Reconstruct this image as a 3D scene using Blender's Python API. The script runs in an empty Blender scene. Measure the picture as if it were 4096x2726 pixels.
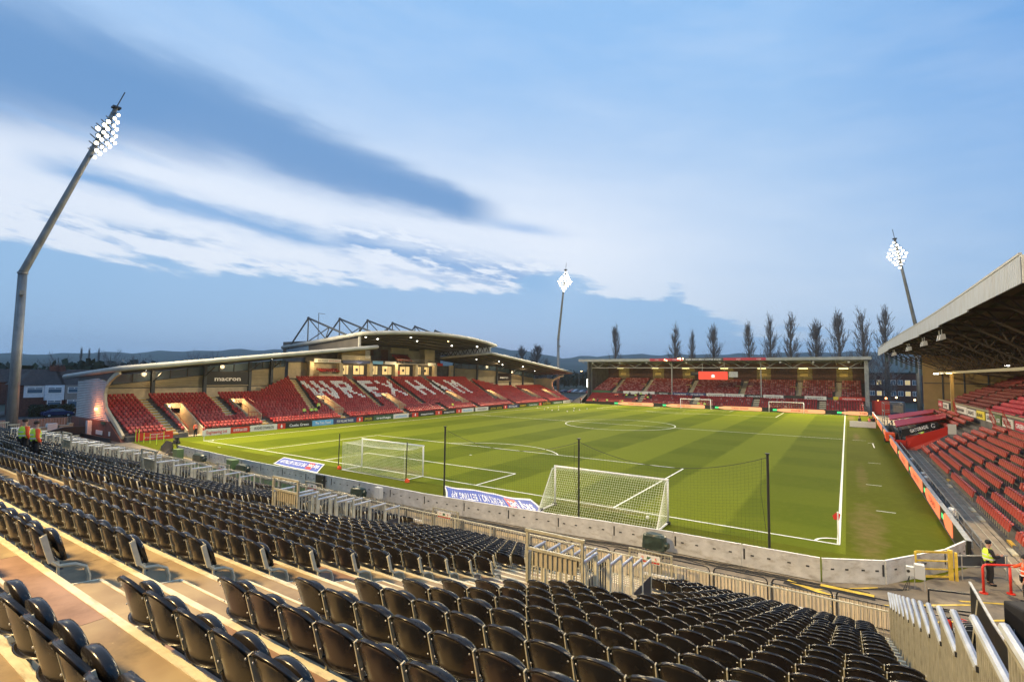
import bpy, math, random
import numpy as np
from mathutils import Vector, Matrix
R = random.Random(7)
NR = np.random.RandomState(5)
S = bpy.context.scene
COL = S.collection

# ------------------------------------------------------------------ camera
yaw, pit, rol, FPX = .5854, .0656, .0104, 504.81
fwd = Vector((-math.sin(yaw)*math.cos(pit), math.cos(yaw)*math.cos(pit), math.sin(pit)))
r0 = fwd.cross(Vector((0, 0, 1))).normalized(); u0 = r0.cross(fwd)
rt = r0*math.cos(rol)+u0*math.sin(rol); up = u0*math.cos(rol)-r0*math.sin(rol)
cd = bpy.data.cameras.new('camera'); cam = bpy.data.objects.new('camera', cd); COL.objects.link(cam)
m = Matrix((rt, up, -fwd)).transposed().to_4x4(); m.translation = (.586, -30.859, 8.389)
cam.matrix_world = m
cd.sensor_width = 36; cd.lens = FPX/1024*36; cd.clip_start = .05; cd.clip_end = 30000
S.camera = cam
CAM = Vector((.586, -30.859, 8.389))
S.view_settings.view_transform = 'Standard'; S.view_settings.look = 'None'
S.view_settings.exposure = 0.06; S.view_settings.gamma = 1
S.cycles.use_denoising = True
S.cycles.max_bounces = 6; S.cycles.volume_bounces = 0; S.cycles.sample_clamp_indirect = 4
S.cycles.sample_clamp_direct = 12

# ------------------------------------------------------------------ world
W = bpy.data.worlds.new('World'); S.world = W; W.use_nodes = True
NT = W.node_tree; NT.nodes.clear()
class X:                       # small expression builder for math nodes
    def __init__(s, o): s.o = o
    def _b(s, op, *a):
        n = NT.nodes.new('ShaderNodeMath'); n.operation = op
        for i, v in enumerate((s,)+a):
            if isinstance(v, X): NT.links.new(v.o, n.inputs[i])
            else: n.inputs[i].default_value = v
        return X(n.outputs[0])
    def __add__(s, b): return s._b('ADD', b)
    def __sub__(s, b): return s._b('SUBTRACT', b)
    def __mul__(s, b): return s._b('MULTIPLY', b)
    def __truediv__(s, b): return s._b('DIVIDE', b)
    def mx(s, b): return s._b('MAXIMUM', b)
    def mn(s, b): return s._b('MINIMUM', b)
    def cl(s): return s.mx(0.).mn(1.)
    def exp(s): return s._b('EXPONENT')
    def sq(s): return s*s
    def atan2(s, b): return s._b('ARCTAN2', b)
    def sm(s):  # smoothstep of clamped value
        c = s.cl(); return c*c*(c*-2.+3.)
def gauss(x, w): return ((x/w).sq()*-1.).exp()
tc = NT.nodes.new('ShaderNodeTexCoord'); sp = NT.nodes.new('ShaderNodeSeparateXYZ')
NT.links.new(tc.outputs['Generated'], sp.inputs[0])
dx, dy, dz = (X(sp.outputs[i]) for i in range(3))
DEG = 57.29578
az = dx.atan2(dy)*DEG
el = dz.atan2((dx*dx+dy*dy)._b('SQRT'))*DEG
def noise(a, b, scale, det=5, c=0.):
    cb = NT.nodes.new('ShaderNodeCombineXYZ')
    for i, v in enumerate((a, b)):
        NT.links.new(v.o, cb.inputs[i])
    cb.inputs[2].default_value = c
    n = NT.nodes.new('ShaderNodeTexNoise'); n.inputs['Scale'].default_value = scale; n.inputs['Detail'].default_value = det
    n.inputs['Roughness'].default_value = .55
    NT.links.new(cb.outputs[0], n.inputs['Vector']); return X(n.outputs[0])-.5
el2 = el+az*.12                                # axis along which the streaks run down to the right
nz1 = noise(az*.05, el2*.22, 1.0, 7)
nz2 = noise(az*.16, el2*.7, 1.0, 6, 3.3)
nz3 = noise(az*.45, el2*1.7, 1.0, 6, 9.1)
def mixc(f, a, b):
    n = NT.nodes.new('ShaderNodeMix'); n.data_type = 'RGBA'
    NT.links.new(f.o, n.inputs[0])
    for k, v in ((6, a), (7, b)):
        if isinstance(v, tuple): n.inputs[k].default_value = (*v, 1)
        else: NT.links.new(v, n.inputs[k])
    return n.outputs[2]
warp = nz1*5.+nz2*2.6
base = mixc((el/34.).cl(), (.27, .44, .66), (.235, .44, .74))
base = mixc(((az+5.)/22.).cl()*((el-4.)/22.).cl(), base, (.12, .31, .64))
# bright glow of the thin cloud, higher edge soft and lower edge at the bank
cl_ = el-(az*-.055+11.5)
upw = gauss(cl_.mx(0.), 11.5); bright = upw*gauss((az+34.).mx(0.), 31.)
base = mixc((bright*(nz1*.5+1.)).cl()*.93, base, (.68, .735, .83))
base = mixc((nz1*1.6+nz2*.8+.15).cl()*.30, base, (.60, .69, .82))
# long dark band coming down from the upper left
lc = (az+80.)/44.
cen = lc.cl()*-1.5+24.+((lc-.38).mx(0.)*-7.2)
hw = (lc*-3.2+4.9).mx(1.0)
d1 = ((el+warp*.62-cen)/hw).sq()
fade = ((az+33.)/-7.).sm()
band = (d1*d1*-1.).exp()*fade
base = mixc(band.cl()*.95, base, (.105, .25, .50))
tail = gauss(el+nz2*1.2-(az+27.)*-.14-15.6, .55)*gauss(az+32.5, 4.)
base = mixc(tail.cl()*.6, base, (.16, .34, .64))
# thin second streak
c2 = el+nz2*2.6-(16.6-0.)+(az+76.)*.13
s2 = gauss(c2, .95)*(((az+48.)/-9.).sm())*(((az+80.)/6.).sm())
base = mixc(s2.cl()*.9, base, (.15, .33, .61))
s3 = gauss(el+nz2*2.-12.4, .75)*(((az+60.)/-9.).sm())*(nz2*7.+nz3*4.+.35).cl()
base = mixc(s3.cl()*.8, base, (.17, .34, .60))
s6 = gauss(el+nz2*1.2-20.3+(az+80.)*.12, .35)*(((az+66.)/-6.).sm())
base = mixc(s6.cl()*.35, base, (.22, .40, .68))
# broken clumps above the bank in the middle
s4 = gauss(el+nz2*3.5-14.1+(az+52.)*.17, 1.6)*(((az+26.)/-5.).sm())*(((az+55.)/4.).sm())*(nz2*6.+nz3*5.+.75).cl()
base = mixc(s4.cl()*.9, base, (.15, .32, .60))
s5 = gauss(el+nz2*2.-11.3+(az+80.)*.02, .55)*(((az+40.)/-9.).sm())*(nz2*9.+nz3*4.).cl()
base = mixc(s5.cl()*.7, base, (.2, .38, .66))
# the low bank
edge = (az+30.)*0.-0.+10.2
edge = edge-(((az+24.)/18.).cl()*5.4)-(((az+6.)/30.).cl()*3.)+gauss(az+29.5, 3.2)*1.6+gauss(az+15.4, 2.)*1.7-gauss(az+40., 7.)*.7
bk = ((edge-el+nz1*2.5+nz2*5.5+nz3*2.)/1.3+.4).sm()
base = mixc(bk*.92, base, (.205, .40, .66))
base = mixc(((el*-1.+8.)/9.).cl()*.4, base, (.24, .46, .74))
sky = NT.nodes.new('ShaderNodeTexSky'); sky.sky_type = 'NISHITA'; sky.sun_disc = False
sky.sun_elevation = math.radians(-1.5); sky.sun_rotation = math.radians(-40)
bg = NT.nodes.new('ShaderNodeBackground'); NT.links.new(base, bg.inputs[0]); bg.inputs[1].default_value = 1.16
bg2 = NT.nodes.new('ShaderNodeBackground'); NT.links.new(sky.outputs[0], bg2.inputs[0]); bg2.inputs[1].default_value = .1
ad = NT.nodes.new('ShaderNodeAddShader'); NT.links.new(bg.outputs[0], ad.inputs[0]); NT.links.new(bg2.outputs[0], ad.inputs[1])
wo = NT.nodes.new('ShaderNodeOutputWorld'); NT.links.new(ad.outputs[0], wo.inputs[0])

# ------------------------------------------------------------------ materials
M = {}
def mat(name, col, rough=.6, metal=0., emis=None, es=1., var=0., vscale=3., bump=0., bscale=20., spec=.5, coat=0., col2=None, stretch=None):
    mt = bpy.data.materials.new(name); mt.use_nodes = True; nt = mt.node_tree; b = nt.nodes['Principled BSDF']
    b.inputs['Base Color'].default_value = (*col, 1); b.inputs['Roughness'].default_value = rough
    b.inputs['Metallic'].default_value = metal; b.inputs['Specular IOR Level'].default_value = spec
    b.inputs['Coat Weight'].default_value = coat
    if emis: b.inputs['Emission Color'].default_value = (*emis, 1); b.inputs['Emission Strength'].default_value = es
    if var or col2 or bump:
        tcn = nt.nodes.new('ShaderNodeTexCoord'); mp = nt.nodes.new('ShaderNodeMapping'); nt.links.new(tcn.outputs['Object'], mp.inputs[0])
        if stretch: mp.inputs['Scale'].default_value = stretch
    if var or col2:
        n = nt.nodes.new('ShaderNodeTexNoise'); n.inputs['Scale'].default_value = vscale; n.inputs['Detail'].default_value = 6
        nt.links.new(mp.outputs[0], n.inputs['Vector'])
        rp = nt.nodes.new('ShaderNodeValToRGB'); nt.links.new(n.outputs[0], rp.inputs[0])
        a = col2 or tuple(max(0, c*(1-var)) for c in col); c2 = col if col2 else tuple(min(1, c*(1+var)) for c in col)
        rp.color_ramp.elements[0].position = .33; rp.color_ramp.elements[1].position = .67
        rp.color_ramp.elements[0].color = (*a, 1); rp.color_ramp.elements[1].color = (*c2, 1)
        nt.links.new(rp.outputs[0], b.inputs['Base Color'])
        mr = nt.nodes.new('ShaderNodeMapRange'); nt.links.new(n.outputs[0], mr.inputs[0])
        mr.inputs[3].default_value = max(0, rough-.1); mr.inputs[4].default_value = min(1, rough+.12)
        nt.links.new(mr.outputs[0], b.inputs['Roughness'])
    if bump:
        n2 = nt.nodes.new('ShaderNodeTexNoise'); n2.inputs['Scale'].default_value = bscale; n2.inputs['Detail'].default_value = 4
        nt.links.new(mp.outputs[0], n2.inputs['Vector'])
        bp = nt.nodes.new('ShaderNodeBump'); bp.inputs['Strength'].default_value = bump; nt.links.new(n2.outputs[0], bp.inputs['Height'])
        nt.links.new(bp.outputs[0], b.inputs['Normal'])
    M[name] = mt; return mt
mat('black_plastic', (.014, .011, .009), .25, var=.35, vscale=4, spec=.5, bump=.015, bscale=14)
mat('galv', (.40, .37, .26), .42, metal=.25, var=.18, vscale=8)
mat('galv_top', (.62, .64, .66), .35, metal=.5, var=.12)
mat('cream_steel', (.54, .51, .38), .5, var=.2, vscale=6)
mat('seat_beam', (.06, .075, .10), .5, var=.3)
mat('deck', (.40, .31, .18), .62, var=.0, col2=(.25, .175, .10), vscale=1.7, bump=.04, bscale=80)
mat('deck_red', (.29, .18, .125), .62, var=.2, vscale=2, bump=.04, bscale=80)
mat('nosing', (.66, .61, .44), .6, var=.12, vscale=9)
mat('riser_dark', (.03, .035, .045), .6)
mat('red_plastic', (.34, .025, .02), .42, var=.28, vscale=1.5)
mat('red_faded', (.38, .06, .05), .5, var=.25, vscale=2)
mat('red_orange_seat', (.40, .05, .028), .38, var=.25, vscale=2)
mat('white_plastic', (.85, .84, .80), .45)
mat('maroon', (.16, .012, .012), .5, var=.3)
mat('concrete', (.30, .27, .22), .85, var=.22, vscale=1.2, bump=.1, bscale=30)
mat('step_concrete_lit', (.42, .34, .24), .85, var=.22, vscale=1.2, bump=.1, bscale=30)  # concrete made paler and warmer, interior lamp spill put into the colour
mat('concrete_dark', (.12, .11, .10), .85, var=.3, vscale=.8)
mat('concourse', (.20, .165, .12), .8, var=.25, vscale=.7, bump=.08, bscale=25)
mat('yellow_paint', (.62, .43, .05), .6, var=.25, vscale=4)
mat('yellow_step', (.60, .36, .04), .6, var=.15)
mat('white_paint', (.80, .80, .78), .5)
mat('line_white', (.82, .84, .76), .8, var=.08, vscale=9)
mat('grey_board', (.52, .51, .48), .55, var=.14, vscale=2.2, bump=.02)
mat('dark_gap', (.03, .03, .03), .6)
mat('black_metal', (.02, .02, .02), .4, spec=.5)
mat('cream_board', (.84, .72, .53), .6, var=.10, vscale=1.5)
mat('cream_clad', (.36, .31, .21), .6, var=.10, vscale=.8)
mat('cream_wall', (.56, .46, .30), .7, var=.12, vscale=1.5)
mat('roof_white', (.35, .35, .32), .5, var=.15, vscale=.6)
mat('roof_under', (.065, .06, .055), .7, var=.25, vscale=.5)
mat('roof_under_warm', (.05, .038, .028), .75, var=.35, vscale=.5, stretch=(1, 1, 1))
mat('steel_dark', (.045, .055, .07), .5, var=.2)
mat('steel_grey', (.30, .30, .29), .5, metal=.2, var=.15)
mat('tower_steel', (.24, .24, .23), .5, metal=.35, var=.16, vscale=.8)
mat('glass', (.10, .16, .22), .12, spec=.8)
mat('glass_lit', (.6, .45, .2), .3, emis=(1., .70, .28), es=.55)
mat('brick', (.17, .055, .035), .85, var=.25, vscale=3)
mat('brick_dark', (.10, .045, .035), .85, var=.3, vscale=3)
mat('brick_lamplit', (.20, .15, .07), .8, var=.3)
mat('tile', (.045, .035, .034), .8, var=.3, vscale=2)
mat('render_white', (.62, .66, .70), .7, var=.08)
mat('render_grey', (.25, .23, .21), .8, var=.1)
mat('black_board', (.012, .013, .014), .4)
mat('board_white', (.72, .70, .64), .5)
mat('board_red', (.60, .035, .02), .45)
mat('board_green', (.03, .10, .045), .5)
mat('board_blue', (.12, .40, .70), .5)
mat('board_navy', (.025, .04, .13), .5)
mat('banner_blue', (.06, .10, .40), .6, var=.12)
mat('text_white', (.85, .85, .85), .5)
mat('text_dark', (.05, .05, .05), .5)
mat('text_yellow', (.75, .60, .05), .5)
mat('led_orange', (.4, .12, .05), .5, emis=(1., .24, .10), es=.85)
mat('led_pale', (.4, .2, .1), .5, emis=(1., .42, .18), es=1.0)
mat('led_green', (.1, .8, .3), .5, emis=(.03, .75, .20), es=.8)
mat('led_text', (.25, .02, .01), .5, emis=(.45, .03, .01), es=.35)
mat('screen_red', (.15, .01, .01), .5, emis=(1., .05, .02), es=1.25)
mat('screen_white', (.9, .9, .9), .5, emis=(1, .85, .8), es=1.1)
mat('lamp', (1, 1, 1), .3, emis=(1., .95, .78), es=14.)
mat('lamp_hot', (1, 1, 1), .3, emis=(1., .90, .62), es=60.)
mat('lamp_soft', (1, 1, 1), .3, emis=(1., .92, .70), es=4.)
mat('lamp_warm', (1, .8, .5), .3, emis=(1., .66, .28), es=9.)
mat('lamp_yellow', (1, .9, .4), .3, emis=(1., .86, .34), es=6.)
mat('lamp_orange', (1, .6, .2), .3, emis=(1., .36, .10), es=9.)
mat('lamp_housing', (.35, .35, .33), .4, metal=.5)
mat('board_bright_green', (.10, .33, .05), .6)
mat('net', (.74, .76, .60), .7)
mat('net_black', (.008, .010, .010), .8)
mat('tarp_green', (.018, .035, .026), .38, var=.4, vscale=3, bump=.5, bscale=5)
mat('box_green', (.10, .17, .06), .5)
mat('grey_box', (.50, .51, .50), .5)
mat('hivis_yellow', (.55, .75, .05), .7, emis=(.5, .7, .05), es=.06)
mat('hivis_orange', (.85, .10, .02), .7, emis=(.9, .1, .02), es=.06)
mat('silver_tape', (.7, .7, .68), .4)
mat('cloth_black', (.012, .012, .015), .8)
mat('skin', (.45, .25, .17), .6)
mat('hair', (.05, .03, .02), .8)
mat('red_paint', (.45, .02, .02), .4, var=.15)
mat('red_gloss', (.60, .03, .015), .35)
mat('rubber', (.015, .015, .015), .8)
mat('car_blue', (.02, .035, .10), .25, spec=.6)
mat('car_silver', (.35, .37, .40), .3, metal=.4)
mat('car_red', (.35, .03, .02), .3)
mat('bark', (.10, .085, .07), .9, var=.3)
mat('twig', (.17, .16, .16), .9, var=.25)
mat('leaf_dark', (.022, .035, .020), .9, var=.5, vscale=.3)
mat('hedge', (.022, .035, .018), .9, var=.4)
mat('asphalt', (.05, .05, .052), .9, var=.15)
mat('fence_pink', (.42, .25, .20), .7, var=.12)
mat('canopy_red', (.50, .03, .06), .5, var=.15)
mat('sheet_warm', (.42, .30, .11), .7, var=.15, vscale=.6)
mat('hillside', (.035, .055, .035), .95, var=.45, vscale=.004)
mat('field', (.035, .045, .025), .95, var=.4, vscale=.01)

def overlay(name, col, scale, lo, hi, amt, stretch=(1, 1, 1), rough=None):
    mt = M[name]; nt = mt.node_tree; b = nt.nodes['Principled BSDF']; inp = b.inputs['Base Color']; src = inp.links[0].from_socket if inp.links else None
    tcn = nt.nodes.new('ShaderNodeTexCoord'); oi = nt.nodes.new('ShaderNodeObjectInfo'); va = nt.nodes.new('ShaderNodeVectorMath'); va.operation = 'ADD'
    mp = nt.nodes.new('ShaderNodeMapping'); mp.inputs['Scale'].default_value = stretch
    nt.links.new(tcn.outputs['Object'], va.inputs[0]); nt.links.new(oi.outputs['Location'], va.inputs[1]); nt.links.new(va.outputs[0], mp.inputs[0])
    n = nt.nodes.new('ShaderNodeTexNoise'); n.inputs['Scale'].default_value = scale; n.inputs['Detail'].default_value = 8; n.inputs['Roughness'].default_value = .65; nt.links.new(mp.outputs[0], n.inputs['Vector'])
    mr = nt.nodes.new('ShaderNodeMapRange'); mr.inputs[1].default_value = lo; mr.inputs[2].default_value = hi; mr.inputs[4].default_value = amt; nt.links.new(n.outputs[0], mr.inputs[0])
    mx = nt.nodes.new('ShaderNodeMix'); mx.data_type = 'RGBA'; nt.links.new(mr.outputs[0], mx.inputs[0]); mx.inputs[7].default_value = (*col, 1)
    if src: nt.links.new(src, mx.inputs[6])
    else: mx.inputs[6].default_value = inp.default_value[:]
    nt.links.new(mx.outputs[2], inp)
overlay('black_plastic', (.09, .075, .055), 7, .58, .74, .35)
overlay('deck', (.13, .095, .06), .9, .52, .66, .75); overlay('deck', (.55, .45, .28), 34, .66, .72, .8); overlay('deck_red', (.16, .09, .06), 1.1, .52, .66, .7)
overlay('nosing', (.25, .20, .13), 3, .52, .7, .8, (1, 3, 1)); overlay('grey_board', (.28, .25, .20), 2.4, .52, .68, .65, (1, 1, 2.2)); overlay('grey_board', (.35, .27, .18), 14, .62, .7, .5)
overlay('tower_steel', (.10, .10, .10), 1.2, .5, .68, .6, (2, 2, .25)); overlay('concourse', (.08, .065, .05), 1.1, .52, .64, .7)

def turf():
    mt = bpy.data.materials.new('turf'); mt.use_nodes = True; nt = mt.node_tree; b = nt.nodes['Principled BSDF']
    L = nt.links.new; N = nt.nodes.new
    tcn = N('ShaderNodeTexCoord'); sx = N('ShaderNodeSeparateXYZ'); L(tcn.outputs['Object'], sx.inputs[0])
    def mth(op, *a, c=False):
        n = N('ShaderNodeMath'); n.operation = op; n.use_clamp = c
        for i, v in enumerate(a):
            if isinstance(v, (int, float)): n.inputs[i].default_value = v
            else: L(v, n.inputs[i])
        return n.outputs[0]
    def nz(sc, det=4, st=(1, 1, 1)):
        mp = N('ShaderNodeMapping'); mp.inputs['Scale'].default_value = st; L(tcn.outputs['Object'], mp.inputs[0])
        n = N('ShaderNodeTexNoise'); n.inputs['Scale'].default_value = sc; n.inputs['Detail'].default_value = det; L(mp.outputs[0], n.inputs['Vector']); return n.outputs[0]
    x, y = sx.outputs[0], sx.outputs[1]
    wig = mth('MULTIPLY', mth('SUBTRACT', nz(.5), .5), .5)
    def stripe(v, w, sharp):
        s = mth('SINE', mth('MULTIPLY', mth('ADD', v, wig), math.pi/w))
        return mth('ADD', mth('MULTIPLY', s, sharp), .5, c=True)
    st = stripe(x, 5.36, 5.); st2 = stripe(mth('ADD', y, 2.7), 5.5, 3.)
    # inside the pitch only
    ins = mth('MULTIPLY', mth('LESS_THAN', x, .3), mth('GREATER_THAN', y, -1.5))
    def mix(f, a, c):
        n = N('ShaderNodeMix'); n.data_type = 'RGBA'
        if isinstance(f, (int, float)): n.inputs[0].default_value = f
        else: L(f, n.inputs[0])
        for k, v in ((6, a), (7, c)):
            if isinstance(v, tuple): n.inputs[k].default_value = (*v, 1)
            else: L(v, n.inputs[k])
        return n.outputs[2]
    c = mix(st, (.076, .112, .006), (.160, .198, .014))
    c = mix(mth('MULTIPLY', st2, .25), c, (.155, .19, .014))
    c = mix(ins, (.075, .09, .004), c)
    c = mix(mth('MULTIPLY', mth('SUBTRACT', nz(.16, 5), .35), 1.1, c=True), c, mix(.55, (.165, .18, .012), (.10, .135, .006)))
    # fine mottling of the sward
    c = mix(mth('MULTIPLY', mth('SUBTRACT', nz(7., 3), .42), 1.3, c=True), c, (.085, .095, .004))
    c = mix(mth('MULTIPLY', mth('SUBTRACT', nz(2.1, 6), .47), 1.5, c=True), c, (.125, .145, .012))
    c = mix(mth('MULTIPLY', mth('SUBTRACT', nz(22., 2), .46), 2.2, c=True), c, (.07, .085, .004))
    # worn patches along the right touchline, in the goalmouth and by the near goal line
    def patch(cx, cy, rx, ry, gain):
        d = mth('ADD', mth('POWER', mth('DIVIDE', mth('SUBTRACT', x, cx), rx), 2.), mth('POWER', mth('DIVIDE', mth('SUBTRACT', y, cy), ry), 2.))
        return mth('MULTIPLY', mth('SUBTRACT', mth('ADD', 1.0, mth('MULTIPLY', mth('SUBTRACT', nz(1.1, 5), .5), 2.6)), d), gain, c=True)
    w = patch(1.35, 4.5, 1.0, 8., .55)
    w = mth('MAXIMUM', w, patch(1.0, 96, .9, 9, .7)); w = mth('MAXIMUM', w, patch(1.5, 57, .5, 6, .5))
    w = mth('MAXIMUM', w, patch(-32, .8, 4, 1.2, .5)); w = mth('MAXIMUM', w, patch(-13, -.4, 3.4, 1., .5))
    w = mth('MAXIMUM', w, patch(1.4, 22, .5, 9, .45))
    c = mix(w, c, mix(mth('MULTIPLY', nz(3.5, 6), 1., c=True), (.09, .085, .02), (.26, .17, .085)))
    L(c, b.inputs['Base Color']); b.inputs['Roughness'].default_value = .9; b.inputs['Specular IOR Level'].default_value = .04
    bp = N('ShaderNodeBump'); bp.inputs['Strength'].default_value = .5; bp.inputs['Distance'].default_value = .04
    L(nz(28, 3), bp.inputs['Height']); L(bp.outputs[0], b.inputs['Normal'])
    M['turf'] = mt
turf()

def corrug(name, col, axis, period, strength=.6, rough=.5, var=.1):
    mt = mat(name, col, rough, var=var, vscale=.9); nt = mt.node_tree; b = nt.nodes['Principled BSDF']
    tcn = nt.nodes.new('ShaderNodeTexCoord'); w = nt.nodes.new('ShaderNodeTexWave'); w.bands_direction = axis
    w.inputs['Scale'].default_value = .314159/period*1.0; nt.links.new(tcn.outputs['Object'], w.inputs['Vector'])
    bp = nt.nodes.new('ShaderNodeBump'); bp.inputs['Strength'].default_value = strength; bp.inputs['Distance'].default_value = .08
    nt.links.new(w.outputs['Fac'], bp.inputs['Height']); nt.links.new(bp.outputs[0], b.inputs['Normal'])
corrug('clad_grey', (.46, .46, .44), 'Z', .22, 1.)
corrug('clad_fascia', (.33, .37, .43), 'Y', .30, .8)
corrug('clad_cream', (.34, .28, .17), 'Z', .25, .5)
overlay('clad_fascia', (.25, .23, .20), 1.6, .5, .66, .7, (1, 3, .3))
corrug('clad_warm', (.30, .22, .10), 'Y', .35, .5)
corrug('clad_pink', (.45, .27, .20), 'Y', .3, .9)

# ------------------------------------------------------------------ mesh helpers
class MB:
    def __init__(s): s.v = []; s.f = []; s.mi = []; s.m = 0; s.sm = False
    def add(s, vs, fs):
        o = len(s.v); s.v += [tuple(p) for p in vs]; s.f += [tuple(i+o for i in f) for f in fs]; s.mi += [s.m]*len(fs); return s
    def box(s, x0, x1, y0, y1, z0, z1, T=None):
        vs = [Vector(p) for p in ((x0, y0, z0), (x1, y0, z0), (x1, y1, z0), (x0, y1, z0), (x0, y0, z1), (x1, y0, z1), (x1, y1, z1), (x0, y1, z1))]
        if T is not None: vs = [T@p for p in vs]
        return s.add(vs, [(0, 3, 2, 1), (4, 5, 6, 7), (0, 1, 5, 4), (1, 2, 6, 5), (2, 3, 7, 6), (3, 0, 4, 7)])
    def prism(s, pts, vec):           # closed polygon extruded along vec
        n = len(pts); a = [Vector(p) for p in pts]; b = [p+Vector(vec) for p in a]
        return s.add(a+b, [tuple(range(n))[::-1], tuple(range(n, 2*n))]+[(i, (i+1) % n, n+(i+1) % n, n+i) for i in range(n)])
    def bar(s, p, q, w, h=None, upv=(0, 0, 1)):   # rectangular bar
        h = h or w; p = Vector(p); q = Vector(q); d = (q-p).normalized(); u = Vector(upv)
        if abs(d.dot(u)) > .95: u = Vector((0, 1, 0))
        a = d.cross(u).normalized()*w/2; b = a.cross(d).normalized()*h/2
        return s.add([p-a-b, p+a-b, p+a+b, p-a+b, q-a-b, q+a-b, q+a+b, q-a+b], [(0, 3, 2, 1), (4, 5, 6, 7), (0, 1, 5, 4), (1, 2, 6, 5), (2, 3, 7, 6), (3, 0, 4, 7)])
    def tube(s, pts, r, n=6, cap=True):
        pts = [Vector(p) for p in pts]; rs = r if isinstance(r, (list, tuple)) else [r]*len(pts)
        vs = []; pa = None
        for i, p in enumerate(pts):
            d = ((pts[min(i+1, len(pts)-1)]-p).normalized()+(p-pts[max(i-1, 0)]).normalized())
            d = d.normalized() if d.length > 1e-6 else Vector((0, 0, 1))
            if pa is None:
                pa = d.cross(Vector((0, 0, 1)))
                if pa.length < .05: pa = Vector((1, 0, 0))
            pa = (pa-d*pa.dot(d)).normalized(); b = d.cross(pa)
            for k in range(n):
                t = 2*math.pi*k/n; vs.append(p+(pa*math.cos(t)+b*math.sin(t))*rs[i])
        fs = [(i*n+k, i*n+(k+1) % n, (i+1)*n+(k+1) % n, (i+1)*n+k) for i in range(len(pts)-1) for k in range(n)]
        if cap: fs += [tuple(range(n))[::-1], tuple(range((len(pts)-1)*n, len(pts)*n))]
        return s.add(vs, fs)
    def quad(s, *p): return s.add(p, [tuple(range(len(p)))])
    def sheet(s, x0, x1, y0, y1, z): return s.quad((x0, y0, z), (x1, y0, z), (x1, y1, z), (x0, y1, z))
    def ball(s, c, rx, ry=None, rz=None, n=10, k=7):
        ry = ry or rx; rz = rz or rx; c = Vector(c); vs = [c+Vector((0, 0, rz))]
        for i in range(1, k):
            t = math.pi*i/k
            for j in range(n):
                a = 2*math.pi*j/n; vs.append(c+Vector((rx*math.sin(t)*math.cos(a), ry*math.sin(t)*math.sin(a), rz*math.cos(t))))
        vs.append(c-Vector((0, 0, rz))); fs = [(0, 1+j, 1+(j+1) % n) for j in range(n)]
        for i in range(k-2):
            for j in range(n): fs.append((1+i*n+j, 1+(i+1)*n+j, 1+(i+1)*n+(j+1) % n, 1+i*n+(j+1) % n))
        e = len(vs)-1; o = 1+(k-2)*n; fs += [(e, o+(j+1) % n, o+j) for j in range(n)]
        return s.add(vs, fs)
    def build(s, name, mats, parent=None, world=True, smooth=False, label=None, bevel=0):
        me = bpy.data.meshes.new(name); off = Vector((0, 0, 0))
        if world and parent is not None: off = parent_loc(parent)
        me.from_pydata([(v[0]-off.x, v[1]-off.y, v[2]-off.z) for v in s.v], [], s.f)
        ms = mats if isinstance(mats, (list, tuple)) else [mats]
        for k in ms: me.materials.append(M[k])
        if len(ms) > 1: me.polygons.foreach_set('material_index', s.mi)
        if smooth or s.sm: me.polygons.foreach_set('use_smooth', [True]*len(me.polygons))
        me.update()
        o = bpy.data.objects.new(name, me); COL.objects.link(o)
        if parent is not None: o.parent = parent
        if label: o['label'] = label
        if bevel:
            b = o.modifiers.new('bevel', 'BEVEL'); b.width = bevel; b.segments = 2; b.limit_method = 'ANGLE'
        return o
def parent_loc(p):
    v = Vector((0, 0, 0))
    while p is not None: v += p.location; p = p.parent
    return v
def tag(o, label, cat, group=None, kind=None):
    if label: o['label'] = label
    if cat: o['category'] = cat
    if group: o['group'] = group
    if kind: o['kind'] = kind
    return o
def thing(name, label, cat, loc=(0, 0, 0), group=None, rz=0):
    o = bpy.data.objects.new(name, None); COL.objects.link(o); o.location = loc; o.rotation_euler = (0, 0, rz)
    o.empty_display_size = .2
    return tag(o, label, cat, group)
def struct(name, mb, mats, **k):
    o = mb.build(name, mats, **k); o['kind'] = 'structure'; return o
def copy_tree(o, loc=None, rz=None, label=None, parent=None):
    c = o.copy(); COL.objects.link(c)
    if parent is not None: c.parent = parent
    if loc is not None: c.location = loc
    if rz is not None: c.rotation_euler = (0, 0, rz)
    if label: c['label'] = label
    for ch in o.children: copy_tree(ch, parent=c)
    return c
def text(body, origin, right, upv, height, mats, parent, width=None, thick=.01, name='lettering', bold=0.0):
    """lettering as a mesh: baseline-left at origin, along right, up along upv"""
    cu = bpy.data.curves.new('t', 'FONT'); cu.body = body; cu.size = 1; cu.extrude = 0; cu.offset = bold; cu.resolution_u = 2
    ob = bpy.data.objects.new('t', cu); me = bpy.data.meshes.new_from_object(ob)
    n = len(me.vertices); co = np.empty(n*3); me.vertices.foreach_get('co', co); co = co.reshape(-1, 3)
    if n == 0: return None
    mn = co.min(0); mx = co.max(0); w = mx[0]-mn[0]; h = .72
    sy = height/h; sx = sy if width is None else width/w
    r = Vector(right).normalized(); u = Vector(upv).normalized(); nn = r.cross(u)
    off = parent_loc(parent) if parent is not None else Vector((0, 0, 0))
    o_ = Vector(origin)-off+nn*thick
    P = np.array(o_)[None]+(co[:, :1]-mn[0])*sx*np.array(r)[None]+co[:, 1:2]*sy*np.array(u)[None]
    me.vertices.foreach_set('co', P.ravel()); me.materials.clear(); me.materials.append(M[mats]); me.update()
    bpy.data.objects.remove(ob); bpy.data.curves.remove(cu)
    o = bpy.data.objects.new(name, me); COL.objects.link(o)
    if parent is not None: o.parent = parent
    return o
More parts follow.
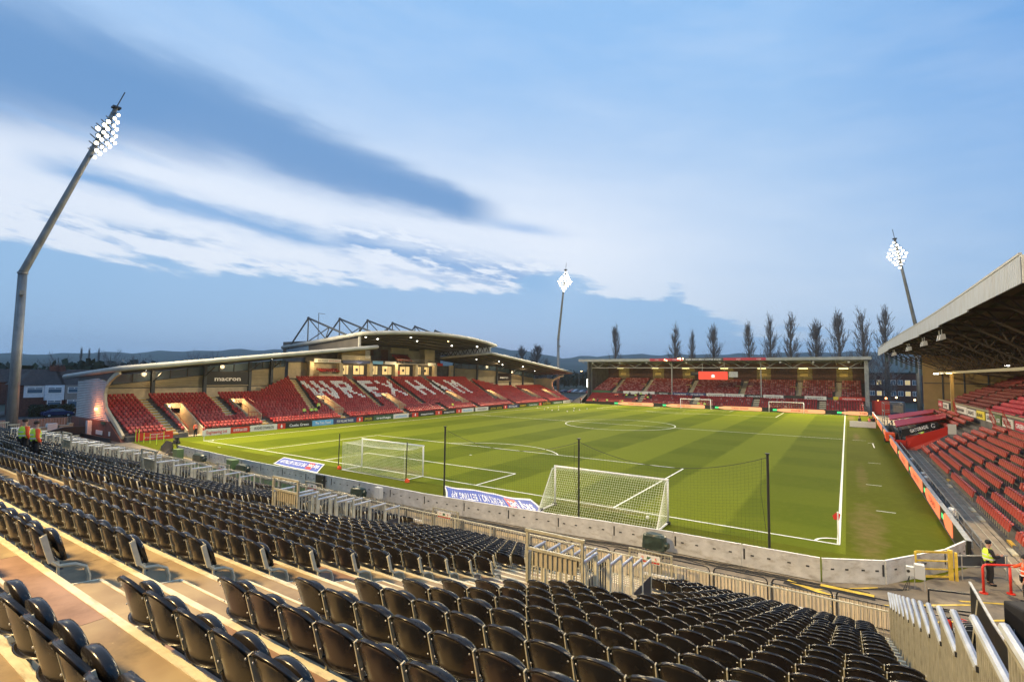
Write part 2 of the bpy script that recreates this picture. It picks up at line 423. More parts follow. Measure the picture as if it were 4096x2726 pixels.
def bulk(name, V, F, xf, mats, mis=None, parent=None, smooth=False):
    """many copies of one small mesh in one object; xf: list of (x,y,z,rz,matindex)"""
    V = np.array(V, float); n = len(V); k = len(xf)
    A = np.array(xf, float); c = np.cos(A[:, 3]); s_ = np.sin(A[:, 3])
    out = np.empty((k, n, 3))
    out[:, :, 0] = A[:, 0:1]+c[:, None]*V[None, :, 0]-s_[:, None]*V[None, :, 1]
    out[:, :, 1] = A[:, 1:2]+s_[:, None]*V[None, :, 0]+c[:, None]*V[None, :, 1]
    out[:, :, 2] = A[:, 2:3]+V[None, :, 2]
    if parent is not None: out -= np.array(parent_loc(parent))
    sizes = np.array([len(f) for f in F]); flat = np.concatenate([np.array(f) for f in F])
    loops = (flat[None]+np.arange(k)[:, None]*n).ravel(); tot = np.tile(sizes, k); st = np.concatenate([[0], np.cumsum(tot)[:-1]])
    me = bpy.data.meshes.new(name); me.vertices.add(k*n); me.vertices.foreach_set('co', out.ravel())
    me.loops.add(len(loops)); me.loops.foreach_set('vertex_index', loops.astype(np.int32))
    me.polygons.add(len(tot)); me.polygons.foreach_set('loop_start', st.astype(np.int32)); me.polygons.foreach_set('loop_total', tot.astype(np.int32))
    for q in mats: me.materials.append(M[q])
    base_mi = np.zeros(len(F), int) if mis is None else np.array(mis)
    mi = (base_mi[None]+A[:, 4:5].astype(int)).ravel()
    me.polygons.foreach_set('material_index', mi.astype(np.int32))
    if smooth: me.polygons.foreach_set('use_smooth', np.ones(len(tot), bool))
    me.update(calc_edges=True); me.validate()
    o = bpy.data.objects.new(name, me); COL.objects.link(o)
    if parent is not None: o.parent = parent
    return o
def light(kind, loc, power, col, parent=None, size=.3, target=None, spot=None, blend=.5, name='light'):
    d = bpy.data.lights.new(name, kind); d.energy = power; d.color = col
    if kind in ('POINT', 'SPOT'): d.shadow_soft_size = size
    if kind == 'SPOT': d.spot_size = spot; d.spot_blend = blend
    if kind == 'AREA': d.size = size
    o = bpy.data.objects.new(name, d); COL.objects.link(o)
    off = parent_loc(parent) if parent else Vector((0, 0, 0)); o.location = Vector(loc)-off
    if target is not None: o.rotation_euler = (Vector(target)-Vector(loc)).to_track_quat('-Z', 'Y').to_euler()
    if parent: o.parent = parent
    return o
ORD = ['zeroth', 'first', 'second', 'third', 'fourth', 'fifth', 'sixth', 'seventh', 'eighth', 'ninth', 'tenth', 'eleventh', 'twelfth', 'thirteenth', 'fourteenth', 'fifteenth', 'sixteenth', 'seventeenth', 'eighteenth', 'nineteenth', 'twentieth',
       'twenty-first', 'twenty-second', 'twenty-third', 'twenty-fourth', 'twenty-fifth', 'twenty-sixth', 'twenty-seventh', 'twenty-eighth', 'twenty-ninth', 'thirtieth']+['thirty-%s' % q for q in ('first', 'second', 'third', 'fourth', 'fifth', 'sixth', 'seventh', 'eighth', 'ninth')]+['fortieth']+['forty-%s' % q for q in ('first', 'second', 'third', 'fourth', 'fifth', 'sixth', 'seventh', 'eighth', 'ninth')]+['fiftieth']
def ORDX(n): return ORD[n] if n < len(ORD) else ('fiftieth-%s' % ORD[n-50] if n < 100 else 'hundredth-%s' % ORD[n-100])
def in_view(p, mar=0):
    d = Vector(p)-CAM; z = d.dot(fwd)
    if z < .3: return False
    u = 512+FPX*d.dot(rt)/z; v = 340.5-FPX*d.dot(up)/z
    return -mar < u < 1024+mar and -mar < v < 681+mar

# ------------------------------------------------------------------ ground, pitch
mb = MB(); mb.sheet(-5500, 4100, -850, 5500, -.05); struct('ground', mb, 'field')
mb = MB(); mb.sheet(-140, 45, -45, 150, -.02); struct('tarmac_ground', mb, 'asphalt')
mb = MB(); mb.sheet(-69.4, 14, -12, 109, -.008); struct('concourse', mb, 'concourse')
mb = MB(); mb.quad((-69.3, -5.7, 0), (-57.5, -6.7, 0), (-41, -7.3, 0), (-21, -7.25, 0), (-14, -6.75, 0), (-8, -6.05, 0), (-.5, -5.95, 0), (2.9, -3.6, 0), (4.92, -.2, 0), (4.92, 106.2, 0), (-69.3, 106.2, 0)); struct('pitch_turf', mb, 'turf')
PW, PL = -64.34, 104.19
mb = MB(); LZ = .012; lw = .13
def ln(x0, y0, x1, y1, w=lw):
    if abs(x1-x0) > abs(y1-y0): mb.sheet(min(x0, x1), max(x0, x1), y0-w/2, y0+w/2, LZ)
    else: mb.sheet(x0-w/2, x0+w/2, min(y0, y1), max(y0, y1), LZ)
def arc(cx, cy, r, a0, a1, n, w=lw):
    for i in range(n):
        t0 = math.radians(a0+(a1-a0)*i/n); t1 = math.radians(a0+(a1-a0)*(i+1)/n)
        mb.quad(*[(cx+q*math.cos(t), cy+q*math.sin(t), LZ) for q, t in ((r-w/2, t0), (r+w/2, t0), (r+w/2, t1), (r-w/2, t1))])
h = lw/2
ln(PW-h, 0, h, 0); ln(PW-h, PL, h, PL); ln(0, h, 0, PL-h, .15); ln(PW, h, PW, PL-h)
ln(PW+h, PL/2, -h, PL/2)
mc = PW/2
for sgn, y0 in ((1, 0), (-1, PL)):
    for hw_, dep in ((20.16, 16.46), (9.16, 5.5)):
        ln(mc-hw_, y0+sgn*dep, mc+hw_, y0+sgn*dep)
        for s_ in (-1, 1): ln(mc+s_*hw_, y0+sgn*h, mc+s_*hw_, y0+sgn*(dep-h))
    a = math.degrees(math.acos(5.46/9.15)); b = 90 if sgn > 0 else 270
    arc(mc, y0+sgn*11, 9.15, b-(90-math.degrees(math.asin(5.54/9.15))), b+(90-math.degrees(math.asin(5.54/9.15))), 24)
    mb.box(mc-.12, mc+.12, y0+sgn*11-.12, y0+sgn*11+.12, LZ-.002, LZ+.002)
arc(mc, PL/2, 9.15, 0, 360, 72)
for cx, cy, a0 in ((0, 0, 90), (PW, 0, 0), (0, PL, 180), (PW, PL, 270)): arc(cx, cy, 1., a0+4, a0+86, 12)
for x0, y0, x1, y1 in ((1.9, 9.15, 2.9, 9.15), (2.1, 31, 3.1, 31.), (.9, 52.1, 2.4, 52.1), (-57.8, -1.6, -57.2, -1.6), (1.6, 18.4, 2.6, 18.4)): ln(x0, y0, x1, y1, .09)
ln(3.1, 44.5, 3.1, 49.5, .10); ln(2.6, 49.4, 3.3, 49.4, .1)
struct('pitch_markings', mb, 'line_white')
# terrain beyond
def elev(a):   # hill skyline, degrees above eye level, by compass bearing of the view
    P = [(-120, .8), (-79, 1.15), (-71, 1.6), (-61, 2.2), (-50, 2.4), (-40, 2.6), (-35, 3.0), (-32, 2.6), (-28, 1.9), (-21, 2.3), (-10, 2.3), (-2, 2.45), (3, 2.4), (12, 2.3), (40, 2.)]
    return np.interp(a, [p[0] for p in P], [p[1] for p in P])
mb = MB(); na = 160; rr_ = [900, 1500, 2200, 3000, 3900, 4600]
for i in range(na+1):
    a = -115+155*i/na; e = elev(a); wob = .08*math.sin(a*1.9)+.05*math.sin(a*5.3+1)
    for j, r_ in enumerate(rr_):
        f_ = (0, .16+.14*math.sin(a*.31)+.05*math.sin(a*1.3), .42+.10*math.sin(a*.23+2), .62+.12*math.sin(a*.4+1), 1., .9)[j]
        hh = 8.4*min(1, j)+math.tan(math.radians((e+wob)*f_))*r_ if j else -.06
        mb.v.append((.6+r_*math.sin(math.radians(a)), -30+r_*math.cos(math.radians(a)), hh))
for i in range(na):
    for j in range(len(rr_)-1):
        k = i*len(rr_)+j; mb.f.append((k, k+len(rr_), k+len(rr_)+1, k+1)); mb.mi.append(0)
struct('hills', mb, 'hillside', smooth=True)

# ------------------------------------------------------------------ near stand with the black seats
Y0, DY, Z0, DZ, SW = -29.2036, .76, 6.13, .2493, .4673
def ry(k): return Y0+DY*k            # top of the shell line
def rz_(k): return Z0-DZ*k           # tread height
VC = [-4.98, -15.2, -25.7, -36.3, -46.6]
XL, XR = -65.5, 1.46
st = thing('temporary_stand', 'stepped tan decking of the near stand with pale nosings, running along behind the hoarding', 'stand', (0, 0, 0))
for k in range(-4, 23):
    y0, y1 = ry(k)+.12, ry(k)+.88
    segs = [(XL, XR)]
    if 11 <= k <= 16:
        segs = []; x = XL
        for c in sorted(VC):
            segs.append((x, c-.67)); x = c+.68
        segs.append((x, XR))
    tm = MB(); nm = MB(); rm = MB()
    for a, b in segs:
        x = a; i = 0
        while x < b-.01:
            e = min(b, x+2.44); tm.m = 1 if (i*7+k*3) % 5 == 0 else 0
            if tm.m == 0 and (i+k) % 3 == 0: tm.m = 2
            tm.box(x+.003, e-.003, y0, y1-.001, rz_(k)-.05, rz_(k)); x = e; i += 1
        nm.box(a, b, y1, y1+.02, rz_(k)-.06, rz_(k)+.006); nm.box(a, b, y1-.045, y1-.001, rz_(k)+.001, rz_(k)+.006)
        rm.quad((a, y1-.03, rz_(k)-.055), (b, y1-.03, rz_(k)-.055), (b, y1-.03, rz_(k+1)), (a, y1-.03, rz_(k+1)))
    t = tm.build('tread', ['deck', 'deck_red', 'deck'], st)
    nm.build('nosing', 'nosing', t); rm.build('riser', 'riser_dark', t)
mb = MB(); mb.box(XL, XR, -11.56, -11.53, -.02, .58); mb.build('front_fascia', 'cream_board', st)
mb = MB(); mb.prism([(XR, -33, -.02), (XR, -11.55, -.02), (XR, -11.55, .4), (XR, -31.5, 6.5), (XR, -33, 6.3)], (.02, 0, 0)); mb.build('side_skirt', 'black_board', st)
mb = MB(); mb.prism([(XL, -33, -.02), (XL, -11.45, -.02), (XL, -11.45, .3), (XL, -31.5, 6.3), (XL, -33, 6.3)], (-.02, 0, 0)); mb.build('side_skirt', 'black_board', st)
# half steps in the aisles, cream edged
for c in VC:
    for k in range(-2, 11):
        mb = MB(); x0, x1 = c-.98, c+.62; ya = ry(k)+.12; yb = ya+.34; z = rz_(k)+.125
        pts = [(x0, ya, 0), (x0+.12, yb, 0), (x1-.12, yb, 0), (x1, ya, 0)]
        mb.prism([(p[0], p[1], rz_(k)+.001) for p in pts][::-1], (0, 0, .124)); s_ = mb.build('aisle_step', 'deck', st)
        nm = MB()
        for p, q in zip(pts[:-1], pts[1:]): nm.bar((p[0], p[1], z-.02), (q[0], q[1], z-.02), .03, .05)
        nm.build('nosing', 'nosing', s_)
# vomitory openings: floor and lining
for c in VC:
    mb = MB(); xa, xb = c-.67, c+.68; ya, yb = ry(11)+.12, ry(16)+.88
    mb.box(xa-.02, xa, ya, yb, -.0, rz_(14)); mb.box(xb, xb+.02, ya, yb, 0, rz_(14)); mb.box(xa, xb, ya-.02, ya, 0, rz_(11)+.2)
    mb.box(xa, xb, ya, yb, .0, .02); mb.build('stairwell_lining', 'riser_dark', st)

def shell(nx, nz, thick=True):
    m_ = MB(); V = []
    rows_s = [(0., .006, -.030), (0., .0, -.003)]+[(j/(nz-1), 0, 0) for j in range(nz)]+[(1.0, -.014, -.022)]
    def P(t, s_, dz_, dy_):
        zt = .362-.085*abs(t)**2.5; s2 = max(0, s_)
        return (t*.226, .09*(1-s2)**1.1+.075*abs(t)**2.2*(1-.2*s2)+dy_, .345+zt*s2+dz_)
    for sd in ((0, 1) if thick else (0,)):
        for (s_, dz_, dy_) in rows_s:
            for i in range(nx):
                p = P(-1+2*i/(nx-1), s_, dz_, dy_); V.append((p[0], p[1]+sd*.014, p[2]))
    nr = len(rows_s); F = []
    for j in range(nr-1):
        for i in range(nx-1):
            a = j*nx+i; F.append((a, a+1, a+nx+1, a+nx))
            if thick: b = a+nr*nx; F.append((b, b+nx, b+nx+1, b+1))
    if thick:
        o = nr*nx
        for i in range(nx-1): F.append((i, i+o, i+1+o, i+1)); a = (nr-1)*nx+i; F.append((a, a+1, a+1+o, a+o))
        for j in range(nr-1): a = j*nx; F.append((a, a+nx, a+nx+o, a+o)); a = j*nx+nx-1; F.append((a, a+o, a+nx+o, a+nx))
    m_.add(V, F); return m_
def pan(n=10):
    m_ = MB(); pts = [(-.185, 0, .33), (.185, 0, .33)]+[(.19*math.cos(math.pi*i/n), 0, .50+.135*math.sin(math.pi*i/n)**.8) for i in range(n+1)]
    def yy(p): return .205-.09*(p[2]-.33)/.31
    a = [(p[0], yy(p), p[2]) for p in pts]; b = [(p[0]*.93, yy(p)-.015, .33+(p[2]-.33)*.97+.006) for p in pts]; c = [(p[0]*.93, yy(p)+.045, .33+(p[2]-.33)*.97+.006) for p in pts]; d_ = [(p[0], yy(p)+.028, p[2]) for p in pts]
    L_ = len(pts); V = b+a+d_+c
    F = [tuple(range(L_)), tuple(range(3*L_, 4*L_))[::-1]]
    for q in range(3): F += [(q*L_+i, (q+1)*L_+i, (q+1)*L_+(i+1) % L_, q*L_+(i+1) % L_) for i in range(L_)]
    m_.add(V, F); return m_
def bracket(end=False):
    m_ = MB(); x = .2335
    m_.bar((x, .135, .34), (x, .06, .625), .012, .035, (0, 1, 0))
    m_.bar((x, .18, .34), (x, .20, .0), .022, .022, (0, 1, 0))
    if end:
        m_.bar((x, .13, .34), (x, .05, .615), .028, .05, (0, 1, 0)); m_.tube([(x, .13, .35), (x, .19, .29), (x, .32, .27), (x, .41, .22), (x, .44, .12), (x, .44, 0)], .02, 6)
    return m_
hi_shell, hi_pan, hi_br, hi_end = shell(9, 7), pan(), bracket(), bracket(True)
hi_shell.m = 1
for sx in (-1, 1):
    for z, y in ((.585, .062), (.43, .104)): hi_shell.ball((sx*.196, y-.010, z), .0085, .006, .0085, 6, 4)
proto_meshes = {}
def seat_proto(end):
    t = thing('stadium_seat', 'x', 'stadium seat', (0, 0, 0), 'black tip-up seats of the near stand')
    a = hi_shell.build('backrest', ['black_plastic', 'galv_top'], t, smooth=True)
    b = hi_pan.build('seat_pan', 'black_plastic', t, smooth=True)
    (hi_end if end else hi_br).build('bracket', 'cream_steel', t)
    return t
cand = []   # x, y, z, block, idx, row, is_end, c
nA = len(VC)
for k in range(-2, 23):
    if k <= 10: lo, hi = -1.10, .76
    elif k <= 17: lo, hi = -2.12, 1.93
    else: lo, hi = -2.12, .43
    x = VC[0]+hi; i = 0
    while x+SW <= XR-.05:
        cand.append((x+SW/2, ry(k), rz_(k), 0, i, k, False)); x += SW; i += 1
    for b in range(nA):
        xr = VC[b]+lo; xl = (VC[b+1]+hi) if b+1 < nA else XL+.3; i = 0
        while xr-SW >= xl-.02:
            if not (b == 1 and k == 8 and i in (6, 7)) and not (b == 0 and k == 5 and i in (17, 18)):
                cand.append((xr-SW/2, ry(k), rz_(k), b+1, i, k, i == 0))
            xr -= SW; i += 1
vis = [c for c in cand if in_view((c[0], c[1], c[2]+.55), 30)]
vis.sort(key=lambda c: (Vector((c[0], c[1], c[2]+.6))-CAM).length)
near = vis[:300]; nearset = set(id(c) for c in near)
rk = {}
for b in (0, 1, 2, 3): 
    ks = sorted(set(c[5] for c in near if c[3] == b)); rk[b] = {k: i+1 for i, k in enumerate(ks)}
protos = {}
for c in near:
    e = c[6]
    side = 'right' if c[3] == 0 else 'left'
    if c[3] <= 1: lab = 'black seat, %s %s of the near aisle, %s row from the photographer' % (ORD[c[4]+1], side, ORD[rk[c[3]][c[5]]])
    else: lab = 'black seat, %s left of the %s aisle, its %s row from the photographer' % (ORD[c[4]+1], ORD[c[3]], ORD[rk[c[3]][c[5]]])
    if e not in protos:
        t = seat_proto(e); protos[e] = t; t.location = c[:3]; t['label'] = lab
    else: t = copy_tree(protos[e], loc=c[:3], label=lab)
    t.rotation_euler.z = R.uniform(-.015, .015)
    for ch in t.children:
        if ch.name.startswith('seat_pan') and R.random() < .5: ch.location = (R.uniform(-.004, .004), R.uniform(-.002, .02), R.uniform(-.012, .006)); ch.rotation_euler.x = R.uniform(-.05, .02)
def lowseat():
    s_ = shell(5, 4, False); p = MB()
    pts = [(-.185, .205, .33), (.185, .205, .33), (.17, .14, .58), (.09, .125, .63), (-.09, .125, .63), (-.17, .14, .58)]
    p.prism(pts, (0, .04, 0)); b = MB(); b.bar((.2335, .135, .33), (.2335, .06, .625), .014, .028, (0, 1, 0))
    V = s_.v+p.v+b.v; o1 = len(s_.v); o2 = o1+len(p.v)
    F = s_.f+[tuple(i+o1 for i in f) for f in p.f]+[tuple(i+o2 for i in f) for f in b.f]
    mi = [0]*(len(s_.f)+len(p.f))+[1]*len(b.f)
    return V, F, mi
V, F, mi = lowseat()
xf = [(c[0], c[1], c[2], 0, 0) for c in cand if id(c) not in nearset]
o = bulk('far_stadium_seats', V, F, xf, ['black_plastic', 'cream_steel'], mi, smooth=False)
tag(o, 'mass of black tip-up seats filling the far blocks of the near stand', 'stadium seats', kind='stuff')
# seat rails below the rows
mb = MB()
for k in range(-2, 23):
    rows = {}
    for c in cand:
        if c[5] == k: rows.setdefault(c[3], []).append(c[0])
    for b, xs in rows.items():
        mb.bar((min(xs)-SW/2, ry(k)+.20, rz_(k)+.27), (max(xs)+SW/2, ry(k)+.20, rz_(k)+.27), .05, .05)
mb.build('seat_rail', 'seat_beam', st)
# sticker on one seat, litter specks
mb = MB(); mb.box(-.05, .05, -.004, 0, 0, .12); 
# ------------------------------------------------------------------ railings
def bars(mb, p, q, z0, z1, step=.11, r=.009, top=.045, mid=False, posts=None, pr=.05):
    """railing panel from p to q (xy), z0/z1 are (start,end) pairs"""
    p = Vector(p); q = Vector(q); L_ = (q-p).length; n = max(1, int(L_/step))
    a0, a1 = z0; b0, b1 = z1
    for i in range(1, n):
        t = i/n; c = p.lerp(q, t); zb = a0+(a1-a0)*t; zt = b0+(b1-b0)*t
        mb.box(c.x-r, c.x+r, c.y-r, c.y+r, zb+.10, zt)
    mb.bar((p.x, p.y, b0), (q.x, q.y, b1), top, top); mb.bar((p.x, p.y, a0+.10), (q.x, q.y, a1+.10), .03, .03)
ff = thing('stand_railing', 'galvanised upright-bar railing along the front of the near stand', 'railing', (0, -11.62, .39))
x = XR; i = 0
zb = .39
while x > XL:
    e = max(XL, x-2.1); mb = MB(); bars(mb, (x-.03, -11.62), (e+.03, -11.62), (zb, zb), (zb+1.04, zb+1.04), .135, .008); mb.build('railing_panel', 'cream_steel', ff)
    mb = MB(); mb.box(e-.035, e+.035, -11.66, -11.58, zb-.2, zb+1.06); mb.build('post', 'cream_steel', ff)
    if i % 2 == 1 or i in (6,): mb = MB(); mb.bar((x-.1, -11.56, zb+.52), (e+.7, -11.56, zb+.5), .05, .09); mb.build('splice_bar', 'white_paint', ff)
    x = e; i += 1
# raised sections with row signs
for n_, c in enumerate(VC[:4]):
    t = thing('sign_railing', ['tall railing section with a B and A row sign, nearest the photographer', 'tall railing section with red and white row sign, second from the right', 'tall railing section with red and white row sign beside the green boards', 'tall railing section with row sign behind the dark camera stand', 'farthest tall railing section with row sign, left end of the stand'][n_], 'railing', (c, -11.52, .4), 'row sign railings at the stand front')
    mb = MB(); bars(mb, (c-1.66, -11.5), (c-.06, -11.5), (.42, .42), (1.70, 1.70), .115); mb.box(c-1.7, c-1.63, -11.54, -11.47, 0, 1.72); mb.box(c-.09, c-.02, -11.54, -11.47, 0, 1.72); mb.build('frame', 'galv', t)
    mb = MB(); mb.box(c-1.30, c-.46, -11.60, -11.575, 1.30, 1.60); s_ = mb.build('sign_panel', 'board_white', t)
    mb = MB(); mb.box(c-1.28, c-.48, -11.606, -11.6005, 1.33, 1.40); mb.build('red_stripe', 'board_red', s_)
    if n_ == 0:
        text('B', (c-1.16, -11.60, 1.42), (1, 0, 0), (0, 0, 1), .13, 'board_red', s_, thick=.004); text('A', (c-.68, -11.60, 1.42), (1, 0, 0), (0, 0, 1), .13, 'board_red', s_, thick=.004)
    else:
        a_, b_ = [('C', 'B'), ('D', 'C'), ('E', 'D'), ('F', 'E')][n_-1]
        text(a_, (c-1.16, -11.60, 1.42), (1, 0, 0), (0, 0, 1), .13, 'board_red', s_, thick=.004); text(b_, (c-.68, -11.60, 1.42), (1, 0, 0), (0, 0, 1), .13, 'board_red', s_, thick=.004)
    mb = MB(); mb.prism([(c-.95, -11.604, 1.38), (c-.81, -11.604, 1.38), (c-.79, -11.604, 1.46), (c-.83, -11.604, 1.57), (c-.88, -11.604, 1.53), (c-.93, -11.604, 1.57), (c-.97, -11.604, 1.46)], (0, .003, 0)); mb.build('crest', 'board_green', s_)
# vomitory railings
VL = ['tall cream railing box round the stairwell right of the near aisle, closest to the camera', 'cream railing box round the second stairwell from the right', 'cream railing box round the third stairwell from the right', 'cream railing box round the fourth stairwell, beside the dark sound board', 'cream railing box round the fifth stairwell from the right', 'x']
for n_, c in enumerate(VC):
    xa, xb = c-.67, c+.68; yb = ry(11)+.16; z = rz_(11)-.22; last = n_ == 4
    t = thing('stairwell_railing', VL[n_], 'railing', (c, yb, z), 'stairwell railings of the near stand')
    if not last:
        mb = MB()
        mb.box(xa-.05, xa+.01, yb-.03, yb+.03, z-.1, z+1.62); mb.box(xb-.01, xb+.05, yb-.03, yb+.03, z-.1, z+1.62); mb.bar((xa-.08, yb, z+1.64), (xb+.08, yb, z+1.64), .06, .06)
        bars(mb, (xa, yb), (xb, yb), (z, z), (z+1.24, z+1.24), .115, .011, .06); mb.build('back_frame', 'galv', t)
        mb = MB(); mb.box(xa+.15, xb-.15, yb+.03, yb+.05, z+.86, z+1.2); mb.build('sign_back', 'cream_clad', t)
    for xs, side in ((xb, 1), (xa, -1)):
        for j in range(6 if side > 0 else 5):
            k = 11+j; y0 = yb+.04+DY*j; y1 = y0+.70; zt = rz_(k)+.94; zb_ = rz_(k)-.1
            mb = MB(); bars(mb, (xs, y0), (xs, y1), (zb_, zb_-.1), (zt-.03, zt-.03), .14, .008, .03)
            mb.box(xs-.03, xs+.03, y0-.03, y0+.03, zb_-.3, zt-.04); mb.box(xs-.03, xs+.03, y1-.03, y1+.03, zb_-.4, zt-.04)
            p = mb.build('side_panel', 'cream_steel', t)
            mb = MB(); mb.tube([(xs, y0-.06, zt), (xs, y1+.04, zt)], .033, 8); mb.build('top_rail', 'galv_top', p, smooth=False)
    mb = MB()
    mb.bar((xa+.45, yb+.2, z+.3), (xa+.45, yb+2.6, z-1.0), .05); mb.bar((xb-.3, yb+.2, z+.3), (xb-.3, yb+2.6, z-1.0), .05); mb.build('stair_handrail', 'galv_top', t)
# side fence of the right edge
t = thing('side_fence', 'tall barred fence with pale capped rails stepping down right of the black seats', 'fence', (XR, -20, 0))
for q in range(16):
    y1 = -11.0-1.14*q; y0 = y1-1.10; zd = Z0-DZ*((y0+y1)/2-Y0-.58)/DY; zb_ = zd-.35; zt = zd+1.20; xs = XR+.02
    mb = MB(); bars(mb, (xs, y0), (xs, y1), (zb_-.02, zb_-.02), (zt-.05, zt-.05), .075, .011, .03)
    mb.box(xs-.03, xs+.03, y0-.03, y0+.03, zb_-.2, zt-.04); p = mb.build('fence_panel', 'galv', t)
    mb = MB(); mb.tube([(xs, y0-.12, zt+.02), (xs, y1+.06, zt+.02)], .036, 8); c_ = mb.build('cap_rail', 'galv_top', p)
    mb = MB(); mb.box(xs-.024, xs+.024, y0-.135, y0-.12, zt-.01, zt+.04); mb.build('end_plug', 'rubber', c_)
# row-end railing at the far left of the stand
t = thing('side_fence', 'cream barred fence stepping down the far left edge of the black seats', 'fence', (XL, -20, 0))
for k in range(8, 23):
    y0 = ry(k)+.12; y1 = y0+.74; zb_ = rz_(k)-.1; zt = rz_(k)+1.0; xs = XL
    mb = MB(); bars(mb, (xs, y0), (xs, y1), (zb_-.02, zb_-.02), (zt-.05, zt-.05), .12, .014, .03); mb.bar((xs, y0-.1, zt), (xs, y1, zt), .06, .06); mb.build('fence_panel', 'cream_steel', t)
# crowd barriers with cream boards behind, on the concourse
BY = lambda x: float(np.interp(-x, [-4, 0, 12], [-9.55, -9.8, -10.5]))
bt = None; x = 3.95; i = 0; n_b = 34
for i in range(n_b):
    lab = 'black tube crowd barrier with a cream board, %s in the line from the right' % ORD[i+1]
    cx = 3.95-1.98*i-.96
    if i == 1: lab = 'black tube crowd barrier beside the red fire extinguisher'
    if bt is None:
        bt = thing('crowd_barrier', 'rightmost black tube crowd barrier, standing alone by the red bucket', 'barrier', (cx, BY(cx), 0), 'black crowd barriers along the stand front')
        mb = MB(); w = .93
        mb.tube([(-w, 0, .0), (-w, 0, .95), (-w+.05, 0, 1.06), (-w+.14, 0, 1.1), (w-.14, 0, 1.1), (w-.05, 0, 1.06), (w, 0, .95), (w, 0, 0)], .026, 6); mb.build('frame', 'black_metal', bt, world=False)
        mb = MB(); mb.bar((-w, 0, .92), (w, 0, .92), .025); mb.bar((-w, 0, .16), (w, 0, .16), .025)
        for q in range(1, 15): xx = -w+q*(2*w)/15; mb.box(xx-.007, xx+.007, -.007, .007, .16, .92)
        mb.build('bars', 'black_metal', bt, world=False)
    else:
        b2 = copy_tree(bt, loc=(cx, BY(cx), 0), label=lab)
# cream / green boards behind the barriers
t = thing('board_wall', 'low cream board wall behind the black crowd barriers', 'board', (0, -10.45, 0))
x = 2.3; i = 0
while x > -64:
    e = x-2.4; mb = MB(); yy = BY((x+e)/2)+.08
    mb.box(e+.01, x-.01, yy, yy+.03, .02, .88); mb.build('board_panel', 'box_green_board' if False else ('board_bright_green' if -45.4 < (x+e)/2 < -29.5 else 'cream_board') if 'board_bright_green' in M else 'cream_board', t); x = e; i += 1

# ------------------------------------------------------------------ floodlight towers
FLW = (1., .79, .47)
def tower(base, kink_z, top, label, aim, power, lit=True):
    t = thing('floodlight_tower', label, 'floodlight', (base[0], base[1], 0), 'kinked floodlight towers at the ground corners')
    b = Vector((base[0], base[1], 0)); k = Vector((base[0], base[1], kink_z)); e = Vector(top); d = (e-k).normalized()
    mb = MB(); mb.tube([b, b+(k-b)*.5, k], [.52, .47, .41], 16); mb.build('lower_mast', 'tower_steel', t, smooth=True)
    mb = MB(); mb.tube([k-Vector((0, 0, .0)), k+d*.3, k.lerp(e, .5), e], [.41, .39, .31, .22], 16); um = mb.build('upper_mast', 'tower_steel', t, smooth=True)
    mb = MB(); mb.tube([k-Vector((0, 0, .12)), k+Vector((0, 0, .06))], .48, 16); mb.tube([k.lerp(e, .74)-d*.1, k.lerp(e, .74)+d*.1], .33, 12); mb.build('flange', 'tower_steel', um)
    mb = MB(); mb.tube([e, e+d*2.2], .06, 5); mb.box(e.x-.4, e.x+.4, e.y-.4, e.y+.4, e.z-.1, e.z+.1); mb.build('lightning_rod', 'steel_dark', um)
    mb = MB(); mb.box(k.x+.38, k.x+.8, k.y-.3, k.y+.1, k.z-2.6, k.z-2.1); mb.build('junction_box', 'tower_steel', t)
    mb = MB(); mb.box(b.x-2.2, b.x-1.0, b.y-2.2, b.y-.9, -.02, 4.4) if lit == 2 else mb.box(b.x+.8, b.x+1.5, b.y-.5, b.y+.3, -.02, 2.0); mb.build('control_cabinet', 'tower_steel', t)
    fw = Vector((aim[0]-e.x, aim[1]-e.y, 0)).normalized(); side = Vector((-fw.y, fw.x, 0))
    # rows of lamp heads: a diamond of nine rows, each head a dish with its own glowing glass
    counts = [1, 2, 3, 4, 5, 4, 3, 2, 1]; L_ = (e-k).length
    for i, n in enumerate(counts):
        p = e-d*(.9+i*.74)
        mb = MB(); mb.bar(p-side*(n*.42), p+side*(n*.42), .09, .09); mb.build('crossarm', 'tower_steel', um)
        for j in range(n):
            c = p+side*((j-(n-1)/2)*1.0)+fw*(.55+.12*((i+j) % 2))
            dn = (fw*.80+Vector((0, 0, -.60))+side*((j-(n-1)/2)*.07)).normalized(); a = dn.cross(side).normalized(); s2 = dn.cross(a)
            hb = MB(); ring = []
            for q, (rr, off) in enumerate(((.10, -.30), (.27, -.10), (.32, .08))):
                for w in range(10):
                    th = 2*math.pi*w/10; ring.append(c+s2*rr*1.1*math.cos(th)+a*rr*.72*math.sin(th)+dn*off)
            hb.add(ring, [(q*10+w, q*10+(w+1) % 10, (q+1)*10+(w+1) % 10, (q+1)*10+w) for q in range(2) for w in range(10)]+[tuple(range(10))[::-1]])
            hd = hb.build('lamp_head', 'lamp_housing', um, smooth=True)
            gb = MB(); gb.add([c+s2*.34*math.cos(2*math.pi*w/10)+a*.20*math.sin(2*math.pi*w/10)+dn*.08 for w in range(10)], [tuple(range(10))]); gb.build('lamp_glass', R.choice(('lamp', 'lamp_hot', 'lamp_soft', 'lamp_hot')), hd)
    p = e-d*3.9+fw*1.6
    light('SPOT', p, power, FLW, t, size=1.2, target=aim, spot=math.radians(120), blend=.6, name='floodlight_beam')
    return t
KW = 1000.
tower((-77.2, -14.3), 19.3, (-72.2, -8.2, 40), 'huge grey kinked floodlight mast rising at the left, its lamps glaring', (-34, 36, 0), 215*KW, 2)
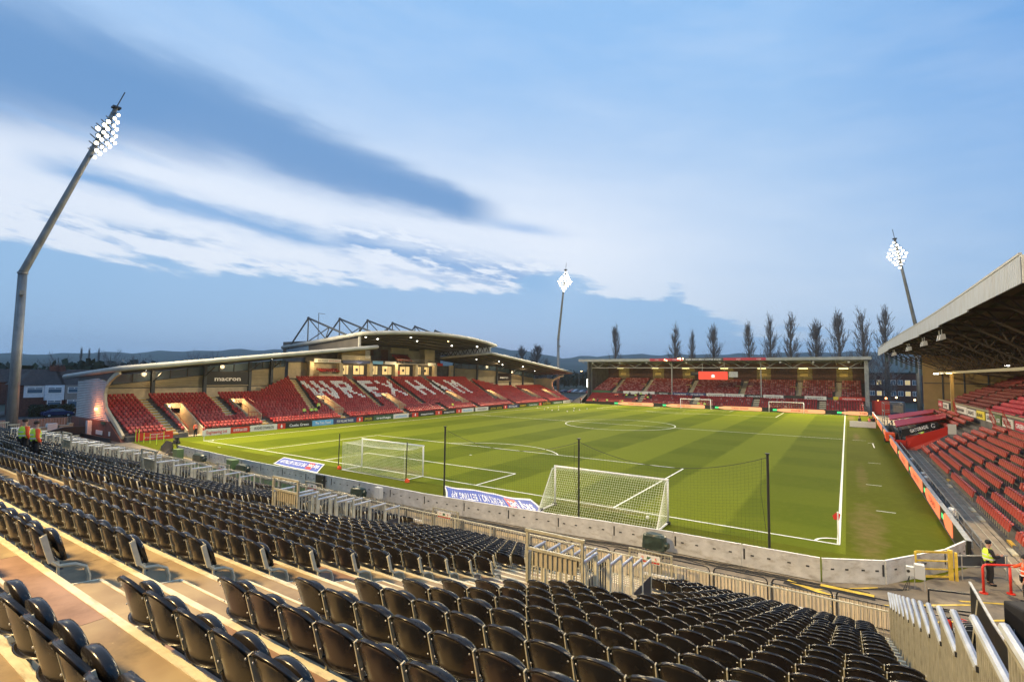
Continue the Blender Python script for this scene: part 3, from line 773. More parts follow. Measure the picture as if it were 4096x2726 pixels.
tower((-78.2, 115.5), 20, (-72.7, 110, 41.5), 'slender floodlight tower between the long left stand and the far stand', (-34, 60, 0), 220*KW)
tower((14.3, 117.3), 19.5, (10.5, 111.4, 40), 'leaning floodlight tower behind the right stand roof', (-28, 62, 0), 220*KW)
tower((17.5, -19), 19.5, (13, -13, 40), 'floodlight tower just outside the right edge of the view', (-28, 36, 0), 55*KW)
# unseen light mast behind and left of the photographer, added to light the near seats
t = thing('unseen_light_mast', 'unseen lamp mast at the back of the near stand, left of the photographer', 'lamp', (-15, -41, 0))
mb = MB(); mb.tube([(-15, -41, 0), (-15, -41, 21)], [.2, .12], 8); mb.build('mast', 'tower_steel', t)
mb = MB(); mb.box(-15.6, -14.4, -40.7, -40.3, 20.6, 21.2); mb.build('lamp_head', 'lamp_housing', t)
light('SPOT', (-15, -40, 20.6), 46*KW, (1., .69, .30), t, size=.8, target=(-4, -27, 5.5), spot=math.radians(110), blend=.9, name='mast_beam')

# ------------------------------------------------------------------ perimeter hoardings
HT = .95
def board_line(pts, n, first=0, labels=None):
    pass
t0 = None
segs = []
x = -.55
HY = lambda x: float(np.interp(-x, [.5, 8, 14, 21, 41, 55.4], [-5.95, -6.05, -6.75, -7.25, -7.3, -6.65]))
while x > -55.2: x2 = max(-55.4, x-2.96); segs.append(((x, HY(x)), (x2, HY(x2)))); x -= 3.0
segs = [((-.48, -5.95), (1.66, -4.78)), ((1.68, -4.74), (3.95, -1.55)), ((3.97, -1.5), (4.92, .55))]+segs
for i, (p, q) in enumerate(segs):
    if i < 3: lab = ['grey hoarding board angled round the corner, left of the yellow gate post', 'grey hoarding board behind the grey switch box and yellow gate', 'short dark grey hoarding board meeting the orange display boards'][i]
    else: lab = 'grey board of the long goal-line hoarding, %s from its right end' % ORD[i-2]
    p = Vector((*p, 0)); q = Vector((*q, 0)); L_ = (q-p).length; d = (q-p).normalized(); n = Vector((d.y, -d.x, 0))
    if n.y > 0: n = -n            # towards the stand
    ang = math.atan2(d.y, d.x)
    t = thing('hoarding_board', lab, 'hoarding', p, 'grey boards of the goal line hoarding', ang)
    sgn = 1 if Vector((math.sin(ang), -math.cos(ang), 0)).dot(n) > 0 else -1   # local -y is n if sgn>0
    mb = MB(); mb.box(0, L_+(.03 if i > 2 else -.03), -.03, .03, .02, HT); mb.build('panel', 'grey_board', t, world=False)
    mb = MB(); mb.box(0, L_-.02, -.04, .04, HT+.001, HT+.02); mb.build('top_cap', 'white_paint', t, world=False)
    mb = MB(); y_ = -sgn*.032
    mb.box(L_-.12, L_-.05, y_-.012, y_+.012, .34, .80)
    mb.build('latch', 'dark_gap', t, world=False)
    for f_ in (.13, .36, .62, .84):
        mb = MB(); mb.box(L_*f_, L_*f_+.13, y_-.01, y_+.01, .52+.1*(f_ > .5)*0, .58); mb.build('handle_slot', 'dark_gap', t, world=False)
# cables along the hoarding foot
mb = MB()
for q in range(5):
    pts = [(x, HY(x)-.3-.1*q+.07*math.sin(x*1.3+q)+.05*math.sin(x*3.1+2*q), .03) for x in np.arange(-50, 1.8-.5*q, .7)]
    mb.tube(pts, .016, 4)
tag(mb.build('cable_run', 'rubber'), 'bundle of black cables lying along the foot of the grey hoarding', 'cables')
for j, (x, y, a) in enumerate(((-.9, -7.15, -.42), (.35, -6.55, -.03))):
    t = thing('cable_ramp', ['yellow striped cable ramp lying askew before the hoarding gap', 'yellow topped cable ramp lying along the corner hoarding'][j], 'cable ramp', (x, y, 0), 'cable ramps on the concourse', a)
    mb = MB(); mb.prism([(-.9, -.25, 0), (-.9, -.12, .06), (-.9, .12, .06), (-.9, .25, 0)], (1.8, 0, 0)); mb.build('ramp', 'rubber', t, world=False)
    mb = MB(); mb.box(-.88, .88, -.10, .14, .061, .072); mb.build('cover', 'yellow_paint', t, world=False)
mb = MB()
for p, q in (((-3.4, -9.1), (1.4, -5.3)), ((-1.5, -9.3), (4.6, -4.9)), ((.6, -9.5), (5.6, -5.6)), ((2.0, -9.3), (5.7, -6.9)), ((3.9, -5.0), (5.6, -4.2)), ((-5.5, -9.0), (-2.2, -8.5))):
    p = Vector((*p, .001)); q = Vector((*q, .001)); n = (q-p).cross(Vector((0, 0, 1))).normalized()*.06
    mb.quad(p-n, q-n, q+n, p+n)
struct('floor_markings', mb, 'yellow_paint')
# switch box by the gate
t = thing('switch_box', 'grey electrical switch box on a frame by the corner hoarding', 'electrical box', (2.55, -4.6, 0))
mb = MB(); mb.box(2.62, 2.95, -4.75, -4.45, .45, 1.0); mb.build('cabinet', 'grey_box', t, bevel=.01)
mb = MB(); mb.box(2.36, 2.61, -4.72, -4.5, .52, .86); m2 = mb.build('socket_box', 'grey_box', t); mb = MB(); mb.ball((2.42, -4.73, .7), .06, .02, .06, 8, 5); mb.build('socket', 'black_board', m2)
for xx, yy in ((2.62, -4.6), (2.92, -4.74)): mb = MB(); mb.box(xx-.015, xx+.015, yy-.015, yy+.015, 0, .45); mb.build('leg', 'steel_grey', t)
mb = MB()
for q in range(3): mb.tube([(2.45, -4.7, .5), (2.4-.1*q, -4.9-.1*q, .02), (1.6, -5.2-.13*q, .02), (.9-.2*q, -5.9-.1*q, .02)], .012, 4)
tag(mb.build('trailing_cable', 'rubber'), 'black cables trailing from the grey switch box across the concourse', 'cables')
# yellow gate
t = thing('yellow_gate', 'bright yellow tube gate at the pitch corner', 'gate', (2.9, -3.16, 0))
g0, g1 = Vector((2.78, -3.25, 0)), Vector((3.98, -2.55, 0))
mb = MB(); mb.box(g1.x-.07, g1.x+.09, g1.y-.07, g1.y+.07, 0, 1.22); mb.box(g1.x+.14, g1.x+.24, g1.y-.05, g1.y+.05, 0, 1.15); mb.build('post', 'yellow_paint', t)
mb = MB(); z_ = Vector((0, 0, 1)); mb.bar(g0+z_*.12, g0+z_*1.12, .08, .08, (1, 0, 0)); mb.bar(g1+z_*.12, g1+z_*1.12, .06, .06, (1, 0, 0))
for zz in (.12, .42, .76, 1.12): mb.bar(g0+z_*zz, g1+z_*zz, .05, .05 if .2 < zz < 1 else .08)
mb.build('gate_frame', 'yellow_paint', t)
# grey rail fence right of the gate
t = thing('grey_railing', 'low grey rail fence between the yellow gate and the steward', 'railing', (4.7, -2, 0))
mb = MB()
for zz in (.55, 1.0): mb.bar((4.2, -2.45, zz), (6.0, -1.2, zz), .05)
for q in (.1, .5, .98): mb.box(4.2+1.8*q-.02, 4.2+1.8*q+.02, -2.47+1.25*q, -2.43+1.25*q, 0, 1.0)
mb.build('rails', 'steel_grey', t)
mb = MB(); p0 = Vector((4.25, -2.42, .58)); p1 = Vector((5.9, -1.27, .58)); mb.quad(p0, p1, p1+z_*.38, p0+z_*.38); mb.build('mesh_panel', 'steel_dark', t)
# red hand rail near the stewards
t = thing('red_handrail', 'glossy red tubular handrail beside the stewards at right', 'handrail', (4.84, -3.52, 0))
mb = MB(); mb.tube([(4.84, -3.52, 0), (4.84, -3.52, .98), (4.88, -3.5, 1.07), (4.96, -3.46, 1.1), (7.6, -1.9, 1.1)], .045, 8); mb.tube([(5.72, -3.0, 0), (5.72, -3.0, 1.1)], .045, 8); mb.build('tube', 'red_gloss', t, smooth=True)
mb = MB(); mb.tube([(4.84, -3.52, 0), (4.84, -3.52, .03)], .14, 10); mb.tube([(5.72, -3.0, 0), (5.72, -3.0, .03)], .14, 10); mb.build('base_plate', 'red_gloss', t)
# black tube hurdle, screens, box, bucket, extinguisher, chairs
t = thing('black_rail', 'black square tube guard rail on the concourse beside the dark screen', 'railing', (3.0, -8.2, 0))
mb = MB()
for zz in (.45, 1.05): mb.bar((2.75, -7.65, zz), (3.95, -7.3, zz), .05)
for xx, yy in ((2.75, -7.65), (3.95, -7.3)): mb.box(xx-.025, xx+.025, yy-.025, yy+.025, 0, 1.07)
mb.build('frame', 'black_metal', t)
t = thing('dark_screen', 'long dark panelled screen with a pale top edge running to the lower right corner', 'screen', (3.7, -9.4, 0))
pA, pB, pC = Vector((3.62, -9.3, 0)), Vector((3.60, -12.6, 0)), Vector((3.75, -17.5, 0))
for p, q, zt in ((pA, pB, 2.0), (pB, pC, 2.0)):
    mb = MB(); mb.quad(p+z_*.05, q+z_*.05, q+z_*zt, p+z_*zt); mb.prism([p+z_*.05, q+z_*.05, q+z_*zt, p+z_*zt], (.05, 0, 0)); b_ = mb.build('screen_panel', 'black_board', t)
    mb = MB(); mb.bar(p+z_*(zt+.03), q+z_*(zt+.03), .06, .05); mb.build('top_edge', 'galv_top', b_)
    mb = MB(); mb.bar(p.lerp(q, .35)+z_*1.9, p.lerp(q, .35)+Vector((-.25, 0, 0)), .03); mb.build('stay', 'cream_steel', b_)
mb = MB(); mb.prism([(4.18, -10.3, 0), (4.95, -9.9, 0), (5.25, -10.5, 0), (4.5, -10.95, 0)][::-1], (0, 0, 2.0)); t = mb.build('equipment_cover', 'cloth_black', bevel=.06)
tag(t, 'tall black covered equipment case at the lower right edge', 'case')
mb = MB(); mb.box(4.33, 4.40, -10.64, -10.54, 1.2, 1.34); mb.build('case_handle', 'steel_grey', t)
t = thing('red_bucket', 'red plastic bucket on the ground behind the pale fence', 'bucket', (3.35, -9.55, 0))
mb = MB(); V_ = []; n = 16
for zz, rr in ((0, .13), (.34, .19), (.34, .18), (.03, .12)):
    V_ += [(rr*math.cos(2*math.pi*a/n), rr*math.sin(2*math.pi*a/n), zz+.55) for a in range(n)]
mb.add(V_, [(q*n+a, q*n+(a+1) % n, (q+1)*n+(a+1) % n, (q+1)*n+a) for q in range(3) for a in range(n)]+[tuple(range(3*n, 4*n)), tuple(range(n))[::-1]]); mb.build('pail', 'red_gloss', t, world=False, smooth=True)
mb = MB(); mb.tube([(.19*math.cos(a), .05, .89+.10*math.sin(a)) for a in np.linspace(0, math.pi, 9)], .006, 4); mb.build('bucket_handle', 'steel_grey', t, world=False)
mb = MB(); mb.box(-.2, .2, -.2, .2, 0, .55); mb.build('crate', 'steel_dark', t, world=False)
t = thing('fire_extinguisher', 'red fire extinguisher hung on the crowd barrier', 'extinguisher', (3.0, -9.8, .45))
mb = MB(); mb.tube([(0, 0, 0), (0, 0, .42), (0, 0, .47), (0, 0, .5)], [.08, .08, .055, .02], 12); mb.build('cylinder', 'red_gloss', t, world=False, smooth=True)
mb = MB(); mb.box(-.02, .02, -.03, .03, .5, .55); mb.bar((-.0, 0, .54), (.11, 0, .58), .02); mb.tube([(0, .03, .52), (.09, .05, .4), (.1, .05, .15)], .012, 5); mb.build('valve', 'black_metal', t, world=False)
ch0 = None
for j in range(5):
    lab = 'grey folded metal chair leaning by the red bucket, %s of five' % ORD[j+1]
    if ch0 is None:
        ch0 = thing('folding_chair', lab, 'chair', (3.42, -10.0, .1), 'folded chairs leaning by the dark screen')
        mb = MB(); mb.tube([(-.2, 0, 0), (-.2, .05, .85), (-.13, .055, .95), (.13, .055, .95), (.2, .05, .85), (.2, 0, 0)], .013, 6); mb.build('frame', 'galv_top', ch0, world=False)
        mb = MB(); mb.tube([(-.17, -.05, 0), (-.17, .0, .7), (.17, 0, .7), (.17, -.05, 0)], .012, 6); mb.build('rear_frame', 'steel_dark', ch0, world=False)
        mb = MB(); mb.box(-.16, .16, -.02, -.0, .28, .62); mb.build('seat', 'steel_dark', ch0, world=False)
        mb = MB(); mb.box(-.18, .18, .03, .05, .68, .9); mb.build('backrest', 'steel_dark', ch0, world=False); ch0.rotation_euler.z = .5
    else: copy_tree(ch0, loc=(3.42+.022*j*(1 if j != 4 else 0), -10.0-.115*j, .1 if j != 4 else .0), rz=.5, label=lab)

# ------------------------------------------------------------------ goals
def net_grid(mb, P, nu, nv, r=.0065, sag=0.):
    """P(u,v) surface; thin square cords along both directions"""
    for i in range(nu+1):
        pts = [P(i/nu, j/nv) for j in range(nv+1)]
        for a, b in zip(pts[:-1], pts[1:]): tri(mb, a, b, r)
    for j in range(nv+1):
        pts = [P(i/nu, j/nv) for i in range(nu+1)]
        for a, b in zip(pts[:-1], pts[1:]): tri(mb, a, b, r)
def tri(mb, a, b, r):
    a = Vector(a); b = Vector(b); d = (b-a).normalized(); s_ = d.cross(Vector((.3, .2, 1))).normalized()*r; u_ = d.cross(s_).normalized()*r
    mb.add([a+s_, a-s_*.5+u_*.87, a-s_*.5-u_*.87, b+s_, b-s_*.5+u_*.87, b-s_*.5-u_*.87], [(0, 1, 4, 3), (1, 2, 5, 4), (2, 0, 3, 5)])
def goal(x0, x1, y, dirn, label, style, loc_net=.12, cords=1.0, rr=.06):
    """dirn -1: net toward -y. style box / slope"""
    cx = (x0+x1)/2
    t = thing('goal', label, 'goal', (cx, y, 0))
    for x in (x0, x1): mb = MB(); mb.tube([(x, y, 0), (x, y, 2.50)], rr, 8); mb.build('post', 'white_paint', t, smooth=True)
    mb = MB(); mb.tube([(x0-rr, y, 2.46), (x1+rr, y, 2.46)], rr, 8); mb.build('crossbar', 'white_paint', t, smooth=True)
    dp = 2.1*dirn
    mb = MB()
    if style == 'box':
        fr = MB(); fr.tube([(x0, y, .04), (x0, y+dp, .04), (x1, y+dp, .04), (x1, y, .04)], .04, 6); fr.build('ground_frame', 'white_paint', t)
        for x in (x0, x1): s_ = MB(); s_.tube([(x, y+dp-.0, 0.03), (x, y+dp, 2.42)], .014, 5); s_.build('net_support', 'black_metal' if False else 'white_paint', t)
        nu = int(7.3/loc_net*cords); nd = int(2.1/loc_net*cords); nh = int(2.4/loc_net*cords)
        net_grid(mb, lambda u, v: (x0+(x1-x0)*u, y+dp, .05+2.32*v-.10*math.sin(math.pi*u)*v), nu, nh)
        net_grid(mb, lambda u, v: (x0+(x1-x0)*u, y+dp*v, 2.44-.07*v-.20*math.sin(math.pi*v)*(.5+.5*math.sin(math.pi*u))-.10*math.sin(math.pi*u)*v*v), nu, nd)
        for x in (x0, x1): net_grid(mb, lambda u, v, x=x: (x, y+dp*u, .05+(2.36-.05*u)*v), nd, nh)
    else:
        top = .75*dirn; bk = 2.15*dirn
        for x in (x0, x1):
            fr = MB(); fr.tube([(x, y, .07), (x, y+bk, .07)], .055, 8); f_ = fr.build('side_rail', 'white_paint', t)
            s_ = MB(); s_.tube([(x, y, 2.44), (x, y+top*.55, 2.32), (x, y+bk, .08)], .02, 6); s_.build('net_support', 'white_paint', t)
            for q in (.12, 1.85): w = MB(); w.tube([(x-.10, y+q*dirn, .09), (x+.16, y+q*dirn, .09)], .09, 10); w.build('wheel', 'rubber', f_)
        nu = int(7.3/loc_net*cords); nh = int(3.2/loc_net*cords)
        def S_(u, v):
            if v > .85: a = (1-v)/.15; yy = top*.55*a; zz = 2.44-.12*a
            else: a = v/.85; yy = bk+(top*.55-bk)*a; zz = .04+2.28*a
            return (x0+(x1-x0)*u, y+yy-.10*dirn*math.sin(math.pi*min(1, v*1.1))*(.6+.4*math.sin(u*14)), zz)
        net_grid(mb, S_, nu, nh)
        for x in (x0, x1):
            def Q(u, v, x=x):
                yb = bk*u; ztop = 2.40 if u < .19 else 2.40*(1-(u-.19)/.81)+.05; return (x, y+yb, .05+(ztop-.05)*v)
            net_grid(mb, Q, int(2.1/loc_net*cords), int(2.2/loc_net*cords))
    o = mb.build('net', 'net', t)
    return t
goal(mc-3.72, mc+3.72, 0, -1, 'white match goal with a square box net on the near goal line', 'box', .12, 1)
goal(-15.4, -8.12, -1.5, -1, 'white wheeled practice goal with a sloping net near the hoarding', 'slope', .14, 1)
NETR = 1
goal(mc-3.72, mc+3.72, PL, 1, 'white match goal at the far end of the pitch', 'box', .45, 1, .075)
goal(-15.2, -7.95, 104.7, 1, 'white practice goal right of the far match goal', 'slope', .5, 1, .075)
# ball-stop net with black poles
poles = [(-21.6, -5.25, 4.88), (-11.86, -5.3, 4.85), (-2.5, -5.3, 4.92)]
t = thing('ball_stop_net', 'tall black ball-stop net on three poles along the near hoarding', 'net', (-11.9, -5.3, 0))
for x, y, z in poles: mb = MB(); mb.tube([(x, y, 0), (x, y, z)], .055, 8); mb.box(x-.09, x+.09, y-.09, y+.09, z-.0, z+.04); mb.build('pole', 'black_metal', t)
mb = MB(); ro = MB()
for (xa, ya, za), (xb, yb, zb2) in zip(poles[:-1], poles[1:]):
    f_ = lambda u, v, xa=xa, xb=xb, za=za, zb2=zb2: (xa+(xb-xa)*u, -5.28, .2+((za+(zb2-za)*u-.15-1.0*4*u*(1-u)*(.9))-.2)*v)
    net_grid(mb, f_, int(abs(xb-xa)/.16), 28, .0022)
    ro.tube([f_(i/20, 1) for i in range(21)], .012, 4)
    ro.tube([(xb-.25, -5.28, zb2-.2), (xb-.3, -5.28, zb2-1.8), (xb-.12, -5.28, zb2-3.4)], .008, 4)
mb.build('netting', 'net_black', t); ro.build('head_rope', 'black_metal', t)
for j, (x, y) in enumerate(((-36.62, -1.95), (-28.0, -2.35))):
    t = thing('net_pole', ['thin black pole with an orange foot, left of the match goal', 'thin black pole with an orange foot, behind the match goal right side'][j], 'pole', (x, y, 0), 'black poles behind the match goal')
    mb = MB(); mb.tube([(0, 0, 0), (.04, .02, 3.05)], .04, 8); mb.build('pole', 'black_metal', t, world=False)
    mb = MB(); mb.box(.02, .26, -.14, .14, 0, .22); mb.ball((.14, 0, .26), .09, .09, .06, 8, 5); mb.build('foot_weight', 'hivis_orange', t, world=False, bevel=.03)
# corner flags
for j, (x, y) in enumerate(((0, 0), (PW, 0), (0, PL), (PW, PL))):
    t = thing('corner_flag', ['white corner post with red flag at the near right corner', 'white corner post at the near left corner by the adverts', 'small corner flag at the far right corner', 'small corner flag at the far left corner'][j], 'flag', (x, y, 0), 'corner flags of the pitch')
    mb = MB(); mb.tube([(0, 0, 0), (0, 0, 1.62)], .028 if j else .034, 8); mb.build('flag_post', 'white_paint', t, world=False)
    mb = MB(); mb.quad((0, 0, 1.60), (-.10, -.06, 1.55), (-.22, -.10, 1.42), (-.16, -.12, 1.24), (0, 0, 1.22)); mb.prism([(0, 0, 1.60), (.12, .05, 1.50), (.05, .02, 1.2), (0, 0, 1.22)], (.004, -.01, 0)); mb.build('flag', 'red_gloss', t, world=False)
# banners lying on the grass
def banner(corners, label, wob, seed):
    A, B, C_, D = [Vector((*c, 0)) for c in corners]      # far left, far right, near right, near left
    c = (A+B+C_+D)/4; L_ = ((B-A).length+(C_-D).length)/2; Wd = abs(A.y-D.y)
    t = thing('sponsor_banner', label, 'banner', (c.x, c.y, 0), 'blue sponsor banners on the grass')
    rr = random.Random(seed); mb = MB(); nx, ny = 48, 12
    def Z(u, v): return .02+wob*(.5+.5*math.sin(u*19+v*4+seed))*(.4+.6*abs(math.sin(u*7.3+seed)))*.5
    def P(u, v, dz=0):
        p = A.lerp(B, u).lerp(D.lerp(C_, u), 1-v)-c; return (p.x+wob*.8*math.sin(v*6+seed), p.y+wob*1.6*math.sin(u*9+seed), Z(u, v)+dz)
    for i in range(nx+1):
        for j in range(ny+1): mb.v.append(P(i/nx, j/ny))
    for i in range(nx):
        for j in range(ny): mb.f.append((i*(ny+1)+j, (i+1)*(ny+1)+j, (i+1)*(ny+1)+j+1, i*(ny+1)+j+1)); mb.mi.append(0 if 0 < j < ny-1 and 0 < i < nx-1 else 1)
    o = mb.build('cloth', ['banner_blue', 'board_white'], t, world=False)
    # readable from the pitch side, so upside down from here
    def tx(s_, u0, u1, hgt, m_, v0=.30):
        q = text(s_, (0, 0, 0), (1, 0, 0), (0, 1, 0), hgt, m_, None, width=(u1-u0)*L_, bold=.01); me = q.data
        for v_ in me.vertices:
            u = u1-(v_.co.x)/L_*1.0; w = 1-(v0+v_.co.y/Wd); p = P(u, w, .012); v_.co = p
        q.parent = t
    tx("THE UK'S NO.1 BETTING APP", .07, .66, Wd*.40, 'text_white')
    rb = MB(); 
    for i in range(6):
        u0, u1 = .69+.02*i, .69+.02*(i+1); rb.quad(P(u0, .16, .008), P(u1, .16, .008), P(u1, .84, .008), P(u0, .84, .008))
    rb.build('red_patch', 'board_red', t, world=False)
    tx('bet', .70, .80, Wd*.42, 'text_white'); tx('sky', .82, .94, Wd*.44, 'text_white')
    return t
banner(((-45.8, -1.3), (-39.4, -1.25), (-36.4, -4.2), (-43.3, -3.95)), 'flat blue betting banner on the grass, left of the match goal', .02, 1)
banner(((-24.8, -1.5), (-17.3, -1.45), (-13.6, -5.0), (-21.4, -5.0)), 'crumpled blue betting banner by the hoarding and practice goal', .10, 4)

# ------------------------------------------------------------------ equipment between stand and hoarding
def covered(x, y, w, label, ht=.75, rz=0):
    t = thing('covered_camera', label, 'covered equipment', (x, y, 0), 'tarpaulin covered gear behind the hoarding', rz)
    mb = MB(); n = 12; V_ = []
    for j, (zz, sc) in enumerate(((.22, 1.02), (.35, 1.04), (.55, .98), (.72, .94), (.8, .7))):
        for a in range(n):
            th = 2*math.pi*a/n; cx_, cy_ = math.copysign(abs(math.cos(th))**.45, math.cos(th)), math.copysign(abs(math.sin(th))**.45, math.sin(th))
            V_.append((cx_*w/2*sc*(1+R.uniform(-.05, .05)), cy_*.26*sc*(1+R.uniform(-.08, .08)), zz*ht/.8+R.uniform(-.02, .02)))
    mb.add(V_, [(q*n+a, q*n+(a+1) % n, (q+1)*n+(a+1) % n, (q+1)*n+a) for q in range(4) for a in range(n)]+[tuple(range(4*n, 5*n))]); mb.build('tarpaulin', 'tarp_green', t, world=False)
    mb = MB()
    for q in (-.4, .4): mb.box(w*q-.02, w*q+.02, -.02, .02, 0, .3)
    mb.build('stand_leg', 'steel_dark', t, world=False)
    mb = MB(); mb.tube([(w*.45, 0, .5), (w*.62, -.02, .52)], [.17, .13], 10); mb.build('lens_hood', 'tarp_green', t, world=False)
    return t
covered(-7.2, -6.75, 1.1, 'dark green tarpaulin over a camera, beside the A and B sign', .95, -.1)
covered(-26.7, -8.0, 1.15, 'dark green covered camera right of the flat black case', .8)
covered(-48.8, -7.7, 1.9, 'wide dark green covered gear, farther left behind the hoarding', .85)
covered(-40.9, -8.0, 1.6, 'dark covered gear beside the green cabinet left of centre', .8)
t = thing('equipment_case', 'flat black square case leaning on the hoarding left of centre', 'case', (-31.5, -7.4, 0))
mb = MB(); mb.box(-.5, .5, -.12, .0, .1, .95); mb.build('case_body', 'black_board', t, world=False, bevel=.03); mb = MB(); mb.box(.3, .36, -.13, -.12, .6, .66); mb.build('catch', 'grey_box', t, world=False)
for j, (x, lab) in enumerate(((-42.5, 'olive green metal cabinet right of centre of the hoarding run'), (-52.2, 'olive green metal cabinet beside the camera tripod'))):
    t = thing('green_cabinet', ['olive green metal cabinet before the wall, beside the green boards', 'olive green metal cabinet beside the dark camera tripod'][j], 'cabinet', (x, -8.0, 0), 'olive green cabinets behind the hoarding')
    mb = MB(); mb.box(-.42, .42, -.3, .3, .12, .98); mb.build('cabinet', 'box_green', t, world=False); mb = MB(); mb.box(-.44, .44, -.32, .32, .98, 1.02); mb.build('lid', 'box_green', t, world=False)
    for q in (-.38, .38): mb = MB(); mb.box(q-.02, q+.02, -.28, .28, 0, .12); mb.build('foot', 'steel_grey', t, world=False)
t = thing('camera_tripod', 'black television camera on a tripod at the left behind the hoarding', 'camera', (-53.9, -7.5, 0))
mb = MB(); mb.box(-.7, .7, -.35, .35, 0, .5); mb.build('platform_case', 'black_board', t, world=False)
for a in (0, 2.1, 4.2): mb = MB(); mb.bar((.1*math.cos(a), .1*math.sin(a), 1.3), (.4*math.cos(a), .4*math.sin(a), .5), .04); mb.build('tripod_leg', 'black_metal', t, world=False)
mb = MB(); mb.box(-.3, .35, -.15, .15, 1.3, 1.65); mb.build('camera_body', 'black_board', t, world=False); mb = MB(); mb.box(-.1, .35, -.12, .12, 1.68, 1.95); mb.tube([(.35, 0, 1.47), (.7, 0, 1.47)], .1, 8); mb.build('lens', 'black_metal', t, world=False)
t = thing('grey_meter_box', 'slim grey switch cabinet on legs against the hoarding', 'electrical box', (-24.9, -7.8, 0))
mb = MB(); mb.box(-.3, .2, -.15, .15, .3, .98); mb.build('cabinet', 'grey_box', t, world=False)
for q in (-.25, .15): mb = MB(); mb.box(q-.02, q+.02, -.02, .02, 0, .3); mb.build('leg', 'steel_grey', t, world=False)
t = thing('sound_board', 'large dark curved baffle board standing at the left end of the hoarding', 'screen', (-56.2, -6.6, 0))
mb = MB()
for i in range(8):
    u0, u1 = i/8, (i+1)/8; xa, xb = -59.2+3.7*u0, -59.2+3.7*u1
    mb.prism([(xa, -6.9+.25*math.cos(u0*3), .05), (xb, -6.9+.25*math.cos(u1*3), .05), (xb, -6.9+.25*math.cos(u1*3), .1+1.2*min(1, .35+u1*1.6)), (xa, -6.9+.25*math.cos(u0*3), .1+1.2*min(1, .35+u0*1.6))], (0, .06, 0))
mb.build('baffle', 'black_board', t)
for q in (-58, -56.2): mb = MB(); mb.bar((q, -6.8, .9), (q, -7.5, .02), .05); mb.build('stay', 'steel_dark', t)
# yellow training poles and the red banner by the left corner
for j, (x, y) in enumerate(((-69.3, -5.25), (-69.1, -5.0), (-67.6, -5.05), (-66.5, -4.85), (-64.9, -4.8), (-67.6, -3.0))):
    mb = MB(); mb.tube([(0, 0, 0), (0, 0, 1.5 if j < 2 else 1.15)], .035, 6); o = mb.build('training_pole', 'hivis_yellow'); o.location = (x, y, 0)
    tag(o, 'yellow training pole near the red banner, %s from the left' % ORD[j+1], 'pole', 'yellow training poles at the corner')
t = thing('red_banner', 'red club banner on the low front wall at the left corner', 'banner', (-69.5, -3.2, 0))
mb = MB(); mb.box(-69.56, -69.5, -5.2, -1.2, .06, .95); mb.build('board', 'board_red', t)
text('WREXHAM AFC', (-69.49, -3.7, .62), (0, 1, 0), (0, 0, 1), .17, 'text_white', t, width=1.5); text('LET US COME WITH A RENOWNED HIRE', (-69.49, -4.3, .3), (0, 1, 0), (0, 0, 1), .15, 'text_white', t, width=2.7)
# balls
BX = [1150.9, 1211, 1250, 1213, 1245, 1000, 1050, 1100, 1190, 1205, 1225]
for j, (x, y) in enumerate(((-61.1, 84), (-56.1, 82.9), (-52.8, 83.3), (-52.6, 72.4), (-52.5, 78.5), (-63.75, 78), (-60, 74.9), (-62.3, 80.7), (-57, 73.2), (-56.3, 75.1), (-52.5, 75.4), (-9.37, -1.3))):
    mb = MB(); mb.ball((0, 0, .12), .12 if j < 11 else .11, n=10, k=7); o = mb.build('football', 'white_plastic', smooth=True); o.location = (x, y, 0)
    tag(o, 'white football in the practice goal' if j == 11 else 'white training football far across the pitch, %s from the left' % ORD[sorted(range(11), key=lambda q: BX[q]).index(j)+1], 'ball', None if j == 11 else 'scattered training balls')

# ------------------------------------------------------------------ red seat meshes
def redseat(n=5):
    V, F = [], []
    def pr(pts, th):
        a = len(V); k = len(pts)
        for p in pts: V.append(p)
        for p in pts: V.append((p[0]*.96, p[1]+th, p[2]-.005))
        F.append(tuple(range(a, a+k))); F.append(tuple(range(a+k, a+2*k))[::-1])
        for i in range(k): F.append((a+i, a+k+i, a+k+(i+1) % k, a+(i+1) % k))
    pr([(-.21, .08, .40), (.21, .08, .40), (.215, .02, .74), (.17, .01, .80), (-.17, .01, .80), (-.215, .02, .74)][::-1], .04)
    pr([(-.19, .22, .36), (.19, .22, .36), (.19, .15, .66), (.13, .14, .71), (-.13, .14, .71), (-.19, .15, .66)][::-1], .05)
    return V, F
RV, RF = redseat()
def span_minus(lo, hi, holes):
    out = []; x = lo
    for a, b in sorted(holes):
        if a > x: out.append((x, min(a, hi)))
        x = max(x, b)
    if x < hi: out.append((x, hi))
    return [(a, b) for a, b in out if b-a > .3]

# ------------------------------------------------------------------ the long left stand
MX0, MZ0, MDX, MDZ = -70.2, .55, .76, .30
def mx_(r): return MX0-MDX*r
def mz_(r): return MZ0+MDZ*r
def wing_z(y): return 9.31+.1165*y if y < 50 else 13.35-(y-70)*.098
ms_ = thing('main_stand', 'long red seated stand on the left with curved pale roofs and roof trusses', 'stand', (-70, 50, 0))
AIS = [(-1.0, 0., 0), (7.8, .05, 4), (21.5, .25, 0), (35.8, .17, 0), (47.3, .12, 0), (58.3, .17, 0), (73.5, .25, 0), (91., .1, 0)]
VOM = [(1.6, 0, 8), (10.6, 3, 9), (25.4, 3, 9), (40.2, 3, 9), (59.9, 3, 9), (75.6, 3, 9), (92.9, 3, 9), (102.8, 2, 8)]
def row_span(r):
    if r <= 13: return -5.95, 107.5
    a = 15+(r-13)*1.15; return a, 86.5-(r-13)*1.15
deckm = MB(); stepd = {}; seats = []; wseats = []
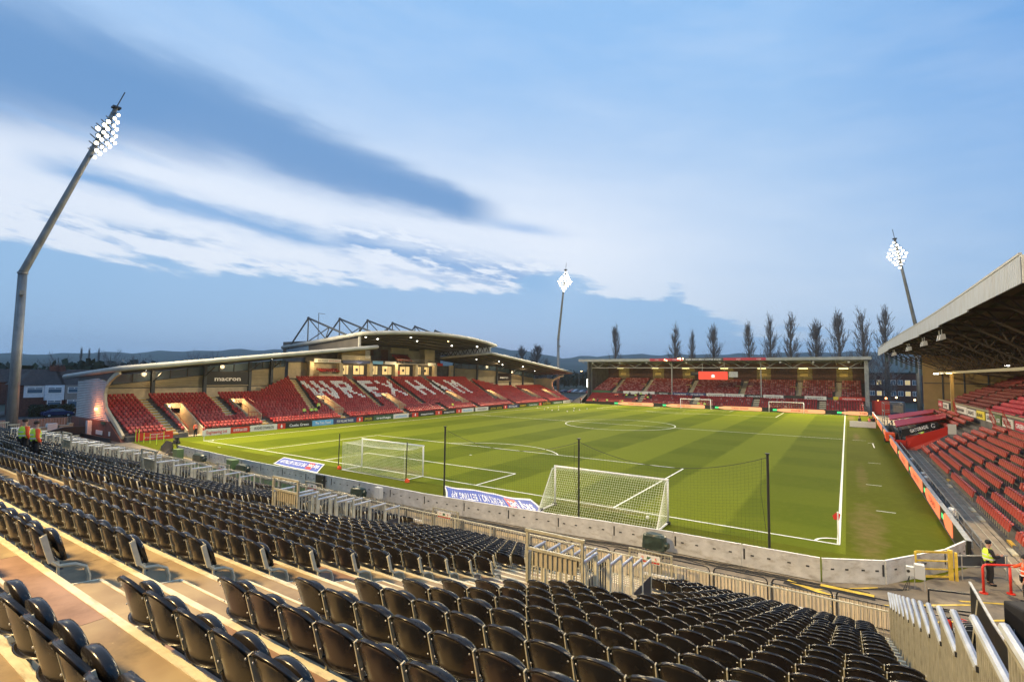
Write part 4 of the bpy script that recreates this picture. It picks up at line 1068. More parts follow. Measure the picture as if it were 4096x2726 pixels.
LET = {'W': ['##..##..##', '##..##..##', '##..##..##', '##..##..##', '##..##..##', '##.####.##', '##.#..#.##', '####..####', '.###..###.', '.##....##.'],
       'R': ['######..', '#######.', '##...##.', '##...##.', '######..', '#####...', '##.##...', '##..##..', '##...##.', '##....##'],
       'E': ['#######', '#######', '##.....', '##.....', '######.', '######.', '##.....', '##.....', '#######', '#######'],
       'X': ['##.....#', '##....##', '.##..##.', '..####..', '...##...', '...##...', '..####..', '.##..##.', '##....##', '#.....##'],
       'H': ['##....##', '##....##', '##....##', '##....##', '########', '########', '##....##', '##....##', '##....##', '##....##'],
       'A': ['..####..', '..####..', '.##..##.', '.##..##.', '##....##', '########', '########', '##....##', '##....##', '##....##'],
       'M': ['##....##', '###..###', '########', '##.##.##', '##.##.##', '##....##', '##....##', '##....##', '##....##', '##....##']}
LY = {'W': (25.3, 5.), 'R': (31.8, 4.), 'E': (38.2, 3.5), 'X': (42.9, 4.), 'H': (51.6, 4.), 'A': (58.2, 4.), 'M': (65.0, 4.)}
def is_white(r, y):
    if 9 <= r <= 18:
        i = 18-r
        for ch, (y0, w) in LY.items():
            sh = (r-13.5)*.10; g = LET[ch][i]; q = (y-sh-y0)/w*len(g)
            if 0 <= q < len(g): return g[int(q)] == '#'
    return False
for r in range(22):
    lo, hi = row_span(r); xb = mx_(r)-.36; xf = mx_(r)+.40; z = mz_(r)
    holes = [(y-1.0, y+1.0) for y, a, b in VOM if a <= r <= b]
    for a, b in span_minus(lo, hi, holes): deckm.box(xb-.02, xf, a, b, z-.7, z)
    ah = list(holes)
    for yb, sl, rmin in AIS:
        ya = yb+sl*(r-5)
        if r < 4 and yb not in (-1.0,): ya = yb+3.6
        if lo-1 < ya < hi and not (yb == 7.8 and False):
            ah.append((ya-.62, ya+.62))
            if any(a < ya < b for a, b in holes): continue
            steps = stepd.setdefault(yb, MB())
            steps.m = 0; steps.box(xf-.20, xf+.012, ya-.55, ya+.55, z-.14, z+.006); steps.box(xf-.42, xf-.41, ya-.55, ya+.55, z+.02, z+.14)
            steps.m = 1; steps.box(xf-.42, xf-.225, ya-.55, ya+.55, z+.001, z+.15)
    for a, b in span_minus(lo+.05, hi-.05, ah):
        n = int((b-a-.1)/.5); off = (b-a-n*.5)/2
        for i in range(n):
            y = a+off+.25+.5*i; w = is_white(r, y)
            pale = (r < 7 and R.random() < .02) or (r < 8 and 31 < y < 40 and R.random() < .35) or (1 < r < 9 and 77 < y < 84 and R.random() < .35)
            (wseats if w else seats).append((mx_(r), y, z, -math.pi/2, (1 if (pale or (r < 5 and R.random() < .8) or (r < 9 and R.random() < .35)) else 0)))
deckm.build('terrace', 'concrete_dark', ms_)
for q in stepd.values(): q.build('aisle_steps', ['yellow_step', 'nosing'], ms_)
tag(bulk('main_stand_seats', RV, RF, seats, ['red_plastic', 'red_faded']), 'thousands of red tip-up seats filling the long left stand', 'seats', kind='stuff')
tag(bulk('white_letter_seats', RV, RF, [(a, b, c, d, 0) for a, b, c, d, e in wseats], ['white_plastic']), 'white seats spelling WREXHAM among the red seats of the left stand', 'seats', kind='stuff')
# vomitories
for i, (y, a, b) in enumerate(VOM):
    xa, xb = mx_(a)+.40, mx_(b)-.36; za, zb = mz_(a)-(.5 if a == 0 else .05), mz_(b)
    mb = MB()
    for s_ in (-1, 1):
        yy = y+s_*1.0
        mb.prism([(xa, yy-.08, za-.1), (xa, yy-.08, za+.75), (xb+.2, yy-.08, zb+1.0), (xb, yy-.08, zb+1.0), (xb, yy-.08, za-.1)], (0, .16, 0))
    mb.box(xb-.1, xb, y-1.0, y+1.0, za, zb+1.0); mb.box(xb, xa, y-1, y+1, za-.1, za)
    v = mb.build('entrance_walls', 'cream_wall', ms_)
    mb = MB(); mb.box(xb+.001, xb+.012, y-.55, y+.55, za, za+1.9); mb.build('doorway', 'dark_gap', v)
    mb = MB(); mb.ball((xb+.14, y-.5, zb+.62), .11, n=8, k=6); mb.build('bulkhead_lamp', 'lamp_warm', v)
    light('POINT', (xb+.45, y-.3, zb+.7), 190, (1., .62, .30), v, size=.12, name='bulkhead_light')
    mb = MB()
    for s_ in (-1, 1): mb.tube([(xa+.1, y+s_*1.05, za+1.7 if a else za+1.2), (xb+.6, y+s_*1.05, zb+1.35)], .035, 5)
    for q in range(4):
        t_ = q/3; 
        for s_ in (-1, 1): mb.tube([(xa+(xb-xa)*t_+.2, y+s_*1.05, za+(zb-za)*t_+.6), (xa+(xb-xa)*t_+.2, y+s_*1.05, za+(zb-za)*t_+(1.6 if a else 1.2))], .03, 4)
    if a:
        for zz in (.5, 1.1): mb.tube([(xa+.3, y-1.1, za+zz), (xa+.3, y+2.9, za+zz)], .035, 5)
        for q in np.arange(-1.1, 2.95, .45): mb.tube([(xa+.3, y+q, za), (xa+.3, y+q, za+1.1)], .02, 4)
    mb.build('red_rail', 'red_paint', v)
# back walls with cladding, glazing and columns
def wall_run(pts, parent):
    for (xa, ya), (xb, yb) in zip(pts[:-1], pts[1:]):
        n = Vector((yb-ya, -(xb-xa), 0)).normalized(); p = Vector((xa, ya, 0)); q = Vector((xb, yb, 0)); d = q-p
        za = min(wing_z(ya), 13.4)-.55-.065*(-72-xa); zb = min(wing_z(yb), 13.4)-.55-.065*(-72-xb)
        ga, gb = za-1.25, zb-1.25
        mb = MB(); mb.prism([p+z_*4., q+z_*4., q+z_*5.9, p+z_*5.9], n*-.25); mb.build('plinth_wall', 'cream_wall', parent)
        mb = MB(); mb.prism([p+z_*5.95, q+z_*5.95, q+z_*gb, p+z_*ga], n*-.2); mb.build('cladding', 'clad_cream', parent)
        mb = MB(); mb.prism([p+z_*ga-n*.1, q+z_*gb-n*.1, q+z_*zb-n*.1, p+z_*za-n*.1], n*-.06); g = mb.build('glazing', 'glass', parent)
        mb = MB()
        for t_ in (0, .33, .66, 1.): c = p+d*t_; mb.bar(c+z_*(ga+(gb-ga)*t_), c+z_*(za+(zb-za)*t_), .09)
        mb.bar(p+z_*ga, q+z_*gb, .12); mb.bar(p+z_*5.92, q+z_*5.92, .1); mb.build('mullions', 'steel_dark', g)
        c = p+n*.3; mb = MB(); mb.box(c.x-.22, c.x+.22, c.y-.22, c.y+.22, 3.5, za+.1); mb.bar((c.x, c.y, za-1.5), (c.x+2.8, c.y, za-.05), .14); mb.build('column', 'steel_dark', parent)
wall_run([(-82.5, -5.8), (-82.5, 1.2), (-82.5, 8.2), (-82.5, 15.1), (-85.2, 20.5), (-89.0, 25.8)], ms_)
wall_run([(-89., 75.5), (-85.2, 81), (-82.5, 86.5), (-82.5, 93.4), (-82.5, 100.3), (-82.5, 107.2)], ms_)
# cream triangular walls closing the step between wing and centre
# roofs
def roof_slab(fy, xf, xb, zf, slope, parent, name, thick=.28, tube=.33, n=16, under='roof_under'):
    mb = MB(); ys = np.linspace(fy[0], fy[1], n+1)
    T_, B_ = [], []
    for y in ys:
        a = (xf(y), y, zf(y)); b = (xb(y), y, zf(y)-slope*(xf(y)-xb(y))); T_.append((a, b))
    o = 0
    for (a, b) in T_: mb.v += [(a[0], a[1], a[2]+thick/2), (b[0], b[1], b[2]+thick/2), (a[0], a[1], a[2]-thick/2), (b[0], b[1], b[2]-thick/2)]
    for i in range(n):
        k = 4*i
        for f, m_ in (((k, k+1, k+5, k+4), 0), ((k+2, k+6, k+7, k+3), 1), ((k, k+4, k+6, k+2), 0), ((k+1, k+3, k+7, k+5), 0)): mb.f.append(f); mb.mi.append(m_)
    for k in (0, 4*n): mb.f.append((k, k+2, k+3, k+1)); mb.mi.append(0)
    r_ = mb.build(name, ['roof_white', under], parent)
    e = MB(); e.tube([(b[0]+.2, b[1], b[2]) for a, b in T_[:1]]+[(a[0], a[1], a[2]) for a, b in T_]+[(b[0]+.2, b[1], b[2]) for a, b in T_[-1:]], tube, 10)
    e.build('roof_edge', 'roof_white', r_, smooth=True)
    # purlins
    for q in range(1, 8):
        f_ = q/8; pl = MB()
        for i in range(n):
            (a, b), (c, d) = T_[i], T_[i+1]; P_ = Vector(a).lerp(Vector(b), f_)-Vector((0, 0, thick/2+.12)); Q_ = Vector(c).lerp(Vector(d), f_)-Vector((0, 0, thick/2+.12)); pl.bar(P_, Q_, .1, .2)
        pl.build('purlin', 'roof_under', r_)
    return r_
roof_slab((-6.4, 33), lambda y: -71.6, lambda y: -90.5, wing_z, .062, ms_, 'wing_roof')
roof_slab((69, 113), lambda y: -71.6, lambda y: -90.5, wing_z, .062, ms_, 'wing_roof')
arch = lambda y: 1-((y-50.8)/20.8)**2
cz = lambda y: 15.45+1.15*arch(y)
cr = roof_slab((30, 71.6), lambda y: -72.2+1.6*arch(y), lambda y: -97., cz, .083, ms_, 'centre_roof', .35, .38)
for y in (30.4, 71.2):
    mb = MB(); xa, xb = -73.5, -96; zt = lambda x: cz(y)-.083*(-72.2-x)-.2; zb = lambda x: 12.9-.062*(-72-x)
    if y < 50:
        mb.prism([(xa, y, zb(xa)), (xb, y, zb(xb)), (xb, y, zt(xb)), (xa, y, zt(xa))], (0, .15, 0)); mb.build('side_panel', 'roof_under', ms_)
        mb = MB(); mb.box(xa+.0, xa+.35, y-.25, y+.1, zb(xa), zt(xa)+.2); mb.build('corner_post', 'roof_white', ms_)
        mb = MB(); mb.prism([(-88.5, y-.02, zb(-88.5)), (xb, y-.02, zb(xb)), (xb, y-.02, zt(xb)), (-88.5, y-.02, zt(-88.5))], (0, -.03, 0)); mb.build('louvre_panel', 'glass', ms_)
    else:
        mb = MB(); mb.prism([(xa, y, 13.1), (-90, y, 13.1), (-90, y, zt(-90)), (xa, y, zt(xa))], (0, .12, 0)); p = mb.build('side_glazing', 'render_white', ms_)
        mb = MB()
        for q in range(10):
            x0 = xa-1.6*q; mb.bar((x0, y-.1, 13.1), (x0-.8, y-.1, zt(x0-.8)), .14); mb.bar((x0-.8, y-.1, zt(x0-.8)), (x0-1.6, y-.1, 13.1), .14)
        mb.bar((xa, y-.1, 13.1), (-90, y-.1, 13.1), .2); mb.build('truss', 'steel_dark', p)
# roof trusses
for i in range(6):
    y = 29.9+7.42*i; k = arch(min(71, max(30.6, y))); pz = 19.0+1.1*k*1.0; px = -88.2
    rz0 = lambda x: cz(min(71, max(30.6, y)))-.083*(-72.2-x)+.15
    t = MB(); pk = (px, y, pz)
    t.tube([(-94.5, y, rz0(-94.5)-.6), pk], .17, 6); t.tube([pk, (-76.4, y, rz0(-76.4))], .20, 6); t.tube([pk, (px, y, rz0(px))], .12, 6)
    t.tube([pk, (-82.6, y, rz0(-82.6))], .11, 6); t.tube([(px, y, rz0(px)), (-81.6, y, pz+(rz0(-76.4)-pz)*.56)], .10, 6); t.tube([(-82.6, y, rz0(-82.6)), (-81.6, y, pz+(rz0(-76.4)-pz)*.56)], .10, 6)
    t.ball(pk, .3, n=8, k=5); t.build('roof_truss', 'steel_dark', ms_)
mb = MB(); mb.tube([(-90, 33.5, 14.5), (-90, 33.5, 20.6)], .07, 5); mb.bar((-90, 33.5, 20.5), (-90, 35, 20.5), .08); mb.build('aerial', 'steel_dark', ms_)
# centre back building
bx = -88.6
mb = MB(); mb.box(bx-6, bx, 26.2, 75.2, 5.5, 10.4); mb.box(bx-9, bx-1.2, 30.6, 71, 10.4, 14.6); hb_ = mb.build('rear_building', 'concrete_dark', ms_)
mb = MB(); mb.box(bx+.0, bx+.03, 26.2, 38, 7.2, 10.2); mb.build('cream_bay', 'cream_wall', hb_)
ylist = [(38.3, 40.2), (41.4, 44.4), (46.2, 48.3), (49.6, 52.6), (55.1, 58.4), (60.6, 62.3), (63.5, 65.2)]
for a, b in ylist:
    mb = MB(); mb.box(bx+.0, bx+.04, a, b, 8.0, 9.9); w = mb.build('lit_window', 'glass_lit', hb_)
    mb = MB()
    for q in (a, (a+b)/2+.3, b): mb.box(bx+.03, bx+.09, q-.05, q+.05, 8.0, 9.95)
    mb.box(bx+.03, bx+.08, (a+b)/2-.8, (a+b)/2-.2, 8.7, 9.3); mb.build('window_frame', 'black_metal', w)
mb = MB(); mb.box(bx+.04, bx+.3, 54.0, 55.0, 8.0, 8.9); mb.build('red_lit_counter', 'led_text', hb_)
for y in (30.4, 37.4, 45.4, 52.9, 59.6, 66.4, 73.0):
    mb = MB(); mb.box(bx+.4, bx+1.3, y-.45, y+.45, 5.5, 10.5); mb.build('pillar', 'cream_wall', hb_)
mb = MB(); mb.box(bx, bx+1.4, 37.5, 67.5, 10.4, 10.7); bal = mb.build('balcony_slab', 'concrete', hb_)
for a, b, m_, tx_ in ((37.6, 44.8, 'board_navy', 'HAYS TRAVEL'), (45.6, 48.6, 'board_blue', 'BELLIS'), (49.2, 52.6, 'board_white', 'UPPER'), (63.4, 66.3, 'board_white', 'MOLD'), (67, 69, 'board_red', 'AFC')):
    mb = MB(); mb.box(bx+1.4, bx+1.46, a, b, 10.3, 11.0); s_ = mb.build('balcony_board', m_, bal)
mb = MB()
for yy in np.arange(52.8, 63, .5): mb.box(bx+1.4, bx+1.44, yy, yy+.05, 10.7, 11.6)
mb.box(bx+1.38, bx+1.46, 52.8, 63, 11.6, 11.68); mb.build('balcony_rail', 'steel_grey', bal)
mb = MB(); mb.box(bx-.2, bx+1.35, 37.4, 45.1, 10.9, 12.1); c_ = mb.build('box_fascia', 'cream_clad', hb_)
mb = MB(); mb.box(bx-.2, bx+1.2, 37.6, 45.0, 12.1, 13.35); mb.build('box_glazing', 'sheet_warm', c_)
mb = MB(); mb.box(bx+1.3, bx+1.36, 43.6, 44.9, 11.5, 13.3); mb.build('banner_panel', 'grey_board', c_)
mb = MB(); mb.box(bx-1.15, bx-1.1, 46.3, 48., 12.3, 13.5); mb.box(bx-1.15, bx-1.1, 50.2, 52.4, 11.2, 13.8); mb.build('upper_window', 'brick_dark', hb_)
mb = MB(); mb.box(bx-1.1, bx-1.05, 45.9, 46.4, 12.2, 13.0); mb.box(bx-1.1, bx-1.05, 54.6, 56, 12.3, 12.7); mb.build('upper_lit_window', 'glass_lit', hb_)
mb = MB(); mb.box(bx-1.2, bx-.9, 53.3, 59, 13, 14.4); mb.box(bx-1.2, bx+.9, 62.8, 66.4, 10.8, 14.3); mb.box(bx-1.2, bx-.9, 59, 62.8, 11, 13.9); mb.build('cream_panel', 'cream_clad', hb_)
for q in range(4): bulk('seat_row', RV, RF, [(bx+.9-.55*q, y, 10.9+.35*q, -math.pi/2, 0) for y in np.arange(53.5, 58.4, .5)], ['red_plastic'], parent=hb_)
t = MB(); t.box(bx+.3, bx+2.2, 31.5, 36.8, 7.2, 8.1); pt_ = t.build('raised_platform', 'cream_wall', ms_)
bulk('platform_seats', RV, RF, [(bx+1.9-.8*q, y, 8.1+.3*q, -math.pi/2, 0) for q in range(2) for y in np.arange(31.8, 36.6, .5)], ['red_plastic'], parent=pt_)
mb = MB(); mb.box(bx+1.5, bx+1.56, 30.7, 37.1, 10.35, 11.1); s_ = mb.build('sponsor_board', 'board_white', ms_); text('RE/MAX', (bx+1.57, 31.6, 10.5), (0, 1, 0), (0, 0, 1), .4, 'text_dark', s_, width=2.3); text('ESTATE AGENTS', (bx+1.57, 34.2, 10.55), (0, 1, 0), (0, 0, 1), .3, 'board_red', s_, width=2.6)
# lamps in the roof
for (x, y) in ((-76, 34), (-80, 40.5), (-76, 46), (-80, 52), (-76, 58), (-80, 64.), (-76, 69)):
    z = cz(y)-.083*(-72.2-x)-.4; mb = MB(); mb.tube([(x, y, z), (x, y, z+.2)], .16, 8); mb.build('roof_lamp', 'lamp' if y != 58 else 'lamp_warm', ms_)
for (x, y) in ((-79, -1.0), (-79, 17.), (-80, 74), (-77, 80), (-80, 86), (-77, 92), (-79, 102)):
    z = wing_z(y)-.062*(-71.6-x)-.36; mb = MB(); mb.tube([(x, y, z), (x, y, z+.15)], .11, 8); mb.build('roof_lamp', 'lamp', ms_)
for y in (31, 42, 53, 64): light('POINT', (bx+2.2, y, 10.0), 170, (1., .72, .34), ms_, size=.3, name='concourse_light')
for y in (1, 12, 24, 84, 98): light('POINT', (-80.5, y, wing_z(y)-1.6), 120, (1., .70, .36), ms_, size=.3, name='wing_light')
# dark sign boards with a name
for y0, y1, x, z0, z1 in ((8.45, 14.85, -82.15, 6.25, 8.35), (86.7, 93.2, -82.15, 6.5, 8.6)):
    t = thing('name_board', ['large black sign reading macron under the near wing roof', 'black sign reading macron under the far wing roof'][y0 > 50], 'sign', (x, y0, z0), 'black name signs in the left stand')
    mb = MB(); mb.box(x, x+.12, y0, y1, z0, z1); mb.build('board', 'black_board', t)
    text('macron', (x+.13, y0+1.1, z0+.62), (0, 1, 0), (0, 0, 1), .72, 'text_white', t, width=4.1, bold=.025)
    mb = MB(); mb.bar((x+.1, y0-.1, z0-.12), (x+.1, y1+.1, z0-.12), .1); mb.build('lower_trim', 'cream_wall', t)
# near end wall: brick base, corrugated cladding, curved pale coping
t = thing('stand_end_wall', 'end wall of the left stand, brick below and pale corrugated sheet above with a curved coping', 'wall', (-78, -6.1, 0))
prof = [(-70.2, .55), (-72.2, 1.75), (-74.3, 2.85), (-75.7, 3.7), (-76.2, 4.6), (-76.4, 5.5), (-76.0, 6.4), (-75.0, 7.1), (-73.4, 7.8), (-72.2, 8.1)]
mb = MB(); mb.prism([(-86.5, -6.1, -.02), (-86.5, -6.1, 2.15), (-74.1, -6.1, 2.15), (-70.4, -6.1, .35), (-70.0, -6.1, -.02)], (0, -.35, 0)); mb.build('brick_base', 'brick', t)
mb = MB(); mb.prism([(-85.4, -6.15, 2.16), (-85.4, -6.15, 6.85), (-78.5, -6.15, 7.35), (-75.6, -6.15, 6.9), (-76.4, -6.15, 5.5), (-76.2, -6.15, 4.4), (-75.6, -6.15, 3.3), (-74.4, -6.15, 2.16)], (0, -.2, 0)); mb.build('cladding', 'clad_grey', t)
mb = MB()
mb.prism([(-85.2, -6.2, 6.86), (-85.2, -6.2, 7.7), (-72.4, -6.2, 8.5), (-72.2, -6.2, 8.1), (-73.4, -6.2, 7.8), (-75., -6.2, 7.1), (-78.5, -6.2, 7.36)], (0, -.12, 0)); mb.build('dark_upper_panel', 'roof_under', t)
mb = MB()
for p, q in zip(prof[:-1], prof[1:]): mb.bar((p[0], -6.2, p[1]), (q[0], -6.2, q[1]), .5, .26, (0, 1, 0)) 
mb.build('coping', 'cream_wall', t)
mb = MB(); mb.box(-78.2, -77.9, -6.6, -6.36, 3.35, 3.65); l_ = mb.build('wall_lamp', 'lamp_orange', t); light('POINT', (-78.0, -7.0, 3.4), 260, (1., .30, .10), l_, size=.15, name='wall_light')
mb = MB(); mb.box(-83.5, -81, -6.52, -6.4, .0, 1.9); mb.build('shutter', 'brick_dark', t); mb = MB(); mb.box(-79.8, -79.2, -6.9, -6.4, 0, 2.0); mb.build('white_pipe_box', 'grey_box', t)
mb = MB(); mb.box(-77.6, -75.6, -6.52, -6.46, .45, .95); mb.box(-73.6, -73.2, -6.52, -6.46, .5, 1.0); mb.build('notice', 'board_white', t)
mb = MB(); mb.box(-76.2, -74.9, -6.52, -6.46, 1.75, 2.05); mb.build('sign_plate', 'board_green', t)
mb = MB(); mb.box(-84, -70.3, -7.4, -7.3, 0, .5); tag(mb.build('low_dark_wall', 'black_board'), 'low black wall in front of the brick end wall', 'wall')
# far end wall of the same stand
t = thing('stand_end_wall', 'far end wall of the left stand with orange lit curved edge', 'wall', (-78, 107.8, 0))
mb = MB(); mb.prism([(-86.5, 107.8, -.02), (-85.4, 107.8, 6.8), (-78.5, 107.8, 7.3), (-75.6, 107.8, 6.9), (-76.4, 107.8, 5.5), (-75.6, 107.8, 3.3), (-74.1, 107.8, 2.15), (-70.4, 107.8, .35), (-70.0, 107.8, -.02)], (0, .35, 0)); mb.build('wall_panel', 'cream_clad', t)
mb = MB()
for p, q in zip(prof[:-1], prof[1:]): mb.bar((p[0], 107.9, p[1]), (q[0], 107.9, q[1]), .5, .26, (0, 1, 0))
mb.build('coping', 'cream_wall', t)
light('POINT', (-74.5, 109.5, 5), 420, (1., .25, .12), t, size=.3, name='wall_light')

# perimeter advert boards of the left side
ads = [(2.0, 5.6, 'board_white', 'Engineering Ltd', 'board_red', 'white'), (5.6, 8.2, 'board_red', '01978 661533', 'text_white', 'red'), (8.3, 12.3, 'board_white', "HUGHES O'HANLON", 'text_dark', 'white'), (12.36, 13.6, 'board_red', None, None, 'red'),
       (13.6, 18.1, 'black_board', 'Castle Green', 'text_white', 'black'), (18.1, 22.0, 'board_blue', 'The Train Travel', 'text_white', 'light blue'), (22.0, 26.6, 'board_navy', 'IFOR WILLIAMS TRAILERS', 'text_white', 'navy'), (26.6, 28., 'board_red', None, None, 'red'),
       (28., 30.3, 'black_board', 'JEWELLERS', 'text_yellow', 'black'), (30.3, 35.0, 'board_green', 'trechaga', 'text_white', 'green'), (35., 38.9, 'board_white', 'architects', 'board_blue', 'white'), (39.8, 41.5, 'board_red', None, None, 'red'), (41.5, 46.4, 'black_board', 'macron', 'text_white', 'black'),
       (46.4, 48.4, 'board_red', None, None, 'red'), (48.4, 52.9, 'black_board', 'macron', 'text_white', 'black'), (52.9, 54.75, 'board_red', None, None, 'red'), (54.75, 58.9, 'board_white', 'Bellis', 'board_blue', 'white'), (59.6, 64.5, 'board_white', 'WREXRENT', 'text_dark', 'white'),
       (64.5, 70.8, 'black_board', 'arriva  arriva', 'text_yellow', 'black'), (70.8, 72.3, 'board_red', None, None, 'red'), (72.3, 77.6, 'board_navy', 'IFOR WILLIAMS', 'text_white', 'navy'), (77.6, 81.6, 'black_board', 'AWENTA', 'text_yellow', 'black'), (81.6, 87.6, 'board_green', 'Castle Green', 'text_white', 'dark green'),
       (87.6, 89.1, 'board_red', None, None, 'red'), (89.1, 94.9, 'black_board', 'PLAS PANEL', 'text_yellow', 'black'), (94.9, 101.6, 'board_green', 'GREEN', 'text_white', 'dark green'), (101.6, 107.8, 'board_white', 'LAGER', 'text_dark', 'white')]
cnt = {}
for a, b, m_, tx_, tm_, cn in ads:
    cnt[cn] = cnt.get(cn, 0)+1
    lab = ('%s advert board reading %s, %s of its colour along the left touchline' % (cn, tx_, ORD[cnt[cn]])) if tx_ else '%s crest board, %s red one from the near end of the left touchline' % (cn, ORD[cnt[cn]])
    t = thing('advert_board', lab, 'advert board', (-69.0, (a+b)/2, 0), 'advert boards along the left touchline')
    mb = MB(); mb.box(-69.06, -69., a+.02, b-.02, .0, .82); mb.build('board', m_, t)
    if tx_: text(tx_, (-68.99, a+(b-a)*.14, .22), (0, 1, 0), (0, 0, 1), .40, tm_, t, width=(b-a)*.72, bold=.015)
    else:
        c = (a+b)/2; mb = MB(); mb.add([(-68.985, c+.16*math.cos(q*math.pi/6), .36+.2*math.sin(q*math.pi/6)) for q in range(12)], [tuple(range(12))]); mb.prism([(-68.99, c-.1, .55), (-68.99, c+.1, .55), (-68.99, c, .74)], (.004, 0, 0)); mb.build('crest', 'text_white', t)

# ------------------------------------------------------------------ far stand
fs = thing('far_stand', 'low grey roofed stand of faded red seats behind the far goals', 'stand', (-30, 112, 0))
FA = [(-57.6, -58.8), (-48.5, -49.7), (-35.5, -36.4), (-22.5, -23.), (-9.6, -9.8), (-1.3, -1.2)]
LA = [-48.3, -33.3, -18.7, -4.4]
mb = MB(); smd = {}; xs_ = []
for r in range(6):
    y = 107.5+.78*r; z = .25+.42*r; mb.box(-64.5, 4.2, y-.38, y+.42, z-.6, z)
    for xa in LA: sm_ = smd.setdefault(xa, MB()); sm_.m = 0; sm_.box(xa-.65, xa+.65, y-.40, y-.10, z+.001, z+.02); sm_.m = 1; sm_.box(xa-.65, xa+.65, y-.1, y+.3, z+.001, z+.2)
    hol = [(x-.75, x+.75) for x in LA]+[(-53, -50.5)] if r > 2 else [(x-.75, x+.75) for x in LA]
    for a, b in span_minus(-64.3, 3.9, hol):
        n = int((b-a)/.52)
        for i in range(n): xs_.append((a+.26+.52*i, y, z, math.pi, 1 if R.random() < (.1 if a > -52 else 0) else 0))
mb.build('lower_terrace', 'concrete_dark', fs)
up_ = MB()
for r in range(16):
    y = 112.7+.76*r; z = 3.35+.235*r; up_.box(-64.5, 4.2, y-.36, y+.42, z-.5, z)
    hol = []
    for xa, xb in FA:
        x = xa+(xb-xa)*r/15; hol.append((x-.7, x+.7)); sm_ = smd.setdefault((xa, 1), MB())
        sm_.m = 0; sm_.box(x-.6, x+.6, y-.38, y-.08, z+.001, z+.02); sm_.m = 1; sm_.box(x-.6, x+.6, y-.08, y+.3, z+.001, z+.12)
    for a, b in span_minus(-64.3, 3.9, hol):
        n = int((b-a)/.5)
        for i in range(n): xs_.append((a+.25+.5*i, y, z, math.pi, 1 if R.random() < .35 else 2))
up_.build('upper_terrace', 'concrete_dark', fs); [q.build('aisle_steps', ['yellow_step', 'nosing'], fs) for q in smd.values()]
mat('red_dull', (.26, .035, .03), .55, var=.3, vscale=1.5); mat('red_pale', (.42, .16, .14), .5, var=.3, vscale=2)
tag(bulk('far_stand_seats', RV, RF, xs_, ['red_orange_seat' if False else 'red_plastic', 'red_pale', 'red_dull']), 'rows of faded red seats filling the far stand', 'seats', kind='stuff')
for xa, xb in FA:
    x = xa+(xb-xa)*.42; mb = MB(); mb.box(x-2.1, x-.7, 118.0, 118.15, 5.0, 5.95); mb.box(x+.7, x+2.1, 118.0, 118.15, 5.0, 5.95)
    for q in (-.6, 0, .6): mb.box(x+q-.03, x+q+.03, 118, 118.06, 5, 6.0)
    mb.build('gangway_wall', 'sheet_warm', fs)
mb = MB(); mb.box(-64.6, 4.3, 111.85, 112.1, 2.4, 3.0); mb.box(-64.6, 4.3, 124.9, 125.2, 3, 12.3); mb.build('rear_wall', 'brick_dark', fs)
mb = MB(); mb.box(-64.9, -64.6, 109.5, 125.2, 0, 12.4); mb.box(4.3, 4.6, 111.5, 125.2, 0, 12.5); mb.build('side_wall', 'concrete_dark', fs)
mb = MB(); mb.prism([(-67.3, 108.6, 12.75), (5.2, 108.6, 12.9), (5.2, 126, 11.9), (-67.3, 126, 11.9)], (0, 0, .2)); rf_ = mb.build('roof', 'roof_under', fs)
mb = MB(); mb.prism([(-67.4, 108.5, 12.35), (5.3, 108.5, 12.5), (5.3, 108.5, 13.2), (-67.4, 108.5, 13.12)], (0, .1, 0)); mb.build('roof_fascia', 'roof_white', rf_)
mb = MB()
mb.bar((-65, 112, 10.6), (4.3, 112, 10.7), .25); mb.bar((-65, 112, 12.2), (4.3, 112, 12.3), .2)
x = -65
while x < 3: mb.bar((x, 112, 12.2), (x+2.4, 112, 10.7), .13); mb.bar((x+2.4, 112, 10.7), (x+4.8, 112, 12.2), .13); x += 5.78
for q in range(14): xx = -64+5.2*q; mb.bar((xx, 109, 12.5), (xx, 125, 11.8), .18, .3)
mb.build('roof_truss', 'steel_grey', rf_)
for x, w in ((-64.75, .5), (-40.2, .26), (-17.7, .26), (4.35, .8)):
    mb = MB(); mb.box(x-w/2, x+w/2, 111.6-(w > .7)*.8, 111.6-(w > .7)*.8+w, 0, 12.4); mb.bar((x, 111.6, 10.9), (x-(2 if x < -60 else 0), 109, 12.4), .12); mb.build('column', 'steel_grey', fs)
for i, x in enumerate((-59.35, -48.2, -39.1, -28.4, -18.8, -8.95, -.1)):
    mb = MB(); mb.box(x-1.0, x+1.0, 121.9, 122.1, 10.6, 10.8); l_ = mb.build('strip_lamp', 'lamp_yellow', fs); mb = MB(); mb.box(x-.9, x+.9, 124.8, 124.9, 8.6, 9.3); mb.build('notice_panel', 'sheet_warm', fs)
    mb = MB(); mb.box(x-1.6, x+1.9, 124.82, 124.88, 7.4, 10.9); mb.build('painted_lamp_glow', 'brick_lamplit', fs)  # warm patch on the brick wall, strip lamp glow put into its colour
    light('POINT', (x, 122.6, 10.2), 75, (1., .80, .16), l_, size=.2, name='strip_light')
for i, x in enumerate((-63, -54.5, -46.5, -35.5, -27, -13, -6, 1)):
    mb = MB(); mb.ball((x, 109.1, 12.0), .28, n=8, k=5); mb.build('roof_speaker', 'grey_box', fs)
